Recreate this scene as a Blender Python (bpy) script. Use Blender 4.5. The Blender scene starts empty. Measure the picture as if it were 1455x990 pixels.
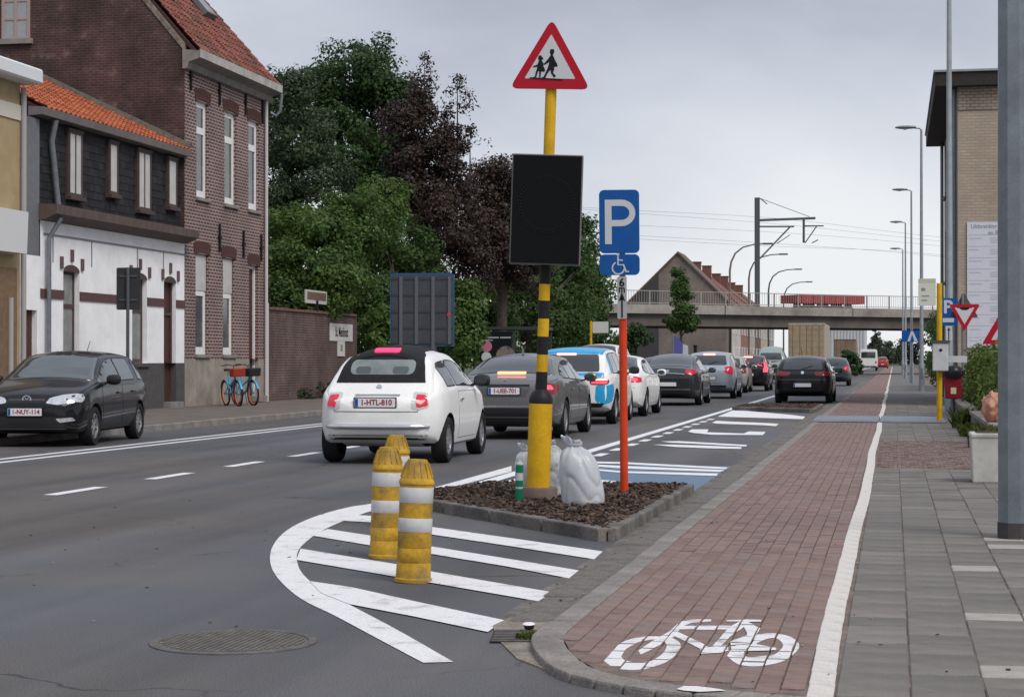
import bpy, bmesh, math, random
import numpy as np
from mathutils import Vector, Matrix
from mathutils.bvhtree import BVHTree
R = math.radians
random.seed(7)
SC = bpy.context.scene
COL = SC.collection
# ---------------------------------------------------------------- camera
IW, IH, F = 1455.0, 990.0, 2700.0          # photograph size and focal length in its pixels
HORIZON, VPX, CAMH = 512.0, 1270.0, 1.30   # horizon row, vanishing column of the street, eye height
YAW = math.atan((VPX-IW/2)/F); PITCH = math.atan((HORIZON-IH/2)/F)
cam_d = bpy.data.cameras.new('camera'); cam = bpy.data.objects.new('camera', cam_d); COL.objects.link(cam)
cam.location = (0, 0, CAMH); cam.rotation_euler = (math.pi/2+PITCH, 0, YAW)
cam_d.sensor_fit = 'HORIZONTAL'; cam_d.sensor_width = 36.0; cam_d.lens = 36.0*F/IW
cam_d.clip_start = 0.1; cam_d.clip_end = 6000
SC.camera = cam
# ---------------------------------------------------------------- sky, sun, exposure
SUN_EL, SUN_AZ = R(48), R(128)
world = bpy.data.worlds.new('World'); SC.world = world; world.use_nodes = True
nt = world.node_tree; nt.nodes.clear()
def N(t, **k):
    n = nt.nodes.new(t)
    for a, b in k.items(): setattr(n, a, b)
    return n
out = N('ShaderNodeOutputWorld'); mixs = N('ShaderNodeMixShader')
sky = N('ShaderNodeTexSky', sky_type='NISHITA', sun_disc=False, sun_elevation=SUN_EL, sun_rotation=SUN_AZ)
bg1 = N('ShaderNodeBackground'); bg1.inputs['Strength'].default_value = 0.08
bg2 = N('ShaderNodeBackground'); bg2.inputs['Strength'].default_value = 1.0
tc = N('ShaderNodeTexCoord'); mp = N('ShaderNodeMapping'); mp.inputs['Scale'].default_value = (1.0, 1.0, 2.6); mp.inputs['Location'].default_value = (0.55, 0.3, 0.1)
n1 = N('ShaderNodeTexNoise'); n1.inputs['Scale'].default_value = 2.3; n1.inputs['Detail'].default_value = 6; n1.inputs['Roughness'].default_value = 0.52; n1.inputs['Distortion'].default_value = 0.25
sep = N('ShaderNodeSeparateXYZ')
el = N('ShaderNodeMapRange'); el.inputs['From Min'].default_value = 0.0; el.inputs['From Max'].default_value = 0.24; el.inputs['To Min'].default_value = 0.95; el.inputs['To Max'].default_value = 0.30
ad = N('ShaderNodeMath', operation='MULTIPLY_ADD'); ad.inputs[1].default_value = 1.25; 
cr = N('ShaderNodeValToRGB')
cr.color_ramp.elements[0].position = 0.30; cr.color_ramp.elements[0].color = (0.325, 0.347, 0.412, 1)
cr.color_ramp.elements[1].position = 1.25 if False else 1.0; cr.color_ramp.elements[1].color = (0.70, 0.715, 0.735, 1)
e = cr.color_ramp.elements.new(0.62); e.color = (0.495, 0.522, 0.585, 1)
sb = N('ShaderNodeMath', operation='SUBTRACT'); sb.inputs[1].default_value = 0.58
L = nt.links.new
L(tc.outputs['Generated'], mp.inputs['Vector']); L(mp.outputs['Vector'], n1.inputs['Vector'])
L(tc.outputs['Generated'], sep.inputs['Vector']); L(sep.outputs['Z'], el.inputs['Value'])
L(n1.outputs['Fac'], ad.inputs[0]); L(el.outputs['Result'], ad.inputs[2]); L(ad.outputs[0], sb.inputs[0]); L(sb.outputs[0], cr.inputs['Fac'])
zen = N('ShaderNodeMapRange'); zen.inputs['From Min'].default_value = 0.2; zen.inputs['From Max'].default_value = 0.95; zen.inputs['To Min'].default_value = 0.86; zen.inputs['To Max'].default_value = 1.5   # an overcast sky grows brighter towards the zenith
L(sep.outputs['Z'], zen.inputs['Value']); L(zen.outputs['Result'], bg2.inputs['Strength'])
L(cr.outputs['Color'], bg2.inputs['Color']); L(sky.outputs['Color'], bg1.inputs['Color'])
mixs.inputs['Fac'].default_value = 0.94
L(bg1.outputs[0], mixs.inputs[1]); L(bg2.outputs[0], mixs.inputs[2]); L(mixs.outputs[0], out.inputs['Surface'])
sun_d = bpy.data.lights.new('sun', 'SUN'); sun = bpy.data.objects.new('sun', sun_d); COL.objects.link(sun)
sun_d.energy = 1.5; sun_d.angle = R(28); sun_d.color = (1.0, 0.945, 0.87)
sun.rotation_euler = (math.pi/2-SUN_EL, 0, math.pi-SUN_AZ); sun.location = (20, -20, 40)
SC.view_settings.view_transform = 'Standard'; SC.view_settings.look = 'None'; SC.view_settings.gamma = 1
SC.view_settings.use_curve_mapping = False; SC.view_settings.exposure = 0.55
SC.render.engine = 'CYCLES'; SC.cycles.max_bounces = 6; SC.cycles.transparent_max_bounces = 6
try: SC.cycles.use_denoising = True
except Exception: pass
# ---------------------------------------------------------------- pixel -> place
CR = cam.rotation_euler.to_matrix(); CO = Vector(cam.location)
def ray(x, y): return (CR @ Vector(((x-IW/2)/F, (IH/2-y)/F, -1.0)))
def G(x, y, z=0.0):                          # on a horizontal plane
    d = ray(x, y); t = (z-CO.z)/d.z; return CO+d*t
def PX(x, y, X):                             # on a wall X = const
    d = ray(x, y); t = (X-CO.x)/d.x; return CO+d*t
def PY(x, y, Y):                             # on a wall Y = const
    d = ray(x, y); t = (Y-CO.y)/d.y; return CO+d*t
def PD(x, y, D): return CO+ray(x, y)*D       # at a distance along the view
def FZ(p, z): return Vector((p.x, p.y, z))
# ---------------------------------------------------------------- materials
MATS = {}
def srgb(r, g, b):
    f = lambda c: (c/255/12.92 if c/255 <= .04045 else ((c/255+.055)/1.055)**2.4)
    return (f(r), f(g), f(b))
def mat(name, col, rough=.6, metal=0., var=0., vs=6., bump=0., bs=60., emit=0., ecol=None, coat=0., spec=.22, col2=None, detail=4, stretch=None, island=0., trans=0., c2lo=.45, c2hi=.65, fine=0., fs=200., streak=0., crack=0.):
    if name in MATS: return MATS[name]
    m = bpy.data.materials.new(name); m.use_nodes = True; t = m.node_tree; b = t.nodes['Principled BSDF']
    b.inputs['Roughness'].default_value = rough; b.inputs['Metallic'].default_value = metal
    b.inputs['Specular IOR Level'].default_value = spec; b.inputs['Coat Weight'].default_value = coat; b.inputs['Coat Roughness'].default_value = .06
    b.inputs['Base Color'].default_value = (*col, 1)
    cur = None
    co = t.nodes.new('ShaderNodeTexCoord'); mpp = t.nodes.new('ShaderNodeMapping'); t.links.new(co.outputs['Object'], mpp.inputs['Vector'])
    if stretch: mpp.inputs['Scale'].default_value = stretch
    def noise(sc, de=detail, ro=.6):
        n = t.nodes.new('ShaderNodeTexNoise'); n.inputs['Scale'].default_value = sc; n.inputs['Detail'].default_value = de; n.inputs['Roughness'].default_value = ro
        t.links.new(mpp.outputs['Vector'], n.inputs['Vector']); return n.outputs['Fac']
    def mixc(fac, a, bb, mode='MIX'):
        x = t.nodes.new('ShaderNodeMix'); x.data_type = 'RGBA'; x.blend_type = mode
        for i, v in ((6, a), (7, bb)):
            if isinstance(v, tuple): x.inputs[i].default_value = (*v, 1)
            else: t.links.new(v, x.inputs[i])
        if isinstance(fac, float): x.inputs[0].default_value = fac
        else: t.links.new(fac, x.inputs[0])
        return x.outputs[2]
    def rng(v, a, bb, c, d):
        r = t.nodes.new('ShaderNodeMapRange'); t.links.new(v, r.inputs['Value'])
        for k, q in zip(('From Min', 'From Max', 'To Min', 'To Max'), (a, bb, c, d)): r.inputs[k].default_value = q
        return r.outputs['Result']
    def hsv(c, v):
        h = t.nodes.new('ShaderNodeHueSaturation'); t.links.new(v, h.inputs['Value'])
        if isinstance(c, tuple): h.inputs['Color'].default_value = (*c, 1)
        else: t.links.new(c, h.inputs['Color'])
        return h.outputs['Color']
    cur = col
    if col2 is not None: cur = mixc(rng(noise(vs), c2lo, c2hi, 0, 1), col, col2)
    if var: cur = hsv(cur, rng(noise(vs*1.37+.11), .3, .7, 1-var, 1+var))
    if fine: cur = hsv(cur, rng(noise(fs, 2), .3, .7, 1-fine, 1+fine))
    if streak:                                   # long worn tracks along the street
        m3 = t.nodes.new('ShaderNodeMapping'); m3.inputs['Scale'].default_value = (1.1, .05, 1); t.links.new(co.outputs['Object'], m3.inputs['Vector'])
        n3 = t.nodes.new('ShaderNodeTexNoise'); n3.inputs['Scale'].default_value = 1.0; n3.inputs['Detail'].default_value = 6; t.links.new(m3.outputs['Vector'], n3.inputs['Vector'])
        cur = hsv(cur, rng(n3.outputs['Fac'], .32, .68, 1-streak, 1+streak))
    if crack:
        nz = t.nodes.new('ShaderNodeTexNoise'); nz.inputs['Scale'].default_value = 1.6; nz.inputs['Detail'].default_value = 5; t.links.new(mpp.outputs['Vector'], nz.inputs['Vector'])
        vm = t.nodes.new('ShaderNodeVectorMath'); vm.operation = 'MULTIPLY_ADD'; vm.inputs[1].default_value = (.9, .9, 0); t.links.new(nz.outputs['Color'], vm.inputs[0]); t.links.new(mpp.outputs['Vector'], vm.inputs[2])
        vo = t.nodes.new('ShaderNodeTexVoronoi'); vo.feature = 'DISTANCE_TO_EDGE'; vo.inputs['Scale'].default_value = .33; t.links.new(vm.outputs[0], vo.inputs['Vector'])
        ln = rng(vo.outputs['Distance'], .0015, .006, 1, 0); mk = rng(noise(.5, 3), .52, .62, 0, crack)
        mu = t.nodes.new('ShaderNodeMath'); mu.operation = 'MULTIPLY'; t.links.new(ln, mu.inputs[0]); t.links.new(mk, mu.inputs[1]); cur = mixc(mu.outputs[0], cur, (.035, .034, .034))
    if island:
        g = t.nodes.new('ShaderNodeNewGeometry'); cur = hsv(cur, rng(g.outputs['Random Per Island'], 0, 1, 1-island, 1+island))
    if not isinstance(cur, tuple): t.links.new(cur, b.inputs['Base Color'])
    if bump:
        bp = t.nodes.new('ShaderNodeBump'); bp.inputs['Strength'].default_value = bump; bp.inputs['Distance'].default_value = .02
        t.links.new(noise(bs, 5), bp.inputs['Height']); t.links.new(bp.outputs['Normal'], b.inputs['Normal'])
    if emit:
        b.inputs['Emission Color'].default_value = (*(ecol or col), 1); b.inputs['Emission Strength'].default_value = emit
    if trans:
        tr = t.nodes.new('ShaderNodeBsdfTranslucent'); ms = t.nodes.new('ShaderNodeMixShader'); ms.inputs[0].default_value = trans
        if isinstance(cur, tuple): tr.inputs['Color'].default_value = (*cur, 1)
        else: t.links.new(cur, tr.inputs['Color'])
        t.links.new(b.outputs[0], ms.inputs[1]); t.links.new(tr.outputs[0], ms.inputs[2]); t.links.new(ms.outputs[0], t.nodes['Material Output'].inputs['Surface'])
    MATS[name] = m; return m
def brickmat(name, c1, c2, mortar, bw=.21, rh=.068, ms=.010, var=.25, vs=.8, rough=.85, stain=None):
    if name in MATS: return MATS[name]
    m = bpy.data.materials.new(name); m.use_nodes = True; t = m.node_tree; b = t.nodes['Principled BSDF']; b.inputs['Roughness'].default_value = rough
    l = t.links.new
    co = t.nodes.new('ShaderNodeTexCoord'); sp = t.nodes.new('ShaderNodeSeparateXYZ'); l(co.outputs['Object'], sp.inputs[0])
    ad = t.nodes.new('ShaderNodeMath'); l(sp.outputs['X'], ad.inputs[0]); l(sp.outputs['Y'], ad.inputs[1])
    cb = t.nodes.new('ShaderNodeCombineXYZ'); l(ad.outputs[0], cb.inputs['X']); l(sp.outputs['Z'], cb.inputs['Y'])
    br = t.nodes.new('ShaderNodeTexBrick'); br.inputs['Scale'].default_value = 1; br.inputs['Brick Width'].default_value = bw; br.inputs['Row Height'].default_value = rh
    br.inputs['Mortar Size'].default_value = ms; br.inputs['Mortar Smooth'].default_value = .15
    br.inputs['Color1'].default_value = (*c1, 1); br.inputs['Color2'].default_value = (*c2, 1); br.inputs['Mortar'].default_value = (*mortar, 1)
    l(cb.outputs[0], br.inputs['Vector'])
    n = t.nodes.new('ShaderNodeTexNoise'); n.inputs['Scale'].default_value = vs; n.inputs['Detail'].default_value = 8; n.inputs['Roughness'].default_value = .65; l(co.outputs['Object'], n.inputs['Vector'])
    r = t.nodes.new('ShaderNodeMapRange'); l(n.outputs['Fac'], r.inputs['Value'])
    for k, q in zip(('From Min', 'From Max', 'To Min', 'To Max'), (.3, .7, 1-var, 1+var)): r.inputs[k].default_value = q
    h = t.nodes.new('ShaderNodeHueSaturation'); l(br.outputs['Color'], h.inputs['Color']); l(r.outputs[0], h.inputs['Value'])
    last = h.outputs['Color']
    if stain:
        n2 = t.nodes.new('ShaderNodeTexNoise'); n2.inputs['Scale'].default_value = 2.2; n2.inputs['Detail'].default_value = 9; n2.inputs['Roughness'].default_value = .7; l(co.outputs['Object'], n2.inputs['Vector'])
        r2 = t.nodes.new('ShaderNodeMapRange'); l(n2.outputs['Fac'], r2.inputs['Value']); r2.inputs['From Min'].default_value = .57; r2.inputs['From Max'].default_value = .69; r2.inputs['To Max'].default_value = .8
        x = t.nodes.new('ShaderNodeMix'); x.data_type = 'RGBA'; l(r2.outputs[0], x.inputs[0]); l(last, x.inputs[6]); x.inputs[7].default_value = (*stain, 1); last = x.outputs[2]
    l(last, b.inputs['Base Color'])
    bp = t.nodes.new('ShaderNodeBump'); bp.inputs['Strength'].default_value = .6; bp.inputs['Distance'].default_value = .01; bp.invert = True
    l(br.outputs['Fac'], bp.inputs['Height']); l(bp.outputs[0], b.inputs['Normal'])
    MATS[name] = m; return m
# ---------------------------------------------------------------- mesh helpers
def wloc(p):
    v = Vector((0, 0, 0))
    while p is not None: v = v+p.location; p = p.parent
    return v
def link(name, me, parent=None):
    o = bpy.data.objects.new(name, me); COL.objects.link(o); o.parent = parent; return o
class MB:
    def __init__(s): s.v = []; s.f = []; s.m = []
    def add(s, vs, fs, mi=0):
        n = len(s.v); s.v += [tuple(v) for v in vs]; s.f += [tuple(i+n for i in f) for f in fs]; s.m += [mi]*len(fs); return s
    def box(s, x0, x1, y0, y1, z0, z1, mi=0):
        return s.add([(x0,y0,z0),(x1,y0,z0),(x1,y1,z0),(x0,y1,z0),(x0,y0,z1),(x1,y0,z1),(x1,y1,z1),(x0,y1,z1)],
                     [(0,3,2,1),(4,5,6,7),(0,1,5,4),(1,2,6,5),(2,3,7,6),(3,0,4,7)], mi)
    def obox(s, c, size, rot=None, mi=0):
        a, b, d = (q/2 for q in size); M = rot if rot is not None else Matrix.Identity(3); c = Vector(c)
        P = [c+M@Vector(q) for q in ((-a,-b,-d),(a,-b,-d),(a,b,-d),(-a,b,-d),(-a,-b,d),(a,-b,d),(a,b,d),(-a,b,d))]
        return s.add(P, [(0,3,2,1),(4,5,6,7),(0,1,5,4),(1,2,6,5),(2,3,7,6),(3,0,4,7)], mi)
    def bar(s, a, b, w, h, mi=0):            # rectangular bar between two points
        a, b = Vector(a), Vector(b); d = b-a; q = d.to_track_quat('Y', 'Z').to_matrix()
        return s.obox((a+b)/2, (w, d.length, h), q, mi)
    def tube(s, pts, r, n=10, mi=0, cap=True):
        pts = [Vector(p) for p in pts]; k = len(pts); rs = r if isinstance(r, (list, tuple)) else [r]*k
        vs = []; prev = None
        for i, p in enumerate(pts):
            d = (pts[min(i+1, k-1)]-pts[max(i-1, 0)]); d.normalize()
            if prev is None: u = d.orthogonal().normalized()
            else: u = (prev-d*prev.dot(d)).normalized()
            prev = u; w = d.cross(u)
            vs += [p+(u*math.cos(2*math.pi*j/n)+w*math.sin(2*math.pi*j/n))*rs[i] for j in range(n)]
        fs = [(i*n+j, i*n+(j+1)%n, (i+1)*n+(j+1)%n, (i+1)*n+j) for i in range(k-1) for j in range(n)]
        if cap: fs += [tuple(range(n-1, -1, -1)), tuple((k-1)*n+j for j in range(n))]
        return s.add(vs, fs, mi)
    def lathe(s, prof, n=24, c=(0, 0, 0), M=None, mi=0, cap=True):  # profile (r, z) about local z
        c = Vector(c); M = M if M is not None else Matrix.Identity(3); k = len(prof)
        vs = [c+M@Vector((r*math.cos(2*math.pi*j/n), r*math.sin(2*math.pi*j/n), z)) for r, z in prof for j in range(n)]
        fs = [(i*n+j, i*n+(j+1)%n, (i+1)*n+(j+1)%n, (i+1)*n+j) for i in range(k-1) for j in range(n)]
        if cap: fs += [tuple(range(n-1, -1, -1)), tuple((k-1)*n+j for j in range(n))]
        return s.add(vs, fs, mi)
    def prism(s, poly, f0, f1, mi=0):        # polygon 2D mapped by f0 (front) and f1 (back)
        n = len(poly)
        return s.add([f0(*p) for p in poly]+[f1(*p) for p in poly], [tuple(range(n)), tuple(range(2*n-1, n-1, -1))]+[(i, (i+1)%n, n+(i+1)%n, n+i) for i in range(n)], mi)
    def slab(s, poly, z0, z1, mi=0): return s.prism(poly, lambda x, y: (x, y, z1), lambda x, y: (x, y, z0), mi)
    def plate(s, poly, y0, y1, mi=0): return s.prism(poly, lambda x, z: (x, y0, z), lambda x, z: (x, y1, z), mi)
    def strip(s, A, B, mi=0):
        n = len(A); return s.add(list(A)+list(B), [(i, i+1, n+i+1, n+i) for i in range(n-1)], mi)
    def build(s, name, mats, parent=None, smooth=None, bevel=0., w=False, loc=None, rot=None, recalc=True, seg=1):
        me = bpy.data.meshes.new(name); off = wloc(parent) if w else None
        vs = [Vector(v)-off for v in s.v] if w else s.v
        me.from_pydata(vs, [], s.f)
        mats = mats if isinstance(mats, (list, tuple)) else [mats]
        for m in mats: me.materials.append(m)
        if len(mats) > 1: me.polygons.foreach_set('material_index', s.m)
        if recalc or bevel:
            bm = bmesh.new(); bm.from_mesh(me)
            if recalc: bmesh.ops.recalc_face_normals(bm, faces=bm.faces)
            if bevel:
                ed = [e for e in bm.edges if len(e.link_faces) == 2 and e.calc_face_angle(0) > .5]
                bmesh.ops.bevel(bm, geom=ed, offset=bevel, segments=seg, affect='EDGES', profile=.6, clamp_overlap=True)
            bm.to_mesh(me); bm.free()
        if smooth is not None:
            me.polygons.foreach_set('use_smooth', [True]*len(me.polygons)); me.set_sharp_from_angle(angle=R(smooth))
        o = link(name, me, parent)
        if loc is not None: o.location = loc
        if rot is not None: o.rotation_euler = rot
        return o
def tag(o, label=None, cat=None, group=None, kind=None):
    if label: o['label'] = label
    if cat: o['category'] = cat
    if group: o['group'] = group
    if kind: o['kind'] = kind
    return o
def T(name, label, cat, loc=(0, 0, 0), rz=0., group=None):
    o = bpy.data.objects.new(name, None); COL.objects.link(o); o.location = loc; o.rotation_euler = (0, 0, rz); o.empty_display_size = .2
    return tag(o, label, cat, group)
def E(name, parent, loc=(0, 0, 0), rot=(0, 0, 0)):
    o = bpy.data.objects.new(name, None); COL.objects.link(o); o.parent = parent; o.location = loc; o.rotation_euler = rot; o.empty_display_size = .1; return o
def inst(src, parent, loc=None, rot=None, name=None):
    c = src.copy(); COL.objects.link(c); c.parent = parent
    if name: c.name = name
    if loc is not None: c.location = loc
    if rot is not None: c.rotation_euler = rot
    return c
def copy_tree(o, parent=None):
    c = o.copy(); COL.objects.link(c); c.parent = parent
    for ch in list(o.children): copy_tree(ch, c)
    return c
def rrect(x0, x1, z0, z1, r, n=4):
    P = []
    for cx, cz, a in ((x1-r, z1-r, 0), (x0+r, z1-r, 90), (x0+r, z0+r, 180), (x1-r, z0+r, 270)):
        P += [(cx+r*math.cos(R(a+90*i/n)), cz+r*math.sin(R(a+90*i/n))) for i in range(n+1)]
    return P
def rpoly(pts, r, n=4):
    out = []; k = len(pts)
    for i in range(k):
        p, a, b = Vector(pts[i]), Vector(pts[i-1]), Vector(pts[(i+1)%k])
        u, v = (a-p).normalized(), (b-p).normalized(); rr = min(r, (a-p).length*.45, (b-p).length*.45)
        A, B = p+u*rr, p+v*rr
        out += [tuple(A*(1-t)**2+p*2*t*(1-t)+B*t*t) for t in [j/n for j in range(n+1)]]
    return out
def ell(cx, cz, rx, rz, n=20, a0=0, a1=360): return [(cx+rx*math.cos(R(a0+(a1-a0)*i/n)), cz+rz*math.sin(R(a0+(a1-a0)*i/n))) for i in range(n if a1-a0 == 360 else n+1)]
def ribbon(pts, w):                           # mitred 2D ribbon: two edge lists
    P = [Vector(p) for p in pts]; A = []; B = []; k = len(P); ws = w if isinstance(w, (list, tuple)) else [w]*k
    for i in range(k):
        d = (P[min(i+1, k-1)]-P[max(i-1, 0)]).normalized(); nn = Vector((-d.y, d.x))
        A.append(P[i]+nn*ws[i]/2); B.append(P[i]-nn*ws[i]/2)
    return A, B
def text_mesh(s, size, bold=0., extrude=.001, font_x=1.0, align='CENTER'):
    c = bpy.data.curves.new('lettering', 'FONT'); c.body = s; c.size = size; c.offset = bold; c.extrude = extrude; c.align_x = align; c.align_y = 'CENTER'; c.resolution_u = 3
    o = bpy.data.objects.new('lettering', c); COL.objects.link(o)
    dg = bpy.context.evaluated_depsgraph_get(); me = bpy.data.meshes.new_from_object(o.evaluated_get(dg)); me.name = 'lettering'
    bpy.data.objects.remove(o); bpy.data.curves.remove(c)
    return me
def lettering(s, size, m, parent, loc, rot=(math.pi/2, 0, 0), bold=0., sx=1.0, align='CENTER', name='lettering', extrude=.001):
    me = text_mesh(s, size, bold, extrude, align=align); me.materials.clear(); me.materials.append(m)
    o = link(name, me, parent); o.location = loc; o.rotation_euler = rot; o.scale = (sx, 1, 1); return o
def pchip(P):
    xs = [p[0] for p in P]; ys = [p[1] for p in P]; n = len(P)
    h = [xs[i+1]-xs[i] for i in range(n-1)]; d = [(ys[i+1]-ys[i])/h[i] for i in range(n-1)]
    m = [0]*n
    for i in range(1, n-1):
        if d[i-1]*d[i] > 0:
            a, b = 2*h[i]+h[i-1], h[i]+2*h[i-1]; m[i] = (a+b)/(a/d[i-1]+b/d[i])
    m[0] = d[0]; m[-1] = d[-1]
    def f(x):
        if x <= xs[0]: return ys[0]
        if x >= xs[-1]: return ys[-1]
        i = 0
        while x > xs[i+1]: i += 1
        t = (x-xs[i])/h[i]; t2, t3 = t*t, t*t*t
        return (2*t3-3*t2+1)*ys[i]+(t3-2*t2+t)*h[i]*m[i]+(-2*t3+3*t2)*ys[i+1]+(t3-t2)*h[i]*m[i+1]
    return f
def S(px, py, ox=0, oy=0, sc=1.): return (ox+px/sc, oy+py/sc)
# shared paints and metals
yel = mat('yellow_paint', (.62,.36,.012), rough=.5, var=.16, vs=4, fine=.08, fs=60, col2=(.45,.25,.015), c2lo=.55, c2hi=.8)
yel2 = mat('yellow_plastic', (.46,.265,.022), rough=.6, var=.25, vs=7, fine=.14, fs=60, col2=(.23,.155,.05), c2lo=.42, c2hi=.66)
blk = mat('black_paint', (.015,.015,.016), rough=.5, fine=.2, fs=40)
refl = mat('reflective_white', (.50,.495,.50), rough=.45, var=.10, vs=6, fine=.06, col2=(.36,.35,.34), c2lo=.52, c2hi=.75)
galv = mat('galvanised', (.20,.225,.245), rough=.5, metal=.5, var=.18, vs=3, fine=.08, fs=60)
galvl = mat('galvanised_pale', (.30,.325,.34), rough=.5, metal=.4, var=.12, vs=3)
redsign = mat('sign_red', (.42,.008,.022), rough=.4); whitesign = mat('sign_white', (.55,.565,.585), rough=.4); bluesign = mat('sign_blue', (.006,.085,.32), rough=.35, var=.08, vs=5); signback = mat('sign_back', (.10,.105,.115), rough=.6, metal=.3, var=.1)
redpole = mat('pole_red', (.62,.055,.015), rough=.45, var=.1, vs=6)
pb = mat('pictogram_black', (.008,.008,.009), rough=.5)
# ================================================================ the setting: ground, road, pavements
asphalt = mat('asphalt', (.098, .101, .108), rough=.70, var=.16, vs=.17, fine=.5, fs=130, bump=.4, bs=150, col2=(.108, .098, .092), detail=11, streak=.26, crack=.8, c2lo=.44, c2hi=.58)
asph2 = mat('asphalt_parking', (.088, .088, .094), rough=.75, var=.12, vs=.8, fine=.28, fs=95, bump=.3, bs=160)
paint = mat('road_paint', (.74, .74, .75), rough=.6, col2=(.50, .50, .50), vs=7, c2lo=.52, c2hi=.75, fine=.12, fs=140, detail=9)
oldpaint = mat('worn_paint', (.70, .69, .69), rough=.65, col2=(.40, .38, .365), vs=5, c2lo=.54, c2hi=.72, fine=.22, fs=120, detail=9)
bluepaint = mat('blue_paint', (.125, .19, .27), rough=.7, col2=(.14, .175, .215), vs=2.5, fine=.15, fs=110)
conc = mat('kerb_concrete', (.235, .215, .195), rough=.9, var=.22, vs=3, fine=.22, fs=60, bump=.5, bs=90)
concd = mat('gutter_concrete', (.165, .15, .135), rough=.85, var=.30, vs=2.2, fine=.25, fs=50, bump=.5, bs=70, col2=(.10, .095, .09))
slabm = [mat('paving_slab_%d' % i, c, rough=.82, var=.18, vs=2.1, fine=.15, fs=120, bump=.3, bs=150) for i, c in enumerate([(.165,.153,.138),(.180,.167,.150),(.150,.140,.127),(.200,.185,.167)])]
slabl = mat('paving_slab_pale', (.33, .31, .28), rough=.85, var=.15, vs=4, fine=.15, fs=120)
brickc = [mat('paver_%d' % i, c, rough=.85, var=.15, vs=8, fine=.22, fs=120, bump=.4, bs=120) for i, c in enumerate([(.228,.160,.138),(.215,.150,.132),(.245,.172,.148),(.220,.168,.150),(.198,.138,.122)])]
sandm = mat('joint_sand', (.165, .128, .112), rough=1, var=.3, vs=5)
dirt = mat('bare_ground', (.11, .10, .085), rough=1, var=.3, vs=.5, fine=.3, fs=20)
field = mat('field', (.07, .09, .045), rough=1, var=.3, vs=.05)
ZP = .04                                       # pavement height
def sheet(name, poly, z, m, parent=None):
    b = MB(); b.add([(x, y, z) for x, y in poly], [tuple(range(len(poly)))]); o = b.build(name, m, parent, recalc=False)
    if parent is None: o['kind'] = 'structure'
    return o
sheet('ground', [(-3000,-300),(3000,-300),(3000,4000),(-3000,4000)], -.06, field)
road = sheet('road', [(-13.45,-20),(14,-20),(14,7.6),(-1.4,9.4),(-1.75,900),(-13.45,900)], 0, asphalt)
def mark(poly, z=.004, m=paint, name='road_marking', px=True):
    P = [G(x, y, 0) for x, y in poly] if px else [Vector((x, y, 0)) for x, y in poly]
    b = MB(); n = len(P)
    b.add([(p.x, p.y, z) for p in P], [tuple(range(n))]); bm = b.build(name, m, road, recalc=False)
    if bm.data.polygons[0].normal.z < 0: bm.data.flip_normals()
    return bm
# hatched nose: pixel coordinates taken from an enlargement of the photograph
def z6(P): return [S(x, y, 380, 600, 2.5086) for x, y in P]
oa = z6([(555,858),(380,765),(240,690),(120,630),(40,560),(10,500),(20,440),(70,385),(160,340),(280,305),(372,290),(480,262),(590,234),(870,156)])
ia = z6([(662,855),(470,745),(310,660),(190,595),(125,540),(105,490),(115,450),(165,405),(225,372),(310,337),(372,316),(480,284),(590,251),(870,176)])
def smooth_line(P, k=4):
    out = []
    for i in range(len(P)-1):
        p0, p1, p2, p3 = (Vector(P[max(0, min(len(P)-1, i+j))]) for j in (-1, 0, 1, 2))
        for t in [q/k for q in range(k)]:
            out.append(tuple(.5*((2*p1)+(p2-p0)*t+(2*p0-5*p1+4*p2-p3)*t*t+(3*p1-p0-3*p2+p3)*t**3)))
    return out+[tuple(P[-1])]
def pstrip(A, B, z, m, name, parent, zg=0.):
    b = MB(); b.strip([FZ(G(*p, zg), z) for p in A], [FZ(G(*p, zg), z) for p in B]); return b.build(name, m, parent, recalc=True)
pstrip(smooth_line(oa), smooth_line(ia), .004, oldpaint, 'curved_line', road)
for Ps in ([(290,330),(370,335),(590,375),(900,419),(1195,462),(1165,490),(880,445),(590,402),(370,358),(262,352)],
           [(215,382),(365,405),(590,445),(850,487),(1110,530),(1075,558),(850,515),(590,472),(365,440),(150,404)],
           [(118,452),(460,508),(590,535),(800,571),(1015,608),(965,640),(780,608),(590,575),(455,552),(103,492)],
           [(150,568),(300,590),(560,648),(845,708),(785,750),(520,694),(290,650),(190,610)]):
    mark(z6(Ps), .0065, oldpaint, 'hatch_stripe')
# long lines (street runs along +Y)
def vline(x, y0, y1, w, m=paint, name='lane_line'): return mark([(x-w/2,y0),(x+w/2,y0),(x+w/2,y1),(x-w/2,y1)], .0043, m, name, px=False)
vline(-4.27, 19.5, 420, .17)
vline(-11.15, 18, 420, .13, name='double_line'); vline(-11.52, 18, 420, .13, name='double_line')
for i in range(60): vline(-7.98, 9.6+i*2.5, 10.8+i*2.5, .15, name='lane_dash')
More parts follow.
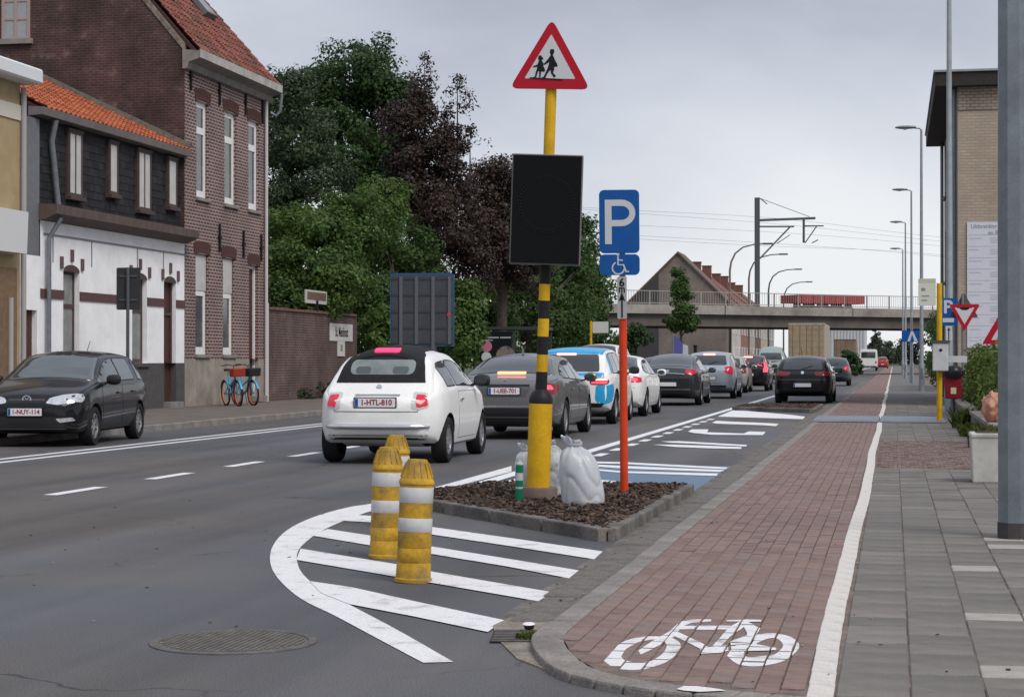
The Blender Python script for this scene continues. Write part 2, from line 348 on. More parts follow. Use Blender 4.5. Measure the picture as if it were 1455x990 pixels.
# parking bay: dashes, blue paint, letters
for i in range(13): vline(-3.96, 22.3+i*1.6, 23.1+i*1.6, .14, name='bay_dash')
bay = sheet('parking_bay', [(-4.05,18.4),(-1.93,18.4),(-1.93,23.4),(-4.05,23.4)], .0035, bluepaint, road)
def z9(P): return [S(x, y, 830, 560, 4.409) for x, y in P]
for Ps in ([(60,425),(240,428),(900,462),(885,473),(240,440),(60,436)], [(60,442),(240,452),(885,478),(850,490),(240,468),(60,455)],
           [(60,470),(240,485),(840,500),(830,515),(240,496),(60,480)],
           [(480,298),(600,296),(1020,320),(1015,330),(680,312),(540,306)], [(430,318),(560,318),(800,326),(990,334),(980,345),(800,342),(560,332)],
           [(650,236),(675,222),(780,222),(770,240),(1000,248),(1030,235),(1138,238),(1120,258),(800,256),(680,244)],
           [(800,180),(830,168),(900,172),(1140,182),(1220,188),(1200,202),(1120,196),(830,186)],
           [(835,142),(930,102),(1000,104),(1290,130),(1385,142),(1370,158),(1240,154)]):
    mark(z9(Ps), .0085, paint, 'letter_stroke')
mark([(668,699),(735,680),(735,688),(690,700)], .0085, paint, 'lane_dash')
mark([(850,682),(905,687),(930,694),(920,697),(870,692),(850,688)], .0085, paint, 'letter_stroke'); mark([(850,690),(885,692),(880,695),(850,694)], .0085, paint, 'letter_stroke')
# asphalt nose of the hatched area edge and gutter
gut = sheet('gutter', [(-1.95,9.0),(-1.5,9.3),(-1.5,120),(-1.95,120)], .006, concd)
kerb_proto = None
def kerbstone(x, y, ln, w, z0, z1, parent, m=conc, name='kerb_stone', rz=0.):
    b = MB(); b.box(-w/2, w/2, 0, ln, 0, z1-z0); return b.build(name, m, parent, bevel=.012, loc=(x, y, z0), rot=(0, 0, rz), seg=2)
CORNER = [(-1.5,9.1),(-1.49,8.6),(-1.36,8.08),(-1.17,7.66),(-.84,7.40),(-.45,7.27),(-.28,7.24)]
bike = sheet('cycle_path', CORNER+[(-.28,420),(-1.5,420)], ZP-.007, sandm)
pav = sheet('pavement', [(-.28,7.24),(3.4,7.0),(3.4,420),(-.28,420)], ZP-.007, sandm)
ky = 9.1; kp = kerbstone(-1.56, 9.1, .985, .13, -.05, ZP+.004, bike)
for i in range(1, 70): inst(kp, bike, (-1.56+random.uniform(-.006, .006), 9.1+i, -.05+random.uniform(-.005, .004)))
# gutter blocks, visible seams
gp = kerbstone(-1.76, 9.25, .49, .24, -.05, .012, gut, concd, 'gutter_block')
for i in range(1, 120): inst(gp, gut, (-1.76+random.uniform(-.01, .01), 9.25+i*.5, -.05+random.uniform(-.008, .004)), (0, random.uniform(-.02, .02), 0))
# curved kerb round the corner
cps = [tuple(v) for v in ribbon(smooth_line(CORNER+[(.5,7.2),(1.6,7.1),(3.4,7.0)], 3), .14)[1]]
for i in range(len(cps)-1):
    a, b_ = Vector(cps[i]), Vector(cps[i+1]); A, B = ribbon([a+(b_-a)*.008, b_-(b_-a)*.008], .15)
    m_ = MB(); m_.slab([A[0], A[1], B[1], B[0]], -.05, ZP-.001); m_.build('kerb_stone', conc, bike, bevel=.012, seg=2)
# concrete apron at the corner with the drain
apr = [G(706,908), G(700,890), G(726,878), G(800,878), G(782,905), G(762,922), G(785,955), G(860,975), G(880,984), G(800,962), G(735,937)]
b = MB(); b.slab([(p.x, p.y) for p in apr], -.05, .007); tag(b.build('drain_apron', mat('apron_concrete', (.23,.20,.165), rough=.9, var=.3, vs=4, fine=.25, fs=60, bump=.4), recalc=True), kind='structure')
# paving bricks of the cycle path: the nearest 300 singly, the rest as one part
def inside(x, y):
    if y > 9.1: return -1.49 < x < -.33
    pts = CORNER
    for (xa, ya), (xb, yb) in zip(pts, pts[1:]):
        if xa <= x <= xb: return y > ya+(yb-ya)*(x-xa)/(xb-xa)+.05 and x < -.33
    return False
NCOL = 12; BW = (1.49-.335)/NCOL
pm = MB(); pm.box(-BW/2+.003, BW/2-.003, -.097, .097, -.035, 0)
protos = []
for c in brickc:
    o = pm.build('paving_brick', c, bike, bevel=.004); protos.append(o)
used = [False]*len(protos); cnt = 0; rest = MB(); PLACED = []
allb = [(7.18+k*.2+(.1 if i % 2 else 0), i) for k in range(300) for i in range(NCOL)]
allb.sort()
for y, i in allb:
    x = -1.49+BW*(i+.5)
    if not inside(x, y): continue
    dz = random.uniform(-.002, .002)+.003*math.sin(y*1.1+x*2); rx, ry = random.uniform(-.008, .008), random.uniform(-.012, .012); q = random.choices(range(5), (4, 3, 3, 3, 2))[0]
    PLACED.append((x, y, ZP+dz, rx, ry))
    if cnt < 295:
        if not used[q]: o = protos[q]; used[q] = True; o.location = (x, y, ZP+dz); o.rotation_euler = (rx, ry, 0)
        else: inst(protos[q], bike, (x, y, ZP+dz), (rx, ry, random.uniform(-.01, .01)))
        cnt += 1
    else:
        z = ZP+dz*.8; h = BW/2-.0035
        rest.add([(x-h,y-.0965,z),(x+h,y-.0965,z),(x+h,y+.0965,z),(x-h,y+.0965,z),(x-h,y-.0965,z-.03),(x+h,y-.0965,z-.03),(x+h,y+.0965,z-.03),(x-h,y+.0965,z-.03)], [(0,1,2,3),(0,4,5,1),(1,5,6,2),(2,6,7,3),(3,7,4,0)], q)
tag(rest.build('brick_paving', brickc, bike, recalc=False), kind='stuff')
# far stretch where the joints are below a pixel
sheet('cycle_path_surface', [(-1.49,67),(-.33,67),(-.33,420),(-1.49,420)], ZP-.003, mat('far_pavers', (.21,.145,.13), rough=.9, var=.2, vs=1.5, fine=.2, fs=30), bike)
# white edge strip of narrow blocks
wl = mat('white_block', (.60, .565, .52), rough=.8, var=.14, vs=6, fine=.15, fs=90, col2=(.45,.42,.39), c2lo=.5, c2hi=.7)
wm = MB(); wm.box(-.05, .05, 0, .296, -.06, 0); wp = wm.build('edge_block', wl, bike, bevel=.004)
y = 7.22; first = True; k = 0
while y < 96:
    off = .012*math.sin(y*.4)+.004*math.sin(y*1.1+1); lo = (-.28+off+random.uniform(-.002, .002), y, ZP+.003)
    if first: wp.location = lo; first = False
    else: inst(wp, bike, lo, (0, 0, -.005*math.cos(y*.4)+random.uniform(-.003, .003)))
    y += .3; k += 1
sheet('edge_line', [(-.33,96),(-.23,96),(-.23,420),(-.33,420)], ZP+.002, wl, bike)
# concrete slabs of the pavement
SL = .28
sm = MB(); sm.box(-SL/2+.003, SL/2-.003, -SL/2+.0025, SL/2-.0025, -.04, 0)
sp = [sm.build('paving_slab', m, pav, bevel=.005) for m in slabm+[slabl]]; used = [False]*5; cnt = 0
rest = MB()
pale = {(3, 2), (9, 2), (9, 3), (22, 3), (24, 3), (20, 4), (23, 4), (17, 2)}
for r_ in range(1, 200):
    y = 7.12+r_*SL
    if 22.6 < y < 30.6: continue
    for c in range(8 if y < 30 else 5):
        x = -.22+SL*(c+.5)
        dz = random.uniform(-.0035, .003); q = 4 if ((r_, c) in pale) else random.choices(range(4), (4, 3, 3, 1))[0]
        ro = (random.uniform(-.012, .012), random.uniform(-.012, .012), random.uniform(-.006, .006))
        if cnt < 298:
            if not used[q]: o = sp[q]; used[q] = True; o.location = (x, y, ZP+dz); o.rotation_euler = ro
            else: inst(sp[q], pav, (x, y, ZP+dz), ro)
            cnt += 1
        else:
            h = SL/2-.003; z = ZP+dz
            rest.add([(x-h,y-h,z),(x+h,y-h,z),(x+h,y+h,z),(x-h,y+h,z),(x-h,y-h,z-.03),(x+h,y-h,z-.03),(x+h,y+h,z-.03),(x-h,y+h,z-.03)], [(0,1,2,3),(0,4,5,1),(1,5,6,2),(2,6,7,3),(3,7,4,0)], q if q < 4 else 3)
tag(rest.build('slab_paving', slabm, pav, recalc=False), kind='stuff')
sheet('pavement_surface', [(-.22,63),(1.2,63),(1.2,420),(-.22,420)], ZP-.003, mat('far_slabs', (.15,.142,.135), rough=.9, var=.2, vs=1.5, fine=.2, fs=30), pav)
sheet('pavement_margin', [(1.19,30.5),(1.9,30.5),(1.9,420),(1.19,420)], ZP-.005, mat('far_slabs', (.15,.142,.135)), pav)
drv = MB()                                      # brick driveway crossing
for k in range(80):
    for i in range(17):
        x = -.21+.1*(i+.5); y = 22.7+k*.1
        q = random.choices(range(5), (4, 3, 3, 3, 2))[0]; z = ZP+random.uniform(-.004, .003)
        xx = x+(.05 if k % 2 else 0)
        drv.add([(xx-.046,y-.046,z),(xx+.046,y-.046,z),(xx+.046,y+.046,z),(xx-.046,y+.046,z)], [(0,1,2,3)], q)
tag(drv.build('driveway_paving', brickc, pav, recalc=False), kind='stuff')
sheet('verge', [(1.9,30),(60,30),(60,900),(1.9,900)], .03, dirt)
sheet('yard', [(2.02,7.2),(60,6),(60,30.2),(2.02,30.2)], .03, mat('yard_gravel', (.16,.15,.14), rough=1, var=.2, vs=2, fine=.3, fs=40))
# bicycle symbol painted on the path (pixel outline on the pavement plane)
def z3(P): return [S(x, y, 840, 850, 4.547) for x, y in P]
SYM = []
def sym(A, B): SYM.append(([G(*p, ZP) for p in z3(A)], [G(*p, ZP) for p in z3(B)]))
O1 = [(80,400),(130,335),(230,275),(370,247),(500,255),(578,300),(545,370),(440,430),(300,460),(160,448),(80,400)]
I1 = [(195,372),(225,330),(290,295),(380,268),(450,272),(488,305),(465,355),(385,405),(290,415),(215,398),(195,372)]
O2 = [(878,375),(920,322),(1000,262),(1130,232),(1260,240),(1342,290),(1322,350),(1230,412),(1080,440),(950,427),(878,375)]
I2 = [(985,368),(1000,332),(1060,300),(1130,268),(1195,262),(1235,290),(1235,325),(1180,368),(1100,378),(1020,388),(985,368)]
sym(smooth_line(O1, 3), smooth_line(I1, 3)); sym(smooth_line(O2, 3), smooth_line(I2, 3))
for pts, w in [([(312,350),(420,290),(520,235),(585,165),(650,150),(775,143)], [30,46,50,36,18,14]), ([(575,194),(760,192),(955,198)], [30,26,26]),
        ([(535,232),(620,270),(745,332)], [34,34,40]), ([(705,345),(800,338),(885,328)], [36,44,40]), ([(800,325),(880,240),(930,200),(1000,158)], [40,44,50,40]),
        ([(875,152),(1000,150),(1105,152)], [10,16,12]), ([(985,160),(1050,215),(1020,275),(900,300)], [30,90,60,24]), ([(905,335),(1060,325),(1195,338)], [30,44,14])]:
    A, B = ribbon(pts, w); sym(A, B)
def clip(poly, ax, v, keep):                   # clip a 2D polygon against a line
    out = []
    for i in range(len(poly)):
        p, q = poly[i-1], poly[i]; a_, b_ = (p[ax]-v)*keep, (q[ax]-v)*keep
        if (a_ >= 0) != (b_ >= 0): t_ = a_/(a_-b_); out.append((p[0]+(q[0]-p[0])*t_, p[1]+(q[1]-p[1])*t_))
        if b_ >= 0: out.append(q)
    return out
bm_ = MB()
for x0, y0, z0, rx, ry in PLACED:
    if y0 > 9.3: continue
    for k_, (A, B) in enumerate(SYM):
        for i in range(len(A)-1):
            poly = [(A[i].x, A[i].y), (A[i+1].x, A[i+1].y), (B[i+1].x, B[i+1].y), (B[i].x, B[i].y)]; j_ = random.uniform(.001, .004)
            for ax, v, kp in ((0, x0-BW/2+.002+j_, 1), (0, x0+BW/2-.002-j_, -1), (1, y0-.097+j_, 1), (1, y0+.097-j_, -1)):
                poly = clip(poly, ax, v, kp) if len(poly) > 2 else []
            if len(poly) > 2: bm_.add([(px_, py_, z0+.0012+.0004*k_+(py_-y0)*math.sin(rx)-(px_-x0)*math.sin(ry)) for px_, py_ in poly], [tuple(range(len(poly)))])
bm_.build('bicycle_symbol', oldpaint, bike, recalc=False)
mk = z3([(550,590),(600,570),(690,572),(830,590),(870,600),(700,608),(600,600)])
b = MB(); b.add([FZ(G(*p, ZP), ZP+.0045) for p in mk], [tuple(range(len(mk)))]); b.build('paint_patch', oldpaint, bike)
# far pavement across the street
XF = -18.1
fpm = mat('far_pavement', (.135,.118,.105), rough=.9, var=.2, vs=.8, fine=.2, fs=30, col2=(.16,.13,.11))
fp = MB(); fp.slab([(-13.5,-5),(XF-.1,-5),(XF-.1,420),(-13.5,420)], -.05, .10); fpo = tag(fp.build('far_pavement', fpm), kind='structure')
k2 = kerbstone(-13.43, 20, .99, .14, -.05, .112, fpo, conc)
for i in range(1, 90): inst(k2, fpo, (-13.43, 20+i, -.05+random.uniform(-.004, .004)))
# manhole, drain grate, litter, steel plates
iron = mat('cast_iron', (.125,.117,.108), rough=.8, metal=.1, var=.3, vs=9, bump=.3)
mc = G(332, 912); man = T('manhole_cover', 'round cast iron manhole cover set in the asphalt', 'manhole', (mc.x, mc.y, 0))
b = MB(); b.lathe([(.385,-.02),(.385,.006),(.372,.009),(.345,.009),(.342,.004)], 40, cap=False); b.build('rim', iron, man, smooth=40)
b = MB(); b.lathe([(.34,-.02),(.34,.004)], 40); b.build('lid', mat('lid_iron', (.135,.126,.116), rough=.8, var=.3, vs=9, fine=.2), man)
b = MB()
for i in range(-11, 12):
    x = i*.029; h = math.sqrt(max(.0, .325**2-x*x))
    if h > .04: b.box(x-.007, x+.007, -h, h, .002, .0085)
b.build('rib_relief', iron, man)
dc = G(745, 905); dg_ = T('drain_grate', 'rusty drain grate at the rounded kerb corner', 'drain', (dc.x, dc.y, 0), R(8))
b = MB(); b.box(-.15,.15,-.2,.2,-.04,.0075); b.build('frame', mat('drain_dark', (.02,.018,.015), rough=1), dg_)
for i in range(7):
    bb = MB(); bb.box(-.145,.145,-.18+i*.052,-.155+i*.052,.003,.011); bb.build('grate_bar', iron, dg_)
lp = G(752, 897); cup = T('litter_cup', 'crushed white paper cup lying on the drain grate', 'litter', (lp.x, lp.y, .015)); cup.scale = (.85,.85,.42)
b = MB(); b.lathe([(.026,0),(.033,.055),(.034,.058)], 14, M=Matrix.Rotation(R(15), 3, 'X')); b.build('cup_body', mat('cup_dark', (.06,.055,.05), rough=.5), cup, smooth=40)
b = MB(); b.lathe([(.034,.055),(.036,.06),(.03,.068),(.01,.07)], 14, M=Matrix.Rotation(R(15), 3, 'X')); b.build('cup_lid', mat('cup_white', (.75,.74,.72), rough=.4), cup, smooth=40)
weed = mat('weed', (.09,.12,.03), rough=.8, island=.4, trans=.3)
def tuft(name, label, loc, n, h, spread, m=weed, wd=.012, cat='weed'):
    b = MB()
    for i in range(n):
        a = random.uniform(0, 6.28); r0 = random.uniform(0, spread); x, y = r0*math.cos(a), r0*math.sin(a); hh = h*random.uniform(.4, 1); l = random.uniform(.2, .8)*hh; a2 = random.uniform(0, 6.28)
        dx, dy = math.cos(a2), math.sin(a2); px, py = -dy*wd, dx*wd
        b.add([(x-px,y-py,-.01),(x+px,y+py,-.01),(x+dx*l*.4+px,y+dy*l*.4+py,hh*.7),(x+dx*l,y+dy*l,hh),(x+dx*l*.4-px,y+dy*l*.4-py,hh*.7)], [(0,1,2,3,4)])
    o = b.build(name, m, recalc=False); o.location = loc; return tag(o, label, cat)
tuft('moss_tuft', 'low green moss tuft beside the drain grate', (dc.x+.06, dc.y-.06, .01), 130, .03, .09)
steel = mat('steel_plate', (.20,.225,.26), rough=.42, metal=.55, var=.18, vs=2, fine=.08)
for i, (xa, xb) in enumerate(((-1.62,-.3),(-.27,1.02))):
    t = T('steel_plate', ['blue-grey steel plate laid across the red cycle path', 'blue-grey steel plate laid across the grey pavement slabs'][i], 'steel plate', ((xa+xb)/2, 39.3, ZP), 0, 'steel plates over the pavement')
    w = (xb-xa)/2; b = MB(); b.prism([(0,-.002),(.12,.05),(2.9,.05),(3.0,-.002)], lambda y, z: (-w, y, z), lambda y, z: (w, y, z)); b.build('ramp_plate', steel, t)
    b = MB(); b.box(-w,w,-.05,-.004,-.002,.012); b.build('shadow_line', mat('shadow_black', (.02,.02,.02), rough=.8), t)  # near-black strip painting the shadow line below the plate's front edge

# scattered bits of leaf, grit and gum on the ground
db = MB()
for i in range(170):
    zone = random.random(); 
    if zone < .35: x, y, z = random.uniform(-1.95, -1.62), random.uniform(9.3, 34), .014
    elif zone < .6: x, y, z = random.uniform(-1.45, 1.6), 7.4+random.random()**2*14, ZP+.004
    else: x, y, z = random.uniform(-7, -1.7), random.uniform(7.5, 20), .003
    if zone >= .6 and x > -1.9 and y > 8.6: continue
    s_ = random.uniform(.004, .013); Q = Matrix.Rotation(random.uniform(0, 6.28), 3, 'Z')@Matrix.Rotation(random.uniform(-.4, .4), 3, 'X')
    db.obox((x, y, z+.003), (s_*2, s_, .003), Q, random.randint(0, 2))
tag(db.build('ground_litter', [mat('litter_leaf', (.09,.065,.035), rough=1), mat('litter_dark', (.03,.028,.026), rough=1), mat('litter_pale', (.30,.28,.25), rough=1)], recalc=False), 'scattered bits of leaf and grit on road and pavement', 'debris', kind='stuff')
# ================================================================ buildings
wallbrick = brickmat('brick_facade', (.125,.052,.047), (.085,.038,.036), (.33,.275,.25), bw=.23, rh=.088, ms=.016, var=.25)
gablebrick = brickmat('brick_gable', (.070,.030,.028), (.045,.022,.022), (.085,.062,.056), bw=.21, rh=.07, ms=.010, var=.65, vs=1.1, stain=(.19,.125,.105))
oldwall = brickmat('brick_garden', (.105,.045,.037), (.065,.033,.03), (.145,.12,.11), bw=.20, rh=.078, ms=.012, var=.45, vs=1.0, stain=(.20,.16,.14))
tanbrick = brickmat('brick_tan', (.42,.34,.265), (.365,.295,.23), (.33,.275,.22), bw=.24, rh=.085, ms=.012, var=.15, vs=.7)
redlintel = mat('lintel_brick', (.092,.043,.038), rough=.9, var=.25, vs=8)
render_w = mat('white_render', (.84,.84,.85), rough=.8, var=.07, vs=1.2, fine=.05, fs=30, bump=.25, bs=25, col2=(.66,.66,.67), c2lo=.55, c2hi=.85)
plinth = mat('plinth_grey', (.085,.08,.078), rough=.85, var=.15, vs=3); plinthc = mat('plinth_concrete', (.30,.26,.225), rough=.9, var=.25, vs=1.5, fine=.15)
slate = mat('slate', (.022,.021,.024), rough=.75, island=.35, spec=.25); wframe = mat('frame_white', (.76,.75,.75), rough=.5, var=.05); dframe = mat('frame_brown', (.075,.05,.047), rough=.6, var=.2)
pane = mat('window_glass', (.075,.085,.085), rough=.08, spec=.8, col2=(.16,.165,.16), vs=1.3); panep = mat('window_pale', (.50,.49,.47), rough=.4, var=.1, vs=2); doorm = mat('door_brown', (.075,.028,.022), rough=.55, var=.2)
stone = mat('cornice_stone', (.235,.22,.205), rough=.8, var=.25, vs=2, fine=.1); wood = mat('gutter_wood', (.115,.085,.078), rough=.7, var=.2, vs=3); zinc = mat('zinc_pipe', (.21,.225,.245), rough=.45, metal=.4, var=.15); ironb = mat('wall_iron', (.014,.012,.013), rough=.7)
def YZ(x, y, X=XF): p = PX(x, y, X); return p.y, p.z
def wall_x(name, X, y0, y1, z0, z1, ops, m, parent, depth=.22, reveal=None):
    ys = sorted({y0, y1}|{q for o in ops for q in o[:2]}); zs = sorted({z0, z1}|{q for o in ops for q in o[2:4]}); b = MB()
    for a, c_ in zip(ys, ys[1:]):
        for d, e_ in zip(zs, zs[1:]):
            my, mz = (a+c_)/2, (d+e_)/2
            if any(o[0] < my < o[1] and o[2] < mz < o[3] for o in ops): continue
            b.add([(X,a,d),(X,c_,d),(X,c_,e_),(X,a,e_)], [(0,1,2,3)])
    for a, c_, d, e_ in [o[:4] for o in ops]:
        q = X-depth
        for A, B in (((a,d),(c_,d)),((c_,d),(c_,e_)),((c_,e_),(a,e_)),((a,e_),(a,d))): b.add([(X,*A),(X,*B),(q,*B),(q,*A)], [(0,1,2,3)], 1 if reveal else 0)
    return b.build(name, [m, reveal] if reveal else m, parent, w=True, recalc=False)
def window_x(parent, X, y0, y1, z0, z1, fm, pm_, bars=(), trans=(), fw=.07, sill=None, arch=0., inset=.14):
    e = E('window', parent, Vector((X, (y0+y1)/2, z0))-wloc(parent)); h, w = z1-z0, (y1-y0)/2
    b = MB(); q = -inset
    b.box(q-.06,q,-w,-w+fw,0,h); b.box(q-.06,q,w-fw,w,0,h); b.box(q-.06,q,-w+fw,w-fw,0,fw*1.3); b.box(q-.06,q,-w+fw,w-fw,h-fw,h)
    for t_ in bars: b.box(q-.055,q-.004,-w+2*w*t_-fw*.4,-w+2*w*t_+fw*.4,fw*1.3,h-fw)
    for t_ in trans: b.box(q-.05,q+.012,-w+fw,w-fw,h*t_-fw*.6,h*t_+fw*.6)
    b.build('frame', fm, e)
    b = MB(); b.box(q-.058,q-.016,-w+.02,w-.02,.02,h-.02); b.build('pane', pm_, e)
    if sill: b = MB(); b.box(-.12,.07,-w-.06,w+.06,-.10,-.003); b.build('sill', sill, e, bevel=.01)
    return e
# --- brick house
yA = YZ(262, 577)[0]; yB = YZ(378, 567)[0]; ZG = .1
bh = T('brick_house', 'tall dark brick corner house with white windows and red tiled roof', 'house', (XF, yA, ZG))
up = [(279,296,146,281),(319,336,160,291),(353,368,172,299)]; lo = [(278,296,361,503),(317,333,368,504)]
ops = []
def op(r, X=XF):
    ya, yb = YZ(r[0], 300, X)[0], YZ(r[1], 300, X)[0]; xm = (r[0]+r[1])/2; return (ya, yb, YZ(xm, r[3], X)[1], YZ(xm, r[2], X)[1])
uo = [op(r) for r in up]; l_o = [op(r) for r in lo]; dr = op((354,367,372,560)); dr = (dr[0], dr[1], ZG+.18, dr[3])
for grp in (uo, l_o):
    zb_, zt_ = sum(o[2] for o in grp)/len(grp), sum(o[3] for o in grp)/len(grp)
    for i, o in enumerate(grp): grp[i] = (o[0], o[1], zb_, zt_)
dr = (dr[0], dr[1], dr[2], l_o[0][3]-.1)
zcor = YZ(262, 82)[1]; zpl = l_o[0][2]-.12
wall_x('facade_wall', XF, yA, yB, zpl, zcor, uo+l_o+[(dr[0],dr[1],zpl,dr[3])], wallbrick, bh)
wall_x('plinth', XF+.012, yA-.01, yB, ZG-.05, zpl, [(dr[0],dr[1],ZG-.05+.2,zpl)], plinthc, bh)
for o in uo: window_x(bh, XF, *o, wframe, pane, trans=(.70,), sill=stone, fw=.15, inset=.09)
for o in l_o:
    w_ = window_x(bh, XF, *o, wframe, pane, trans=(.62,), sill=stone, fw=.15, inset=.09); h = o[3]-o[2]
    b = MB(); b.box(-.10,-.06,-(o[1]-o[0])/2+.03,(o[1]-o[0])/2-.03,h*.64,h-.02); b.build('roller_shutter', panep, w_)
e = E('door', bh, (0, (dr[0]+dr[1])/2-yA, dr[2]-ZG)); w = (dr[1]-dr[0])/2; h = dr[3]-dr[2]
b = MB(); b.box(-.20,-.15,-w,w,0,h); b.build('door_leaf', doorm, e); b = MB(); b.box(-.16,-.10,-w,-w+.08,0,h); b.box(-.16,-.10,w-.08,w,0,h); b.box(-.16,-.10,-w+.08,w-.08,h-.08,h); b.build('door_frame', wframe, e); b = MB(); b.box(-.2,.25,-w-.1,w+.1,-.16,-.002); b.build('door_step', stone, e)
for o in uo+l_o+[dr]:                                        # segmental brick arches
    n = 9; yc = (o[0]+o[1])/2; hw = (o[1]-o[0])/2+.12
    for i in range(n):
        f = (i+.5)/n*2-1; b = MB(); b.box(-.02,.022,-hw/n*.9,hw/n*.9,0,.30); b.build('lintel_brick', redlintel, bh, loc=(0, yc+f*hw-yA, o[3]-ZG-.02+.07*(1-f*f)), rot=(R(-10*f), 0, 0))
for (x, y) in ((270,108),(311,130),(348,145),(372,158),(311,338),(345,347),(370,352)):
    ya, za = YZ(x, y); b = MB(); b.box(0,.05,-.04,.04,-.38,.38); b.box(0,.06,-.09,.09,-.03,.03); b.build('wall_anchor', ironb, bh, loc=(0.004, ya-yA, za-ZG))
# gable wall and roof
ridge_x = XF-4.6; pit = 1.16; zr = zcor+.35+pit*4.6
b = MB(); gp_ = [(XF-.006,ZG-.05),(XF-.006,zcor+.25),(ridge_x,zr),(XF-9.2,zcor+.25),(XF-9.2,ZG-.05)]
b.prism(gp_, lambda x, z: (x,yA,z), lambda x, z: (x,yA+.3,z)); b.build('gable_wall', gablebrick, bh, w=True)
b = MB(); b.prism(gp_, lambda x, z: (x,yB-.3,z), lambda x, z: (x,yB-.005,z)); b.build('gable_wall', gablebrick, bh, w=True)
cop = mat('verge_mortar', (.20,.17,.145), rough=.95, var=.4, vs=5)
for i in range(14):
    t0, t1 = i/14, (i+1)/14; b = MB(); f = lambda t_: (XF-.0-4.6*t_, zcor+.25+(zr-zcor-.25)*t_)
    (xa, za), (xb, zb_) = f(t0), f(t1); b.prism([(xa,za-.08),(xb,zb_-.08),(xb,zb_+.12),(xa,za+.12)], lambda x, z: (x,yA-.03,z), lambda x, z: (x,yA+.22,z)); b.build('verge_stone', cop, bh, w=True)
tile = mat('roof_tile', (.20,.070,.052), rough=.85, island=.32, var=.2, vs=1.0, col2=(.135,.072,.058)); tileo = mat('roof_tile_orange', (.37,.105,.048), rough=.8, island=.16, var=.15, vs=1.0, col2=(.30,.09,.05), c2lo=.55, c2hi=.8)
def tiles(name, m, parent, x0, z0, x1, z1, y0, y1, tw=.24, tl=.32):
    """courses of overlapping curved tiles on a slope from eave (x0,z0) up to (x1,z1)"""
    b = MB(); sl = Vector((x1-x0, 0, z1-z0)); n = int(sl.length/tl); u = sl.normalized(); nn = Vector((-u.z, 0, u.x)); nn = nn if nn.z > 0 else -nn; k = int((y1-y0)/tw); tw = (y1-y0)/k
    for i in range(n):
        for j in range(k):
            p = Vector((x0, y0+j*tw, z0))+u*(i*tl-.02); jit = random.uniform(-.006, .008)
            A = []
            for s_, lift in ((0, .045), (tl+.03, .012)):
                for q in (0, .25, .5, .75, 1): A.append(p+u*s_+Vector((0, q*tw*.99, 0))+nn*(lift+jit+.028*math.cos(q*2*math.pi)))
            A += [a-nn*.03 for a in A[:5]]
            b.add(A, [(t, t+1, t+6, t+5) for t in range(4)]+[(10+t, 11+t, t+1, t) for t in range(4)])
    o = b.build(name, m, parent, w=True, recalc=False); return tag(o, kind='stuff')
b = MB(); b.prism([(XF+.25,zcor+.22),(ridge_x,zr),(XF-9.4,zcor+.05),(XF-9.4,zcor-.05),(ridge_x,zr-.15),(XF+.25,zcor+.1)], lambda x, z: (x,yA+.05,z), lambda x, z: (x,yB+.05,z)); rf = b.build('roof', mat('roof_under', (.06,.03,.025), rough=.9), bh, w=True)
tiles('roof_tiling', tile, rf, XF+.30, zcor+.25, ridge_x, zr+.03, yA+.16, yB+.08)
for i in range(22): b = MB(); b.lathe([(.11,0),(.12,.32)], 10, M=Matrix.Rotation(R(-90), 3, 'X')); b.build('ridge_tile', tile, rf, w=False, loc=Vector((ridge_x, yA+.1+i*.3, zr+.02))-wloc(rf))
yl, zl = YZ(291, 30, XF-1.3); e = E('skylight', rf, Vector((XF-1.35, yl, zcor+.38+pit*1.62))-wloc(rf), (0, math.atan(pit), 0)); b = MB(); b.box(-.35,.35,-.42,.42,-.05,.09); b.build('frame', mat('skylight_grey', (.16,.15,.145), rough=.6), e); b = MB(); b.box(-.28,.28,-.35,.35,.08,.095); b.build('pane', pane, e)
b = MB(); b.prism([(XF-.02,zcor-.30),(XF+.10,zcor-.28),(XF+.16,zcor-.12),(XF+.42,zcor-.04),(XF+.44,zcor+.16),(XF-.02,zcor+.2)], lambda x, z: (x,yA-.12,z), lambda x, z: (x,yB+.12,z)); b.build('cornice', stone, bh, w=True)
b = MB(); b.box(XF+.445,XF+.47,yA-.1,yB+.1,zcor-.02,zcor+.20); b.build('gutter_board', mat('gutter_pale', (.38,.36,.34), rough=.7, var=.25, vs=2), bh, w=True)
wx0, wx1 = PY(3, 20, yA).x, PY(43, 20, yA).x; wz0, wz1 = PY(20, 56, yA).z, PY(20, -40, yA).z
e = E('window', bh, Vector(((wx0+wx1)/2, yA, wz0))-wloc(bh)); hw = (wx1-wx0)/2; hh = wz1-wz0; b = MB()
for x in (-hw, -.04, hw-.08): b.box(x,x+.08,-.035,.02,0,hh)
for z in (0, hh*.28, hh*.55, hh*.8, hh-.07): b.box(-hw+.08,-.04,-.03,.02,z,z+.06); b.box(.04,hw-.08,-.03,.02,z,z+.06)
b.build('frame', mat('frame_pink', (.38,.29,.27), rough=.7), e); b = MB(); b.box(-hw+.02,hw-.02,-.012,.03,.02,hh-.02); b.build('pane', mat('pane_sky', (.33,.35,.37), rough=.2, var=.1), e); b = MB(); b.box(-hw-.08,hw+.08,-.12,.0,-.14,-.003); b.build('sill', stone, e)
b = MB(); ya, za = YZ(371, 420); b.tube([(XF+.08,yB-.22,zcor-.3),(XF+.08,yB-.22,ZG)], .05, 10); b.build('downpipe', mat('pipe_white', (.55,.52,.52), rough=.6), bh, w=True, smooth=30)
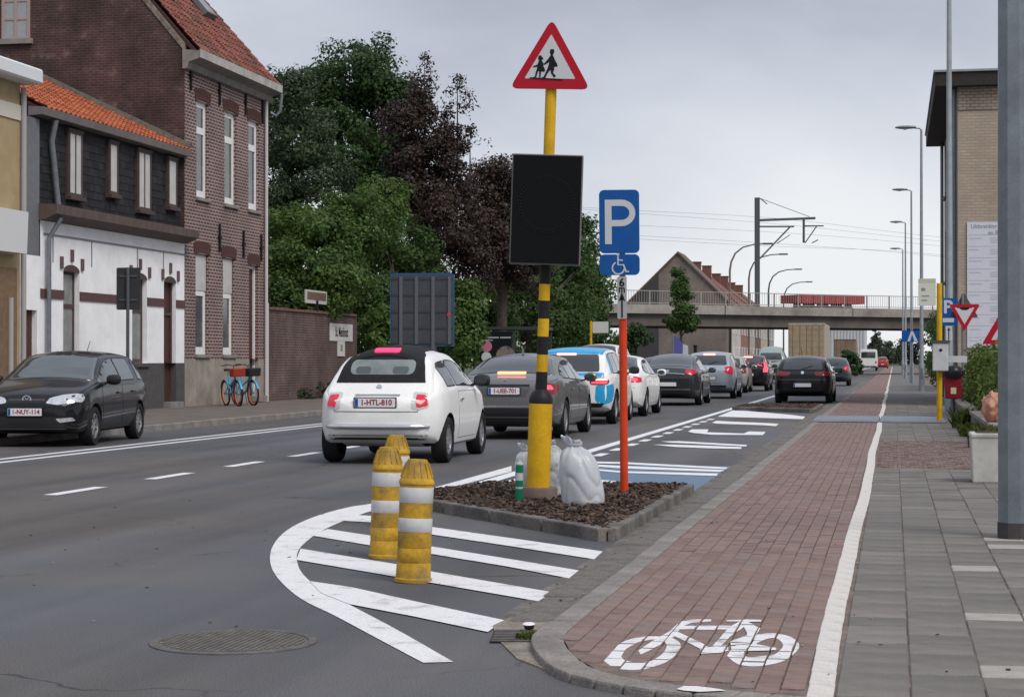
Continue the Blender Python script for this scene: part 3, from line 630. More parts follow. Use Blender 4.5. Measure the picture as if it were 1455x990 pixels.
b = MB(); b.tube([(XF+.46,yB+.05,zcor-.05),(XF+.42,yB+.05,zcor-.55),(XF+.3,yB+.0,zcor-.7),(XF+.15,yB-.05,zcor-.6)], .045, 10); b.build('gutter_bend', zinc, bh, w=True, smooth=50)
# --- white house with slate mansard
yW = YZ(57, 420)[0]; yE = yA-.01; wh = T('white_house', 'low white rendered house with dark slate mansard and orange tiled roof', 'house', (XF, yW, ZG))
zgu = YZ(262, 340)[1]; zma = YZ(262, 222)[1]; zpp = YZ(150, 516)[1]; XM = XF-.12
wo = [op((90,113,388,516)), op((188,209,400,516))]; do = op((233,250,398,566)); do = (do[0], do[1], ZG+.15, do[3])
zt_ = (wo[0][3]+do[3])/2; wo = [(o[0], o[1], zpp, zt_) for o in wo]; do = (do[0], do[1], do[2], zt_)
wall_x('facade_wall', XF, yW, yE, zpp, zgu, wo+[(do[0],do[1],zpp,do[3])], render_w, wh, depth=.3); wall_x('plinth', XF+.012, yW, yE, ZG-.05, zpp, [(do[0],do[1],do[2],zpp)], plinth, wh)
for o in wo: window_x(wh, XF, *o, dframe, mat('net_curtain', (.20,.215,.205), rough=.3, var=.25, vs=2, spec=.5), trans=(.62,), sill=plinth, fw=.08, inset=.12)
e = E('door', wh, Vector((XF, (do[0]+do[1])/2, do[2]))-wloc(wh)); w = (do[1]-do[0])/2; h = do[3]-do[2]
b = MB(); b.box(-.2,-.14,-w,w,0,h); dl = b.build('door_leaf', doorm, e); b = MB(); b.box(-.15,-.10,-w,-w+.09,0,h); b.box(-.15,-.10,w-.09,w,0,h); b.box(-.15,-.1,-w+.09,w-.09,h*.72,h*.72+.08); b.build('door_frame', dframe, e); b = MB(); b.box(-.15,.2,-w-.05,w+.05,-.15,-.002); b.build('door_step', stone, e)
for o in wo+[do]:
    yc = (o[0]+o[1])/2; hw = (o[1]-o[0])/2
    b = MB(); n = 12; A = [(XF+.006, yc-hw*1.02*math.cos(math.pi*i/n), o[3]-.02+.16*math.sin(math.pi*i/n)) for i in range(n+1)]; b.strip(A, [(XF+.006, p[1], o[3]-.02) for p in A]); b.build('arch_panel', dframe, wh, w=True, recalc=False)
    for dy, dz in ((-hw-.12,.06),(0,.24),(hw+.12,.06)): b = MB(); b.box(0,.04,-.06,.06,-.03,.24); b.build('eyebrow_brick', mat('eyebrow', (.13,.085,.085), rough=.8), wh, loc=Vector((XF+.002, yc+dy, o[3]+dz))-wloc(wh))
zbd = (YZ(57, 417)[1]+YZ(260, 432)[1])/2
segs = [yW]+[q for o in sorted(wo+[do]) for q in o[:2]]+[yE]
for a, q in zip(segs[::2], segs[1::2]): b = MB(); b.box(XF+.002,XF+.03,a+.002,q-.002,zbd-.10,zbd+.10); b.build('brown_band', mat('band_brown', (.11,.06,.058), rough=.8), wh, w=True)
for y_ in (YZ(75,330)[0], YZ(130,330)[0], YZ(195,340)[0], YZ(232,340)[0]): b = MB(); b.box(XF+.001,XF+.012,y_-.02,y_+.02,zgu-1.0,zgu-.42); b.build('render_joint', mat('joint_grey', (.22,.22,.23)), wh, w=True)
b = MB(); b.box(XF+.001,XF+.02,yW+.15,yE,zgu-.42,zgu-.38); b.build('render_joint', mat('joint_grey', (.2,.2,.2)), wh, w=True)
b = MB(); b.prism([(XF-.02,zgu-.12),(XF+.12,zgu-.10),(XF+.40,zgu+.02),(XF+.42,zgu+.22),(XF-.02,zgu+.24)], lambda x, z: (x,yW-.05,z), lambda x, z: (x,yE-.0,z)); b.build('gutter_cornice', wood, wh, w=True)
mo = [op((93,112,190,280), XM), op((151,163,205,268), XM), op((192,210,213,295), XM), op((235,247,225,288), XM)]; zt2 = sum(o[3] for o in mo)/4
mo = [(o[0], o[1], (zgu+.55 if i in (0, 2) else zgu+.78), zt2) for i, o in enumerate(mo)]
wall_x('mansard_backing', XM, yW, yE, zgu+.15, zma, mo, mat('slate_back', (.02,.02,.022), rough=.9), wh)
sb_ = MB()                                                     # slates
for r_ in range(int((zma-zgu-.2)/.18)):
    z = zgu+.22+r_*.18; y = yW+(.1 if r_ % 2 else 0)
    while y < yE-.02:
        y2 = min(y+.295, yE-.005)
        if not any(o[0]-.06 < (y+y2)/2 < o[1]+.06 and o[2]-.15 < z+.1 < o[3]+.1 for o in mo): x = XM+.004+random.uniform(0, .004); sb_.add([(x+.016,y+.004,z),(x+.016,y2-.004,z),(x+.004,y2-.004,z+.20),(x+.004,y+.004,z+.20),(x,y+.004,z),(x,y2-.004,z)], [(0,1,2,3),(4,5,1,0)])
        y += .3
tag(sb_.build('slate_cladding', slate, wh, w=True, recalc=False), kind='stuff')
for i, o in enumerate(mo):
    e = window_x(wh, XM+.10, *o, dframe, panep, bars=(.5,) if i in (0, 2) else (), fw=.055, sill=dframe, inset=.005)
    hw = (o[1]-o[0])/2; hh = o[3]-o[2]; b = MB(); b.box(-.10,-.02,-hw-.04,-hw,-.05,hh+.05); b.box(-.10,-.02,hw,hw+.04,-.05,hh+.05); b.box(-.10,.01,-hw-.06,hw+.06,hh,hh+.05); b.build('dormer_cheek', dframe, e)
b = MB(); b.box(XF-4.2,XM-.002,yW+.001,yW+.25,zgu+.15,zma); b.build('side_cheek', mat('cheek_grey', (.16,.165,.175), rough=.7, var=.1), wh, w=True)
b = MB(); b.prism([(XM-.05,zma-.04),(XM+.28,zma-.02),(XM+.32,zma+.14),(XM-.05,zma+.16)], lambda x, z: (x,yW-.25,z), lambda x, z: (x,yE-.0,z)); b.build('eaves_cornice', mat('eaves_grey', (.19,.17,.165), rough=.7, var=.15, vs=2), wh, w=True)
b = MB(); rx, rz_ = XM-4.3, zma+.2+2.1; b.prism([(XM+.2,zma+.14),(rx,rz_),(XM-8.5,zma+.1),(XM-8.5,zma),(rx,rz_-.12),(XM+.2,zma+.05)], lambda x, z: (x,yW-.08,z), lambda x, z: (x,yE-.0,z)); r2 = b.build('roof', mat('roof_under', (.06,.03,.02)), wh, w=True)
tiles('roof_tiling', tileo, r2, XM+.28, zma+.13, rx, rz_+.01, yW-.1, yE-.02)
b = MB(); b.box(XF-8,XF-.45,yW,yE,ZG-.05,zgu); b.build('inner_mass', plinth, wh, w=True)
b = MB(); b.bar((XM+.3,yE-.05,zma+.24), (rx,yE-.05,rz_+.10), .16, .14); b.build('flashing', mat('flashing_grey', (.17,.155,.13), rough=.9, var=.3, vs=6), wh, w=True)
for pts, r_ in (([(XM+.22,yW+.55,zma-.05),(XM+.10,yW+.6,zma-.5),(XM+.14,yW+.85,zgu+.25)], .07), ([(XF+.34,yW+.32,zgu-.05),(XF+.10,yW+.22,zgu-.5),(XF+.10,yW+.22,ZG)], .055)):
    b = MB(); b.tube(pts, r_, 10); b.build('downpipe', zinc, wh, w=True, smooth=50)
b = MB(); b.box(XF+.001,XF+.05,yW-1.15,yW-.01,ZG,zgu+.3); 
# --- tan house at the left edge with its passage
yL = YZ(28, 300, XF+.08)[0]; th = T('tan_house', 'tan rendered house with white cornice at the left edge', 'house', (XF, 28, ZG)); tanr_ = mat('tan_render', (.38,.285,.165), rough=.85, var=.1, vs=2)
ztc = YZ(10, 105, XF+.4)[1]
b = MB(); b.box(XF-8,XF+.08,26,yL,ZG-.05,ztc); b.build('wall', tanr_, th, w=True)
b = MB(); b.box(XF-.2,XF+.50,25.8,yL+.25,ztc-.02,ztc+.30); b.build('cornice', mat('cornice_white', (.66,.68,.70), rough=.6), th, w=True, bevel=.04)
zbnd = YZ(10, 156, XF+.08)[1]; b = MB(); b.box(XF+.082,XF+.11,26,yL,zbnd-.16,zbnd+.16); b.build('band', mat('band_cream', (.58,.54,.46), rough=.8), th, w=True)
zs_ = YZ(10, 360, XF+.08)[1]; b = MB(); b.box(XF+.082,XF+.13,26,yL-.3,YZ(10,362,XF+.08)[1],YZ(10,300,XF+.08)[1]); b.build('shop_fascia', mat('fascia_pale', (.50,.48,.46), rough=.6), th, w=True); b = MB(); b.box(XF+.082,XF+.12,26,yL-.2,ZG,YZ(10,380,XF+.08)[1]); b.build('shop_front', mat('shop_brown', (.19,.125,.075), rough=.6, var=.2), th, w=True)
b = MB(); b.prism([(26,YZ(10,300,XF+.08)[1]),(yL-.25,YZ(10,300,XF+.08)[1]),(yL-.32,YZ(10,360,XF+.08)[1]),(26,YZ(10,360,XF+.08)[1])], lambda y, z: (XF+.14,y,z), lambda y, z: (XF+.4,y,z)); b.build('awning', mat('awning_white', (.6,.6,.6), rough=.7), th, w=True)
for dy in (.04, -.55): b = MB(); b.tube([(XF+.15,yL+dy,ztc-.1 if dy > 0 else 2.6),(XF+.15,yL+dy,ZG)], .06, 10); b.build('downpipe', mat('pipe_grey', (.36,.34,.34), rough=.5), th, w=True, smooth=40)
pw = T('passage_wall', 'narrow white passage wall with brown door beside the white house', 'wall', (XF, yL, ZG)); zpw = YZ(40, 362)[1]
zd = YZ(40, 440)[1]; wall_x('wall', XF, yL+.001, yW-.001, ZG-.05, zpw, [(yL+.25,yW-.15,ZG-.05+.1,zd)], render_w, pw); b = MB(); b.box(XF-.2,XF-.12,yL+.25,yW-.15,ZG,zd); b.build('door', doorm, pw, w=True)
b = MB(); b.box(XF-.3,XF-.02,yL+.001,yW-.001,zpw,YZ(40,165)[1]); b.build('upper_cladding', mat('cheek_grey', (.16,.165,.175)), pw, w=True)
# --- garden wall, its signs
yG0, yG1 = yB+.02, YZ(507, 500)[0]; gw = T('garden_wall', 'old red brick garden wall overhung by trees beside the brick house', 'wall', (XF, yG0, ZG)); zgw = YZ(380, 440)[1]
b = MB(); b.box(XF-.3,XF,yG0,yG1,ZG-.05,zgw); b.build('wall', oldwall, gw, w=True)
for i in range(int((yG1-yG0)/.5)): b = MB(); b.box(XF-.35,XF+.05,yG0+i*.5+.006,yG0+i*.5+.494,zgw,zgw+.09+random.uniform(-.01,.01)); b.build('coping_stone', mat('coping_brick', (.15,.09,.07), rough=.95, var=.3, vs=6), gw, w=True, bevel=.01)
b = MB(); b.tube([(XF+.03,yG0+.05,ZG),(XF+.03,yG0+.05,zgw+.2)], .03, 8); b.build('cable_duct', mat('pipe_white', (.5,.5,.5)), gw, w=True)
ya, za = YZ(468, 484); yb, zb_ = YZ(500, 461); t = T('name_sign', 'white name sign with black lettering on the garden wall', 'sign', (XF+.03, (ya+yb)/2, (za+zb_)/2)); w, h = (yb-ya)/2, (zb_-za)/2
b = MB(); b.box(-.028,.0,-w,w,-h,h); b.build('panel', mat('sign_cream', (.62,.60,.58), rough=.6), t)
lettering('St. Meinhout', .46, pb, t, (.004, 0, 0), rot=(R(90), 0, R(90)), bold=.006, sx=.62)
ya, za = YZ(479, 506); yb, zb_ = YZ(489, 484.5); t = T('name_plate', 'small upright cream plate below the wall name sign', 'sign', (XF+.03, (ya+yb)/2, (za+zb_)/2)); w, h = (yb-ya)/2, (zb_-za)/2
b = MB(); b.box(-.028,.0,-w,w,-h,h); b.build('panel', mat('sign_cream', (.6,.6,.6)), t); b = MB(); b.box(.001,.005,-w*.3,w*.3,-h*.35,h*.5); b.build('print_block', mat('print_grey', (.25,.25,.25)), t)
ya, za = YZ(438, 430, XF+.1); yb, zb_ = YZ(468, 414, XF+.1); t = T('notice_board', 'small framed notice board above the garden wall under the leaves', 'sign', (XF+.02, (ya+yb)/2, zgw+.08)); w = (yb-ya)/2; h0 = za-zgw-.08
b = MB(); b.box(-.05,.05,-.05,.05,0,h0+.1); b.build('bracket', ironb, t); b = MB(); b.box(-.04,.0,-w,w,h0,h0+.42); b.build('frame', mat('notice_white', (.5,.5,.47), rough=.6), t); b = MB(); b.box(.001,.012,-w+.15,w-.15,h0+.12,h0+.36); b.build('notice', mat('notice_brown', (.16,.10,.07)), t)
# --- tan brick building on the right
Yb_ = 54.2; XB = 1.75; tb = T('office_building', 'tall tan brick building with dark flat overhanging roof on the right', 'building', (XB, Yb_, 0)); ze = PY(1400, 108, Yb_).z; yF = Yb_+14.5
b = MB(); b.add([(XB,Yb_,0),(XB+12,Yb_,0),(XB+12,Yb_,ze-.25),(XB,Yb_,ze-.25)], [(0,1,2,3)]); b.build('end_wall', tanbrick, tb, w=True, recalc=False)
fo_ = [(Yb_+1.0+i*3.3, Yb_+3.2+i*3.3, z, z+1.7) for i in range(4) for z in (1.0, 4.0, 6.9)]
wall_x('street_wall', XB, Yb_, yF, 0, ze-.25, fo_, mat('grey_render', (.33,.31,.28), rough=.85, var=.1), tb, depth=-.22)
for o in fo_: window_x(tb, XB, *o, mat('alu_frame', (.35,.36,.37), rough=.5), pane, bars=(.5,), sill=stone)
# (street wall faces the road: mirrored frame so that the panes sit inside)
for e in [o for o in tb.children if o.name.startswith('window')]: e.rotation_euler = (0, 0, math.pi)
dk_roof = mat('roof_dark', (.035,.03,.028), rough=.7, var=.2)
b = MB(); b.box(XB-.62,XB+12.5,Yb_-.25,yF+.4,ze-.30,ze+.10); b.build('roof_slab', dk_roof, tb, w=True, bevel=.02); b = MB(); b.box(XB-.66,XB+12.6,Yb_-.3,yF+.5,ze+.10,ze+.16); b.build('roof_edge', galvl, tb, w=True)
b = MB(); b.box(XB+.01,XB+12,Yb_-.02,Yb_-.004,ze-.95,ze-.30); b.build('frieze', brickmat('brick_frieze', (.34,.27,.20), (.28,.22,.17), (.15,.12,.10), bw=.22, rh=.085, ms=.014), tb, w=True)
for y in (Yb_+.35, yF-.2): b = MB(); b.tube([(XB-.08,y,ze-.3),(XB-.08,y,0)], .06, 10); b.build('downpipe', zinc, tb, w=True)
p0, p1 = PY(1374, 316, Yb_), PY(1462, 494, Yb_); bn = T('building_banner', 'tall white printed site banner hung on the tan brick wall', 'banner', ((p0.x+p1.x)/2, Yb_-.03, p1.z)); w, h = (p1.x-p0.x)/2, p0.z-p1.z
b = MB(); b.box(-w,w,-.015,.015,0,h); b.build('sheet', mat('banner_white', (.62,.63,.70), rough=.6, var=.03), bn)
bt = mat('banner_text', (.30,.32,.36), rough=.7); lettering('Uitbreiding NICC', .155, bt, bn, (-w+.10,-.018,h-.12), align='LEFT', bold=.003); lettering('en 8 Flats', .155, bt, bn, (-w+.56,-.018,h-.30), align='LEFT', bold=.003)
pr = mat('banner_print', (.47,.49,.54), rough=.7)
for i in range(10):
    z = h-.46-i*.315; b = MB(); b.box(-w+.03,w-.03,-.019,-.0165,z+.10,z+.112); b.build('rule_line', pr, bn)
    b = MB(); 
    for j in range(3): b.box(-w+.62,-w+.62+random.uniform(.35,.62),-.019,-.0165,z-.06*j,z-.06*j+.026)
    b.box(-w+.05,-w+.05+random.uniform(.2,.4),-.019,-.0165,z,z+.026); b.build('print_lines', pr, bn)
# ================================================================ vehicles
tyrem = mat('tyre', (.018,.018,.019), rough=.85, fine=.2, fs=40)
rimm = mat('alloy', (.50,.50,.52), rough=.35, metal=.85, var=.1)
glassm = mat('car_glass', (.022,.028,.030), rough=.04, spec=.9, coat=.3)
blackp = mat('black_plastic', (.022,.022,.024), rough=.55)
chrome = mat('chrome', (.68,.68,.70), rough=.16, metal=1)
platem = mat('plate_white', (.72,.72,.74), rough=.4)
platered = mat('plate_red', (.33,.03,.045), rough=.5)
plateblue = mat('plate_blue', (.02,.08,.35), rough=.5)
tail = mat('tail_lamp', (.42,.012,.025), rough=.18, coat=.6, emit=.18, ecol=(.9,.03,.08))
taillit = mat('tail_lamp_lit', (.8,.05,.09), rough=.2, emit=.9, ecol=(1,.10,.14))
taildark = mat('tail_lamp_dark', (.20,.012,.02), rough=.15, coat=.7)
braklit = mat('brake_lamp_lit', (1,.2,.15), rough=.3, emit=3.0, ecol=(1,.22,.17))
headl = mat('head_lamp', (.55,.56,.58), rough=.12, coat=.8, metal=.4, var=.3, vs=14)
lowgl = mat('lamp_clear', (.55,.53,.53), rough=.15, coat=.7)
def paintm(name, c, metal=.0, rough=.34): return mat('paint_'+name, c, rough=rough, metal=metal, coat=.55, spec=.12, fine=.03, fs=30, var=.03, vs=2)
def make_wheel(parent, x, y, r, side, w=.20, spokes=5, rim=None):
    e = E('wheel', parent, (x, y, r), (0, 0, 0))
    M = Matrix.Rotation(R(90)*side, 3, 'Y')
    b = MB(); h = w/2
    b.lathe([(r*.66,-h*.9),(r*.80,-h),(r*.94,-h*.95),(r,-h*.6),(r,h*.6),(r*.94,h*.95),(r*.80,h),(r*.66,h*.9),(r*.64,h*.5),(r*.64,-h*.5),(r*.66,-h*.9)], 32, M=M, cap=False); b.build('tyre', tyrem, e, smooth=35)
    b = MB(); rr = r*.66
    b.lathe([(rr*.98,-h*.5),(rr*.98,h*.80),(rr*.90,h*.82),(rr*.88,h*.45)], 32, M=M, cap=False)
    b.lathe([(rr*.30,h*.2),(rr*.26,h*.70),(rr*.1,h*.75)], 16, M=M)
    for i in range(spokes):
        a = 2*math.pi*i/spokes; Q = M@Matrix.Rotation(a, 3, 'Z')
        b.obox(M@(Matrix.Rotation(a, 3, 'Z')@Vector((rr*.56, 0, h*.62))), (rr*.70, rr*(.30 if spokes < 7 else .17), .02), Q)
    b.build('rim', rim or rimm, e, smooth=30)
    b = MB(); b.lathe([(.02,-h*.3),(rr*.95,-h*.3),(rr*.95,-h*.28),(.02,-h*.28)], 20, M=M, cap=False); b.lathe([(.01,h*.12),(rr*.93,h*.12)], 20, M=M, cap=False); b.build('brake_disc', mat('disc_dark', (.03,.03,.03), rough=.6, metal=.5), e)
    return e
class Car:
    def __init__(s, P):
        s.P = P; s.L = P['L']; s.top, s.belt, s.bot, s.wid = (pchip(P[k]) for k in ('top', 'belt', 'bot', 'wid'))
        s.tum = P.get('tum', .32); s.crown = P.get('crown', .055); s.r = P.get('r', .09)
    def sec(s, y):
        zb, zs, w = s.bot(y), s.belt(y), s.wid(y); zt = max(s.top(y), zs+.015); h = zt-zs
        c, r = min(s.crown, h*.45), min(s.r, h*.42); wb = w*.945; wt = wb-s.tum*(h-c)
        pts = [(0, zb), (w*.5, zb), (w*.86, zb)]
        for f in (.05, .13, .24, .36, .48, .60, .72, .83, .91, .965):
            x = w*(1-.085*((.5-f)/.5)**2) if f < .5 else w*(1-.04*((f-.5)/.5)**2)
            pts.append((x, zb+f*(zs-zb)))
        for f in (0, .12, .3, .5, .7, .88): pts.append((wb+(wt-wb)*f+.014*math.sin(math.pi*f)*min(1, h*3), zs+(h-c-r)*f))
        for a in (0, 30, 60, 90): pts.append((wt-r+r*math.cos(R(a)), zt-c-r+r*math.sin(R(a))))
        for f in (.2, .4, .6, .8, 1): pts.append(((wt-r)*(1-f), zt-c*(1-f)**2))
        return pts
    def topw(s, y):
        zs, w = s.belt(y), s.wid(y); zt = max(s.top(y), zs+.015); h = zt-zs; c, r = min(s.crown, h*.45), min(s.r, h*.42)
        return w*.945-s.tum*(h-c), c, r, zt
    def sidetop(s, y):
        wt, c, r, zt = s.topw(y); return zt-c-r*.75
    def mesh(s):
        ny = 64; ys = [s.L*(.55*t+.45*(.5-.5*math.cos(math.pi*t))) for t in [i/(ny-1) for i in range(ny)]]
        rings = []
        def full(p, y): return [(x, y, z) for x, z in p]+[(-x, y, z) for x, z in p[-2:0:-1]]
        ce = s.P.get('cap', [(.35,.085),(.7,.075),(.88,.055),(.965,.022)])
        p0 = s.sec(0); zc = (p0[0][1]+p0[-1][1])/2
        for k, d in ce: rings.append(full([(x*k, zc+(z-zc)*k) for x, z in p0], -d))
        for y in ys: rings.append(full(s.sec(y), y))
        p1 = s.sec(s.L); zc1 = (p1[0][1]+p1[-1][1])/2
        for k, d in reversed(s.P.get('capf', ce)): rings.append(full([(x*k, zc1+(z-zc1)*k) for x, z in p1], s.L+d))
        n = len(rings[0]); v = [q for r in rings for q in r]; f = []
        for i in range(len(rings)-1):
            for j in range(n): f.append((i*n+j, i*n+(j+1)%n, (i+1)*n+(j+1)%n, (i+1)*n+j))
        f.append(tuple(range(n-1, -1, -1))); f.append(tuple((len(rings)-1)*n+j for j in range(n)))
        s.v, s.f = v, f; s.bvh = BVHTree.FromPolygons(v, f); return v, f
    def patch(s, poly, axis, sgn, name, m, parent, off=.006, grid=.07, smooth=True):
        bm = bmesh.new(); vs = [bm.verts.new((p[0], p[1], 0)) for p in poly]; bm.faces.new(vs)
        xs = [p[0] for p in poly]; zs = [p[1] for p in poly]
        for a, lo, hi in ((0, min(xs), max(xs)), (1, min(zs), max(zs))):
            k = int((hi-lo)/grid)
            for i in range(1, k+1):
                co = [0, 0, 0]; no = [0, 0, 0]; co[a] = lo+(hi-lo)*i/(k+1); no[a] = 1
                bmesh.ops.bisect_plane(bm, geom=bm.verts[:]+bm.edges[:]+bm.faces[:], plane_co=co, plane_no=no, dist=1e-5)
        nor = {}
        bm.verts.ensure_lookup_table()
        for v in bm.verts:
            a, b_ = v.co.x, v.co.y
            if axis == 'x': o, d = Vector((sgn*3, a, b_)), Vector((-sgn, 0, 0))
            elif axis == 'y': o, d = Vector((a, -4 if sgn < 0 else s.L+4, b_)), Vector((0, -sgn, 0))
            else: o, d = Vector((a, b_, 4)), Vector((0, 0, -1))
            hit = s.bvh.ray_cast(o, d)
            if hit[0] is None: hit = s.bvh.find_nearest(o+d*(3 if axis == 'x' else (4 if axis == 'y' and sgn < 0 else 4)))
            n = hit[1]; n = n if n.dot(d) < 0 else -n
            v.co = hit[0]+n*off; nor[v.index] = n
        bm.verts.index_update(); nn = [nor[i] for i in range(len(bm.verts))]
        be = [e for e in bm.edges if len(e.link_faces) == 1]
        ret = bmesh.ops.extrude_edge_only(bm, edges=be)
        new = [g for g in ret['geom'] if isinstance(g, bmesh.types.BMVert)]
        kd = [(v.co.copy(), nn[i]) for i, v in enumerate(bm.verts) if i < len(nn)]
        for v in new:
            n = min(kd, key=lambda q: (q[0]-v.co).length_squared)[1]; v.co -= n*(off+.012)
        bmesh.ops.recalc_face_normals(bm, faces=bm.faces)
        me = bpy.data.meshes.new(name); bm.to_mesh(me); bm.free(); me.materials.append(m)
        if smooth: me.polygons.foreach_set('use_smooth', [True]*len(me.polygons)); me.set_sharp_from_angle(angle=R(50))
        return link(name, me, parent)
    def spatch(s, y0, y1, name, m, parent, x0=-1, x1=1, inset=.03, off=.006, round_=.25, ny=14, nx=12):   # patch on the upper surface between two stations
        def P(y, f):
            wt, c, r, zt = s.topw(y); hw = max(.05, wt-r*.55-inset); q = abs(f)
            return Vector((f*hw, y, zt-c*q*q-(r*.12 if q > .85 else 0)*((q-.85)/.15)**2 if q > .85 else zt-c*q*q))
        b = MB(); V = []
        for i in range(ny+1):
            t = i/ny; y = y0+(y1-y0)*t
            for j in range(nx+1):
                f = x0+(x1-x0)*j/nx; k = 1-round_*.12*max(0, abs(2*t-1)-.8)/.2
                p = P(y, f*k); dy = P(y+.01, f*k)-P(y-.01, f*k); dx = P(y, min(.999, f*k+.02))-P(y, max(-.999, f*k-.02)); n = dx.cross(dy).normalized()
                if n.z < 0: n = -n
                V.append(p+n*off)
        m_ = nx+1; F_ = [(i*m_+j, i*m_+j+1, (i+1)*m_+j+1, (i+1)*m_+j) for i in range(ny) for j in range(nx)]
        b.add(V, F_); o = b.build(name, m, parent, smooth=50); md = o.modifiers.new('thick', 'SOLIDIFY'); md.thickness = .012; md.offset = -1; return o
    def hit(s, x, z, sgn):
        h = s.bvh.ray_cast(Vector((x, -4 if sgn < 0 else s.L+4, z)), Vector((0, -sgn, 0))); return h[0] if h[0] else Vector((x, 0 if sgn < 0 else s.L, z))
    def glass_poly(s, ya, yb, lo=.03, hi=.0, n=10, slant=0.):
        # side window between two stations, bounded by belt line and roof rail
        low, up = [], []
        for i in range(n+1):
            y = ya+(yb-ya)*i/n; zl = s.belt(y)+lo; zu = s.sidetop(y)-hi
            low.append((y, zl)); up.append((y+slant*(0 if zu-zl < .02 else 1), max(zu, zl+.012)))
        return rpoly([p for i, p in enumerate(low) if i % 2 == 0]+[p for i, p in enumerate(up[::-1]) if i % 2 == 0], .03, 2)
def scale_poly(P, d):
    cx = sum(p[0] for p in P)/len(P); cy = sum(p[1] for p in P)/len(P)
    return [(p[0]+d*(1 if p[0] > cx else -1), p[1]+d*(1 if p[1] > cy else -1)) for p in P]
def build_car(P, label, cat='car', group=None, name='car', wheels=True, bool_=True):
    c = Car(P); root = T(name, label, cat, group=group); v, f = c.mesh(); pm_ = P['paint']; W = max(w for _, w in P['wid'])
    me = bpy.data.meshes.new('body'); me.from_pydata(v, [], f); me.materials.append(pm_); me.materials.append(blackp)
    bm = bmesh.new(); bm.from_mesh(me); bmesh.ops.recalc_face_normals(bm, faces=bm.faces); bm.to_mesh(me); bm.free()
    body = link('body', me, root)
    wr = P['wr']; axles = P['axles']
    if bool_:
        cut = MB()
        for y in axles:
            for sd in (-1, 1):
                cut.lathe([(wr+.045, 0), (wr+.045, .6)], 28, c=(sd*(W-.30), y, wr+.005), M=Matrix.Rotation(R(90)*sd, 3, 'Y'))
        co = cut.build('cutter', blackp); md = body.modifiers.new('b', 'BOOLEAN'); md.operation = 'DIFFERENCE'; md.object = co; md.solver = 'EXACT'; md.material_mode = 'TRANSFER'
        dg = bpy.context.evaluated_depsgraph_get(); dg.update(); m2 = bpy.data.meshes.new_from_object(body.evaluated_get(dg)); body.modifiers.clear(); body.data = m2; m2.name = 'body'; bpy.data.objects.remove(co)
    body.data.polygons.foreach_set('use_smooth', [True]*len(body.data.polygons)); body.data.set_sharp_from_angle(angle=R(38))
    if wheels:
        for y in axles:
            for sd in (-1, 1): make_wheel(root, sd*(c.wid(y)-.105), y, wr, sd, spokes=P.get('spokes', 5))
    gm = P.get('glass', glassm)
    for sd in (-1, 1):
        for ya, yb in P.get('side', []): 
            gp0 = c.glass_poly(ya, yb, P.get('glo', .03)); c.patch(scale_poly(gp0, .016), 'x', sd, 'window_seal', blackp, root, .003, .12); g = c.patch(gp0, 'x', sd, 'side_window', gm, root, .006)
        for k, poly in enumerate(P.get('doors', [])):
            c.patch(scale_poly(poly, .007), 'x', sd, 'door_gap', blackp, root, .0015, .12)
            d = c.patch(poly, 'x', sd, 'door', pm_, root, .0035, .10)
            hy, hz = P['handles'][k]; h = c.bvh.ray_cast(Vector((sd*3, hy, hz)), Vector((-sd, 0, 0)))[0]
            if h: b = MB(); b.box(-.012, .012, -.085, .085, -.014, .014); b.build('handle', P.get('handlem', pm_), d, loc=(h.x+sd*.016, hy, hz), bevel=.008, seg=2)
        if 'mirror' in P:
            my, mz = P['mirror']; h = c.bvh.ray_cast(Vector((sd*3, my, mz-.03)), Vector((-sd, 0, 0)))[0] or Vector((sd*W*.9, my, mz))
            b = MB(); n = 10
            b.lathe([(.004,-.11),(.055,-.095),(.078,-.04),(.08,.03),(.07,.09),(.045,.115),(.004,.12)], 14, c=(h.x+sd*.15, my, mz+.03), M=Matrix.Rotation(R(90), 3, 'Y')@Matrix.Diagonal((1.0, .72, 1.0)))
            b.bar((h.x-sd*.03, my+.02, mz-.05), (h.x+sd*.11, my, mz+.0), .05, .03); mo = b.build('mirror', P.get('mirm', blackp), root, smooth=40)
            b = MB(); b.plate(ell(0, 0, .085, .055, 16), -.002, .002); b.build('mirror_glass', glassm, mo, loc=(h.x+sd*.15, my-.06, mz+.03))
    if 'ws' in P: c.spatch(*P['ws'], 'windscreen', gm, root, inset=.02)
    if 'rw' in P: c.spatch(*P['rw'], 'rear_window', gm, root, inset=P.get('rwi', .03))
    for it in P.get('patches', []):
        nm, poly, ax, sg, m = it[:5]; of = it[5] if len(it) > 5 else .006; mir = it[6] if len(it) > 6 else False
        c.patch(poly, ax, sg, nm, m, root, of)
        if mir: c.patch([(-x, z) for x, z in poly][::-1] if ax != 'x' else poly, ax, sg if ax != 'x' else -sg, nm, m, root, of)
    for (z, sg, txt) in P.get('plates', []):
        h = c.hit(0, z, sg); pl = MB(); pl.plate(rrect(-.26, .26, -.055, .055, .008, 2), -.006, .006); po = pl.build('license_plate', platem, root, loc=(0, h.y+sg*.022, z), rot=(0, 0, math.pi if sg > 0 else 0))
        b = MB(); b.plate(rrect(-.275, .275, -.068, .068, .01, 2), -.004, .012); b.build('plate_holder', blackp, po, loc=(0, .004, 0))
        b = MB(); b.box(-.255, -.215, -.0085, -.005, -.05, .05); b.build('country_band', plateblue, po)
        if txt: lettering(txt, .098, platered, po, (.018, -.0075, 0), bold=.0028, sx=.92)
    for fn in P.get('extra', []): fn(c, root)
    ep = P.get('exhaust')
    return root, c
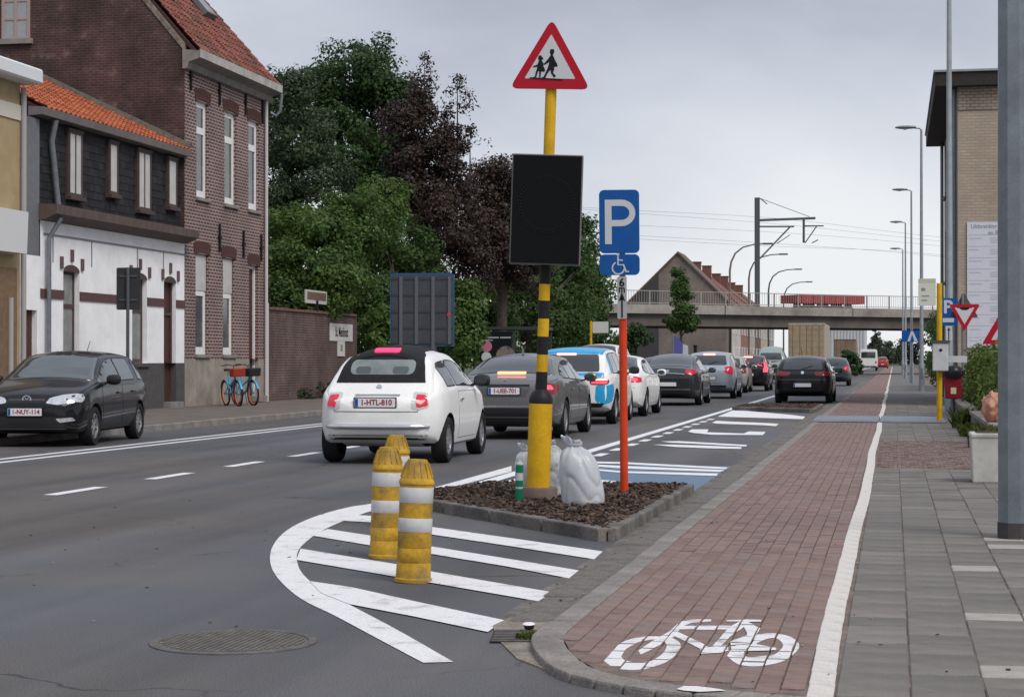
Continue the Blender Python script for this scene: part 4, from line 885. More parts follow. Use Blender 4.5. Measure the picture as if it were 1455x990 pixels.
def place(root, c, px, py, rz=0., ref='rr'):
    """put the car so that its right rear (or the named) wheel touches the road at a photo pixel"""
    g = G(px, py); y = c.P['axles'][0 if ref[1] == 'r' else 1]; x = (c.wid(y)-.02)*(1 if ref[0] == 'r' else -1)
    o = Matrix.Rotation(rz, 3, 'Z')@Vector((x, y, 0)); root.location = (g.x-o.x, g.y-o.y, 0); root.rotation_euler = (0, 0, rz)
def at_depth(root, X, D, rz=0.):
    root.location = (X, (D+math.sin(YAW)*X)/math.cos(YAW), 0); root.rotation_euler = (0, 0, rz)
mir = lambda P: P
# --- white soft-top city car
white = paintm('white', (.80,.795,.775)); grey = paintm('grey', (.165,.16,.163), .5); black = paintm('black', (.007,.007,.009)); silver = paintm('silver', (.42,.45,.50), .5); blue = paintm('blue', (.015,.33,.62))
softtop = mat('soft_top', (.016,.016,.018), rough=.8, var=.2, vs=8)
def fiat_extra(c, root):
    h = c.hit(0, .865, -1); b = MB(); b.bar((-.29,h.y-.012,.865), (.29,h.y-.012,.865), .03, .035); b.build('boot_handle', chrome, root, bevel=.01)
    h = c.hit(0, .965, -1); b = MB(); b.lathe([(.036,-.004),(.036,.006),(.02,.009)], 20, M=Matrix.Rotation(R(75), 3, 'X')); b.build('badge', chrome, root, loc=(0, h.y-.004, .965), smooth=40)
    b = MB(); pts = [(x, c.hit(x, .475, -1).y-.012, .475) for x in [-.66+.132*i for i in range(11)]]; b.tube(pts, [.02]+[.036]*9+[.02], 10); b.build('bumper_bar', chrome, root, smooth=60)
    for x in (-.27, .27):
        b = MB(); b.lathe([(.01,-.02),(.035,0),(.04,.05),(.03,.10),(.005,.11)], 14, c=(x,1.02,1.06)); 
    for x in (.15,): b = MB(); b.tube([(x-.3,.25,1.24),(x-.3,.2,1.15)], .006, 6); 
P = dict(L=3.42, paint=white, wr=.295, axles=(.56, 2.86), spokes=7,
  top=[(0,.86),(.04,.92),(.12,1.02),(.25,1.20),(.42,1.36),(.62,1.435),(1.0,1.475),(1.5,1.49),(1.85,1.46),(2.15,1.35),(2.62,1.05),(2.75,.995),(3.05,.92),(3.3,.80),(3.42,.66)],
  belt=[(0,.80),(.1,.875),(.4,.935),(1.2,.955),(2.4,.93),(2.9,.86),(3.25,.74),(3.42,.60)], bot=[(0,.33),(.3,.24),(.6,.20),(2.9,.20),(3.2,.22),(3.42,.30)],
  wid=[(0,.66),(.06,.72),(.16,.77),(.35,.80),(.6,.815),(2.7,.81),(3.1,.77),(3.3,.69),(3.42,.58)], tum=.40, crown=.08, r=.15, cap=[(.35,.15),(.7,.125),(.88,.085),(.965,.035)],
  side=[(.62,1.10),(1.17,2.42)], doors=[[(1.16,.90),(1.14,.55),(1.20,.30),(2.35,.30),(2.42,.62),(2.40,.90)]], handles=[(1.30,.80)], handlem=chrome, ws=(1.95,2.62), mirror=(2.22,1.0),
  plates=[(.775,-1,'1-HTL-810')], extra=[fiat_extra],
  patches=[('tail_light', rpoly([(.455,.905),(.63,.895),(.655,.715),(.54,.685),(.455,.70)], .03), 'y', -1, lowgl, .006, True), ('tail_light', rpoly([(.495,.875),(.615,.865),(.64,.735),(.52,.715)], .025), 'y', -1, tail, .012, True),
    ('bumper_valance', rpoly([(-.64,.37),(.64,.37),(.60,.31),(-.60,.31)], .015), 'y', -1, blackp), ('tailgate_gap', rpoly([(-.545,.905),(-.535,.66),(.535,.66),(.545,.905),(.54,.905),(.53,.668),(-.53,.668),(-.54,.905)], .002, 1), 'y', -1, mat('gap_grey', (.12,.12,.12)), .005)])
root, c = build_car(P, 'white hatchback with black soft top and lit brake lamp, nearest in the queue')
c.patch([(-.575,1.02),(.575,1.02),(.53,1.22),(.47,1.36),(.40,1.405),(-.40,1.405),(-.47,1.36),(-.53,1.22)], 'y', -1, 'soft_top_back', softtop, root, .010)
c.spatch(.40, 1.88, 'soft_top_roof', softtop, root, inset=.10, off=.020)
c.patch(rrect(-.415,.415,1.115,1.30,.07), 'y', -1, 'rear_window', mat('sky_tone_glass', (.20,.235,.225), rough=.12, spec=.5, col2=(.13,.155,.15), vs=3), root, .014)  # opaque pane: sky reflection and lighter interior are put into its pale colour
c.patch(rrect(-.16,.16,1.385,1.425,.01,2), 'y', -1, 'brake_lamp', mat('high_brake', (.8,.02,.06), emit=1.6, ecol=(1,.03,.10)), root, .036)
for sx in (-1, 1): c.patch(rrect(sx*.24-.10,sx*.24+.10,1.125,1.215,.04), 'y', -1, 'headrest', mat('headrest_grey', (.085,.10,.10), rough=.6), root, .0155)
place(root, c, 638, 657, R(1.5))
# --- grey saloon coupe
def cla_extra(c, root):
    h = c.hit(0, .965, -1); b = MB(); b.lathe([(.045,-.003),(.045,.006),(.037,.006),(.037,-.003)], 22, M=Matrix.Rotation(R(90), 3, 'X'), cap=False)
    for a in (90, 210, 330): b.bar((0,0,0), (.042*math.cos(R(a)),-.003,.042*math.sin(R(a))), .006, .008)
    b.build('badge', chrome, root, loc=(0, h.y-.006, .955), smooth=40)
    b = MB(); zt = c.top(1.75); b.prism([(-.10,0),(.08,0),(.0,.05),(-.05,.085),(-.07,.08)], lambda y, z: (-.012,y,z), lambda y, z: (.012,y,z)); b.build('antenna_fin', grey, root, loc=(0,1.72,zt-.006))
P = dict(L=4.50, paint=grey, wr=.325, axles=(.92, 3.62), spokes=10,
  top=[(0,.965),(.06,1.005),(.35,1.035),(.60,1.09),(1.0,1.26),(1.45,1.38),(2.0,1.43),(2.5,1.41),(2.95,1.27),(3.40,1.03),(3.55,.985),(4.1,.90),(4.4,.78),(4.5,.64)],
  belt=[(0,.88),(.2,.95),(.8,.985),(2.0,.955),(3.2,.92),(3.8,.87),(4.3,.74),(4.5,.58)], bot=[(0,.33),(.3,.24),(.8,.19),(3.8,.19),(4.2,.20),(4.5,.28)],
  wid=[(0,.74),(.12,.82),(.4,.872),(.9,.885),(3.4,.885),(4.0,.85),(4.35,.73),(4.5,.58)], tum=.46, crown=.06, r=.10,
  side=[(.95,1.48),(1.55,2.28),(2.34,3.36)], doors=[[(1.40,.93),(1.30,.65),(1.50,.30),(2.26,.30),(2.30,.60),(2.28,.93)], [(2.32,.93),(2.34,.60),(2.31,.30),(3.2,.30),(3.26,.60),(3.22,.90)]], handles=[(1.55,.82),(2.5,.80)], ws=(2.62,3.38), rw=(.62,1.52), mirror=(3.02,.98), mirm=grey,
  plates=[(.80,-1,'1-UEE-701')], extra=[cla_extra],
  patches=[('tail_light', rpoly([(.50,.93),(.62,.945),(.80,.91),(.83,.80),(.76,.725),(.62,.745),(.52,.82)], .05), 'y', -1, taildark, .007, True), ('tail_light_lens', rpoly([(.54,.905),(.76,.89),(.79,.82),(.58,.83)], .03), 'y', -1, taillit, .012, True),
    ('tail_light_side', rpoly([(.02,.92),(.30,.90),(.36,.84),(.2,.77),(.02,.74)], .03), 'x', 1, taildark, .007, True),
    ('plate_recess', rpoly([(-.44,.88),(.44,.88),(.36,.70),(-.36,.70)], .03), 'y', -1, mat('recess_grey', (.12,.12,.125), rough=.4, metal=.4), .003), ('chrome_strip', rrect(-.42,.42,.885,.905,.006,2), 'y', -1, blackp, .014),
    ('bumper_valance', rpoly([(-.70,.52),(.70,.52),(.66,.37),(.50,.34),(-.50,.34),(-.66,.37)], .03), 'y', -1, blackp, .006), ('bumper_strip', rrect(-.62,.62,.535,.56,.005,2), 'y', -1, chrome, .006), ('reflector', rrect(.52,.68,.60,.63,.008,2), 'y', -1, taildark, .008, True)])
root, c = build_car(P, 'dark grey saloon with curved boot and lit red brake strip behind yellow column')
c.patch(rrect(-.24,.24,1.075,1.10,.006,2), 'y', -1, 'brake_lamp', mat('amber_brake', (1,.25,.12), emit=2.2, ecol=(1,.28,.14)), root, .016)
place(root, c, 804, 622, R(.8))
# --- blue and white patrol hatchback
P = dict(L=3.95, paint=white, wr=.345, axles=(.72, 3.28), spokes=5,
  top=[(0,1.02),(.06,1.12),(.16,1.24),(.32,1.42),(.55,1.52),(1.0,1.57),(1.8,1.58),(2.4,1.52),(2.85,1.32),(3.25,1.08),(3.5,1.0),(3.8,.86),(3.95,.70)],
  belt=[(0,.95),(.2,1.0),(.8,1.02),(2.0,.98),(3.1,.97),(3.6,.88),(3.95,.64)], bot=[(0,.36),(.3,.27),(.7,.24),(3.3,.24),(3.7,.25),(3.95,.33)],
  wid=[(0,.76),(.12,.83),(.35,.87),(.8,.885),(3.0,.88),(3.5,.82),(3.8,.70),(3.95,.56)], tum=.30, crown=.05, r=.10,
  side=[(.55,1.2),(1.27,1.95),(2.02,3.15)], doors=[[(1.25,.95),(1.15,.6),(1.3,.33),(3.0,.33),(3.08,.6),(3.04,.93)]], handles=[(1.6,.88)], ws=(2.42,3.22), mirror=(2.80,1.06),
  patches=[('tailgate_glass', rpoly([(-.62,1.07),(.62,1.07),(.56,1.42),(-.56,1.42)], .06), 'y', -1, glassm, .006),
    ('blue_stripe', rpoly([(-.72,.96),(.72,.96),(.70,1.05),(-.70,1.05)], .02), 'y', -1, blue, .005), ('blue_roof_edge', rpoly([(-.56,1.43),(.56,1.43),(.52,1.50),(-.52,1.50)], .02), 'y', -1, blue, .005),
    ('blue_panel', rpoly([(.56,.80),(.82,.80),(.84,.45),(.66,.40),(.54,.50)], .05), 'y', -1, blue, .005, True), ('blue_side_panel', rpoly([(.02,.80),(.32,.84),(.36,.70),(.26,.48),(.04,.42)], .05), 'x', 1, blue, .005, True), ('blue_pillar', rpoly([(.33,1.04),(.50,1.04),(.62,1.44),(.50,1.44)], .03), 'x', 1, blue, .004, True),
    ('valance', rpoly([(-.72,.44),(.72,.44),(.66,.36),(-.66,.36)], .02), 'y', -1, blackp, .008),
    ('tail_light', rpoly([(.44,.94),(.72,.96),(.81,.90),(.80,.83),(.70,.80),(.44,.82)], .05), 'y', -1, taildark, .008, True), ('tail_light_lens', rpoly([(.47,.925),(.74,.94),(.785,.90),(.74,.895),(.47,.895)], .015), 'y', -1, braklit, .013, True), ('tail_light_lens', rpoly([(.47,.865),(.74,.87),(.785,.87),(.74,.83),(.47,.835)], .012), 'y', -1, taillit, .013, True)],
  plates=[(.62,-1,'')])
root, c = build_car(P, 'bright blue and white patrol hatchback with lit tail lamps, third in the queue')
c.spatch(.40, 2.40, 'roof_panel', blue, root, inset=.0, off=.005); c.patch(rrect(-.30,.10,1.405,1.435,.008,2), 'y', -1, 'brake_lamp', braklit, root, .016)
place(root, c, 875.5, 602, R(.5))
# --- white saloon
bluebadge = mat('badge_blue', (.08,.14,.3), rough=.3)
def saloon(paint_, **k):
    d = dict(L=4.60, paint=paint_, wr=.325, axles=(.98, 3.78), spokes=5,
      top=[(0,.98),(.06,1.03),(.5,1.07),(.72,1.10),(1.15,1.29),(1.55,1.41),(2.1,1.445),(2.6,1.42),(3.0,1.27),(3.45,1.04),(3.6,1.0),(4.2,.90),(4.5,.76),(4.6,.62)],
      belt=[(0,.90),(.2,.98),(.8,1.0),(2.0,.96),(3.3,.93),(4.0,.86),(4.4,.73),(4.6,.57)], bot=[(0,.33),(.3,.25),(.8,.2),(3.8,.2),(4.3,.21),(4.6,.29)],
      wid=[(0,.76),(.12,.83),(.4,.88),(.9,.905),(3.5,.90),(4.1,.86),(4.45,.74),(4.6,.58)], tum=.42, crown=.06, r=.10,
      side=[(1.0,1.55),(1.62,2.32),(2.38,3.40)], doors=[[(1.50,.93),(1.40,.65),(1.55,.30),(2.30,.30),(2.34,.60),(2.32,.93)], [(2.36,.93),(2.38,.60),(2.35,.30),(3.25,.30),(3.3,.60),(3.26,.90)]], handles=[(1.62,.83),(2.56,.81)], ws=(2.68,3.44), rw=(.76,1.56), mirror=(3.06,.98), mirm=paint_,
      patches=[('tail_light', rpoly([(.42,.93),(.62,.95),(.82,.92),(.83,.80),(.62,.80),(.42,.84)], .04), 'y', -1, tail, .007, True), ('tail_light_lens', rpoly([(.56,.90),(.78,.89),(.78,.83),(.60,.83)], .03), 'y', -1, taillit, .012, True), ('tail_light_side', rpoly([(.02,.92),(.26,.90),(.26,.81),(.02,.79)], .03), 'x', 1, tail, .007, True),
        ('valance', rpoly([(-.66,.46),(.66,.46),(.62,.35),(-.62,.35)], .03), 'y', -1, blackp, .006), ('bumper_gap', rrect(-.78,.78,.672,.682,.002,1), 'y', -1, blackp, .003), ('badge', ell(0,.935,.04,.04,14), 'y', -1, bluebadge, .009)], plates=[(.78,-1,'')])
    d.update(k); return d
root, c = build_car(saloon(white), 'white saloon with orange-red tail lamp glowing, fourth car in the queue'); place(root, c, 919, 591, R(.5))
# --- dark five-door with chrome boot strip
dk = paintm('gunmetal', (.045,.05,.056), .4)
def ins_extra(c, root):
    b = MB(); pts = [(x, c.hit(x, .93-.03*(x/.5)**2, -1).y-.012, .93-.03*(x/.5)**2) for x in [-.5+.1*i for i in range(11)]]; b.tube(pts, .017, 8); b.build('chrome_strip', chrome, root, smooth=60)
    h = c.hit(0, .985, -1); b = MB(); b.lathe([(.05,-.004),(.05,.006),(.03,.01)], 20, M=Matrix.Rotation(R(90), 3, 'X')); b.build('badge', chrome, root, loc=(0,h.y-.004,.985))
P = saloon(dk, top=[(0,1.02),(.06,1.09),(.3,1.12),(.5,1.16),(1.0,1.36),(1.4,1.46),(2.1,1.50),(2.6,1.46),(3.0,1.31),(3.45,1.06),(3.6,1.0),(4.2,.90),(4.5,.76),(4.6,.62)], rw=(.42,1.30), extra=[ins_extra], plates=[(.62,-1,'')],
  patches=[('tail_light', rpoly([(.50,1.02),(.66,1.05),(.80,1.02),(.81,.92),(.64,.89),(.52,.94)], .04), 'y', -1, tail, .007, True), ('valance', rpoly([(-.76,.78),(.76,.78),(.76,.40),(.62,.35),(-.62,.35),(-.76,.40)], .04), 'y', -1, blackp, .004), ('bumper_strip', rrect(-.66,.66,.46,.48,.006,2), 'y', -1, chrome, .008)],
  glass=mat('grey_glass', (.05,.062,.066), rough=.06, spec=.9))
root, c = build_car(P, 'dark gunmetal hatchback with chrome boot strip, fifth in the queue'); place(root, c, 997, 575.5, R(.3))
# --- hatchbacks and estates further on
def hatch(paint_, H=1.5, W=.86, L_=4.15, lamp='side', lit=tail, **k):
    s_ = H/1.5
    zz = lambda a: [(y, z*s_) for y, z in a]; f = L_/4.15; yy = lambda a: [(y*f, z) for y, z in a]
    d = dict(L=L_, paint=paint_, wr=.315, axles=(.70*f, 3.28*f), spokes=6,
      top=yy(zz([(0,.98),(.05,1.05),(.14,1.16),(.34,1.34),(.6,1.44),(1.1,1.49),(1.9,1.50),(2.4,1.44),(2.85,1.26),(3.2,1.06),(3.35,1.01),(3.8,.91),(4.05,.78),(4.15,.63)])),
      belt=yy(zz([(0,.90),(.2,.97),(.8,.99),(2.0,.96),(3.1,.93),(3.7,.85),(4.0,.72),(4.15,.57)])), bot=yy([(0,.34),(.3,.25),(.7,.21),(3.4,.21),(3.9,.22),(4.15,.30)]),
      wid=yy([(0,.87*W),(.12,.945*W),(.35,.985*W),(.8,W),(3.1,W),(3.65,.95*W),(3.98,.82*W),(4.15,.65*W)]), tum=.34, crown=.055, r=.10,
      side=[(.50*f,1.05*f),(1.12*f,1.90*f),(1.97*f,3.14*f)], doors=[[(1.12*f,.93*s_),(1.0*f,.65),(1.15*f,.30),(1.9*f,.30),(1.93*f,.60),(1.92*f,.93*s_)], [(1.96*f,.93*s_),(1.97*f,.60),(1.94*f,.30),(2.95*f,.30),(3.0*f,.60),(2.98*f,.90*s_)]], handles=[(1.3*f,.84*s_),(2.15*f,.83*s_)], ws=(2.45*f,3.18*f), mirror=(2.78*f,.99*s_), mirm=paint_, plates=[(.70,-1,'')],
      patches=[('rear_window', rpoly([(-.70*W,1.06*s_),(.70*W,1.06*s_),(.62*W,1.36*s_),(-.62*W,1.36*s_)], .06), 'y', -1, glassm, .006), ('valance', rpoly([(-.70*W,.46),(.70*W,.46),(.64*W,.36),(-.64*W,.36)], .03), 'y', -1, blackp, .006), ('bumper_gap', rrect(-.86*W,.86*W,.612,.622,.002,1), 'y', -1, blackp, .003), ('wiper', rpoly([(-.02,1.075*s_),(.02,1.075*s_),(.30,1.16*s_),(.29,1.175*s_)], .004, 1), 'y', -1, blackp, .016), ('badge', ell(0,.965*s_,.045,.045,14), 'y', -1, chrome, .009)])
    if lamp == 'side': d['patches'] += [('tail_light', rpoly([(.62*W,1.00*s_),(.86*W,1.03*s_),(.95*W,.92*s_),(.90*W,.76*s_),(.62*W,.82*s_)], .04), 'y', -1, lit, .008, True), ('tail_light_side', rpoly([(.03,1.0*s_),(.26,1.0*s_),(.2,.82*s_),(.03,.78*s_)], .03), 'x', 1, lit, .007, True)]
    if lamp == 'flat': d['patches'] += [('tail_light', rpoly([(.40*W,.98*s_),(.84*W,1.01*s_),(.94*W,.95*s_),(.90*W,.86*s_),(.45*W,.87*s_)], .03), 'y', -1, lit, .008, True), ('tail_light_side', rpoly([(.03,.98*s_),(.24,.98*s_),(.24,.88*s_),(.03,.86*s_)], .03), 'x', 1, lit, .007, True)]
    if lamp == 'tall': d['patches'] += [('tail_light', rpoly([(.74*W,1.28*s_),(.84*W,1.30*s_),(.96*W,1.0*s_),(.93*W,.78*s_),(.74*W,.78*s_),(.80*W,1.0*s_)], .03), 'y', -1, lit, .010, True), ('tail_light_side', rpoly([(.12,1.22*s_),(.2,1.22*s_),(.24,.95*s_),(.18,.78*s_),(.04,.78*s_),(.06,1.0*s_)], .03), 'x', 1, lit, .007, True)]
    pt = k.pop('patches', []); d.update(k); d['patches'] = d['patches']+pt; return d
bl = lambda W, z: ('brake_lamp', rrect(-.22*W,.22*W,z-.02,z+.02,.008,2), 'y', -1, braklit, .016)
root, c = build_car(hatch(silver, 1.62, .90, 4.3, 'side', tail, patches=[bl(.9,1.50), ('bumper_strip', rrect(-.7,.7,.55,.62,.02,2), 'y', -1, silver, .012)]), 'silver blue tall hatchback with lit high brake lamp, sixth in the queue'); place(root, c, 1045.5, 566, R(.3))
beige = paintm('champagne', (.42,.40,.36), .4)
root, c = build_car(hatch(beige, 1.52, .87, 4.1, 'side', taildark), 'pale champagne estate mostly hidden behind the silver blue hatchback'); place(root, c, 1062.5, 558, R(.3))
root, c = build_car(hatch(black, 1.56, .88, 4.3, 'tall', taillit, patches=[bl(.88,1.44)]), 'black estate with tall vertical glowing tail lamps, ahead in the queue'); place(root, c, 1092.5, 555.5, R(.3))
P = hatch(black, 1.45, .865, 4.15, 'flat', taildark, patches=[('bumper_strip', rrect(-.72,.72,.715,.735,.006,2), 'y', -1, mat('dull_strip', (.10,.10,.10), rough=.4), .008)], spokes=5)
P['plates'] = [(.56,-1,'')]
root, c = build_car(P, 'black hatchback parked in the bay behind the second mulch bed'); place(root, c, 1182, 572.8, R(-.6))
b = MB(); b.tube([(-.1,1.6,1.44),(-.12,1.45,1.70)], .006, 6); b.build('antenna', blackp, root)
root, c = build_car(hatch(paintm('teal', (.05,.075,.08), .3), 1.48, .86, 4.1, 'side', tail), 'dark teal hatchback parked beyond the black parked hatchback'); at_depth(root, -3.05, 97)
# --- oncoming and far traffic
root, c = build_car(hatch(white, 1.84, .88, 4.4, 'side', tail, top=[(0,1.2),(.05,1.5),(.14,1.74),(.34,1.80),(.8,1.83),(1.9,1.84),(2.6,1.80),(3.0,1.55),(3.5,1.15),(3.7,1.08),(4.0,1.0),(4.3,.85),(4.4,.63)]), 'white high-roofed van seen over the grey saloon', 'van', name='van'); at_depth(root, -9.35, 60, math.pi)
root.location.y += 4
root, c = build_car(hatch(dk, 1.46, .86, 4.1, 'side', tail), 'dark oncoming car half hidden beyond the white saloon'); at_depth(root, -8.9, 76, math.pi)
pg = paintm('pale_green', (.27,.34,.31), .2)
root, c = build_car(hatch(pg, 1.9, .9, 4.6, 'side', taildark, top=[(0,1.0),(.05,1.25),(.2,1.62),(.6,1.86),(1.2,2.05),(2.0,2.1),(2.7,1.92),(3.3,1.5),(3.7,1.15),(3.9,1.08),(4.2,1.0),(4.5,.82),(4.6,.65)]), 'pale green round-roofed van beyond the queue', 'van', name='van'); at_depth(root, -6.75, 106)
redp = paintm('red', (.42,.03,.04))
root, c = build_car(hatch(redp, 1.9, .9, 4.4, 'side', taildark), 'small red van far down the street past the white minibus', 'van', name='van'); at_depth(root, -1.75, 300)
root, c = build_car(hatch(redp, 1.5, .86, 4.1, 'side', tail), 'red car far down the street beside the evergreen shrub'); at_depth(root, -6.2, 118)
# --- front-facing parked hatchback (drawn from its front)
def polo_extra(c, root):
    L_ = c.L
    h = c.hit(0, .71, 1); e = E('badge', root, (0, h.y+.012, .71), (0, 0, math.pi))
    b = MB(); b.lathe([(.070,-.006),(.070,.008),(.060,.010),(.058,.0)], 28, M=Matrix.Rotation(R(90), 3, 'X'), cap=False); b.build('badge_ring', chrome, e, smooth=40)
    b = MB(); b.lathe([(.06,-.004),(.06,.0)], 24, M=Matrix.Rotation(R(90), 3, 'X')); b.build('badge_disc', mat('badge_dark', (.04,.05,.07), rough=.3), e)
    b = MB()
    for pts in ([(-.032,.045),(-.002,.002),(.002,.002),(.032,.045)], [(-.052,.015),(-.024,-.045),(0,-.006),(.024,-.045),(.052,.015)]):
        A, B = ribbon(pts, .013); b.strip([(p.x,-.006,p.y) for p in A], [(p.x,-.006,p.y) for p in B])
    b.build('badge_letters', chrome, e)
P = dict(L=3.90, paint=black, wr=.30, axles=(.70, 3.16), spokes=7,
  top=[(0,.98),(.05,1.06),(.12,1.16),(.32,1.34),(.58,1.42),(1.1,1.46),(1.7,1.46),(2.15,1.41),(2.55,1.24),(2.95,1.03),(3.10,.99),(3.5,.91),(3.78,.82),(3.86,.78),(3.90,.70)],
  belt=[(0,.90),(.2,.95),(.8,.97),(2.0,.95),(2.9,.92),(3.4,.84),(3.75,.74),(3.90,.64)], bot=[(0,.34),(.3,.25),(.7,.20),(3.2,.20),(3.7,.20),(3.9,.24)],
  wid=[(0,.74),(.12,.80),(.35,.83),(.8,.841),(2.9,.841),(3.4,.83),(3.7,.79),(3.84,.72),(3.90,.64)], tum=.36, crown=.055, r=.10,
  side=[(.45,.66),(.92,1.66),(1.74,2.92)], doors=[[(.98,.91),(.90,.65),(1.0,.30),(1.68,.30),(1.70,.60),(1.69,.91)], [(1.73,.91),(1.74,.60),(1.71,.30),(2.75,.30),(2.80,.60),(2.78,.88)]], handles=[(1.10,.80),(1.92,.79)], ws=(2.22,2.94), mirror=(2.56,.97),
  glass=mat('polo_glass', (.035,.045,.045), rough=.03, spec=1.0, coat=.5), plates=[(.53,1,'1-NUY-114')], extra=[polo_extra],
  patches=[('head_lamp', rpoly([(.30,.66),(.34,.735),(.55,.785),(.74,.80),(.765,.74),(.70,.665),(.48,.635)], .03), 'y', 1, headl, .008, True), ('head_lamp_side', rpoly([(3.62,.80),(3.80,.78),(3.84,.68),(3.70,.67),(3.60,.72)], .03), 'x', 1, headl, .008, True),
    ('grille', rpoly([(-.30,.755),(.30,.755),(.29,.66),(-.29,.66)], .02), 'y', 1, blackp, .006), ('grille_slat', rrect(-.28,.28,.70,.715,.004,2), 'y', 1, mat('slat_grey', (.13,.13,.135), rough=.3, metal=.6), .014),
    ('lower_intake', rpoly([(-.55,.46),(.55,.46),(.60,.30),(-.60,.30)], .04), 'y', 1, blackp, .006), ('intake_strip', rrect(-.60,.60,.275,.29,.004,2), 'y', 1, mat('slat_grey', (.13,.13,.135)), .014), ('fog_lamp', rpoly([(.46,.43),(.68,.45),(.72,.40),(.52,.37)], .02), 'y', 1, headl, .012, True)])
root, c = build_car(P, 'black hatchback parked facing the camera in front of the white house'); place(root, c, 135, 632.5, R(187), 'lf')
b = MB(); b.tube([(0,.9,1.45),(0,.72,1.62)], .006, 6); b.build('antenna', blackp, root)
# --- lorries and minibus
def lorry(label, X, D, H, W, L_, doorc, roofc, sidec):
    t = T('lorry', label, 'lorry', group='lorries further along the lane'); at_depth(t, X, D); w = W/2
    b = MB(); b.box(-w,w,.06,L_,1.1,H); b.build('cargo_box', sidec, t, bevel=.02)
    for sx in (-1, 1):
        d = MB(); d.box(min(sx*.02, sx*(w-.06)), max(sx*.02, sx*(w-.06)), 0, .06, 1.2, H-.12); do = d.build('door', doorc, t, bevel=.01)
        for k in (.33, .72):
            q = MB(); q.tube([(sx*w*k,-.03,1.2),(sx*w*k,-.03,H-.14)], .022, 8); q.build('locking_bar', mat('lock_bar', (.33,.30,.25), rough=.5, metal=.4), do)
        for zz_ in np.linspace(1.45, H-.4, 6): q = MB(); q.box(min(sx*.06, sx*(w-.12)), max(sx*.06, sx*(w-.12)), -.012, 0, zz_, zz_+.09); q.build('door_rib', doorc, do)
    b = MB(); b.box(-w,w,-.02,.05,H-.12,H+.02); b.box(-w,w,-.02,.05,1.08,1.2); b.build('rear_frame', roofc, t, bevel=.01)
    b = MB(); b.box(-w*.8,w*.8,.5,L_,.75,1.08); b.build('chassis', blackp, t)
    b = MB(); b.box(-w*.95,w*.95,.02,.1,.5,.68); b.build('bumper', mat('lorry_bumper', (.3,.3,.3), rough=.6), t)
    for sx in (-1, 1): b = MB(); b.box(min(sx*w*.55,sx*w*.9),max(sx*w*.55,sx*w*.9),-.02,.02,.72,.92); b.build('tail_light', mat('orange_lamp', (.8,.2,.04), emit=.5, ecol=(1,.25,.05)), t)
    for y in (1.6, 2.9, L_+1.2):
        for sx in (-1, 1): make_wheel(t, sx*(w-.17), y, .5, sx, .3, 8)
    b = MB(); b.box(-w,w,L_+.3,L_+2.2,.6,3.0); b.build('cab', roofc, t, bevel=.12, seg=2)
    return t
tan = mat('container_tan', (.33,.25,.16), rough=.7, var=.15, vs=1.5, fine=.08); tanr = mat('container_frame', (.36,.33,.25), rough=.7, var=.2, vs=2); 
lorry('lorry with tall tan container doors under the railway bridge', -5.9, 131, 3.85, 2.5, 10, tan, tanr, mat('container_side', (.38,.35,.29), rough=.7))
lorry('lorry with low brown container beyond the bridge beside the shrub', -5.6, 222, 3.75, 2.5, 9, mat('container_brown', (.24,.17,.11), rough=.7, var=.2, vs=1.5), mat('frame_dark', (.10,.09,.08), rough=.7), mat('container_side2', (.22,.17,.12), rough=.7))
t = T('minibus', 'white minibus far ahead right of the brown container lorry', 'bus'); at_depth(t, -3.1, 236)
b = MB(); b.prism([(-1.08,.45),(1.08,.45),(1.12,1.2),(1.04,2.45),(.92,2.68),(-.92,2.68),(-1.04,2.45),(-1.12,1.2)], lambda x, z: (x,0,z), lambda x, z: (x,7,z)); b.build('body', white, t, bevel=.08, seg=2)
b = MB(); b.plate(rrect(-.86,.86,1.62,2.35,.12), -.02, .03); b.build('rear_window', glassm, t)
for sx in (-1, 1): b = MB(); b.box(min(sx*.85,sx*1.0),max(sx*.85,sx*1.0),-.02,.03,.95,1.2); b.build('tail_light', taildark, t)
b = MB(); b.box(-1.0,1.0,-.04,.04,.45,.62); b.build('bumper', blackp, t)
for y in (1.6, 5.4):
    for sx in (-1, 1): make_wheel(t, sx*.95, y, .36, sx, .24, 6)
# ================================================================ traffic island and street furniture
mulch = mat('mulch', (.075,.052,.040), rough=1, island=.85, var=.3, vs=3)
island = [(-2.02,13.55),(-1.98,18.55),(-3.9,18.55),(-4.22,17.3),(-4.28,16.55)]
b = MB(); b.slab(island, -.05, .07); isl = tag(b.build('island_bed', mat('bed_soil', (.05,.033,.028), rough=1, var=.4, vs=6, bump=.6)), 'mulch bed traffic island ringed by concrete kerbs', 'planting bed')
isk = list(zip(island, island[1:]+island[:1]))
for (xa, ya), (xb, yb) in isk:
    a, q = Vector((xa, ya)), Vector((xb, yb)); n = max(1, round((q-a).length/1.0))
    for i in range(n):
        p0 = a+(q-a)*(i/n+.004); p1 = a+(q-a)*((i+1)/n-.004)
        A, B = ribbon([p0, p1], .14); m_ = MB(); m_.slab([A[0], A[1], B[1], B[0]], -.05, .095); m_.build('kerb_stone', concd, isl, bevel=.014, seg=2)
def in_poly(x, y, P):
    c_ = False
    for i in range(len(P)):
        (xa, ya), (xb, yb) = P[i-1], P[i]
        if (ya > y) != (yb > y) and x < (xb-xa)*(y-ya)/(yb-ya)+xa: c_ = not c_
    return c_
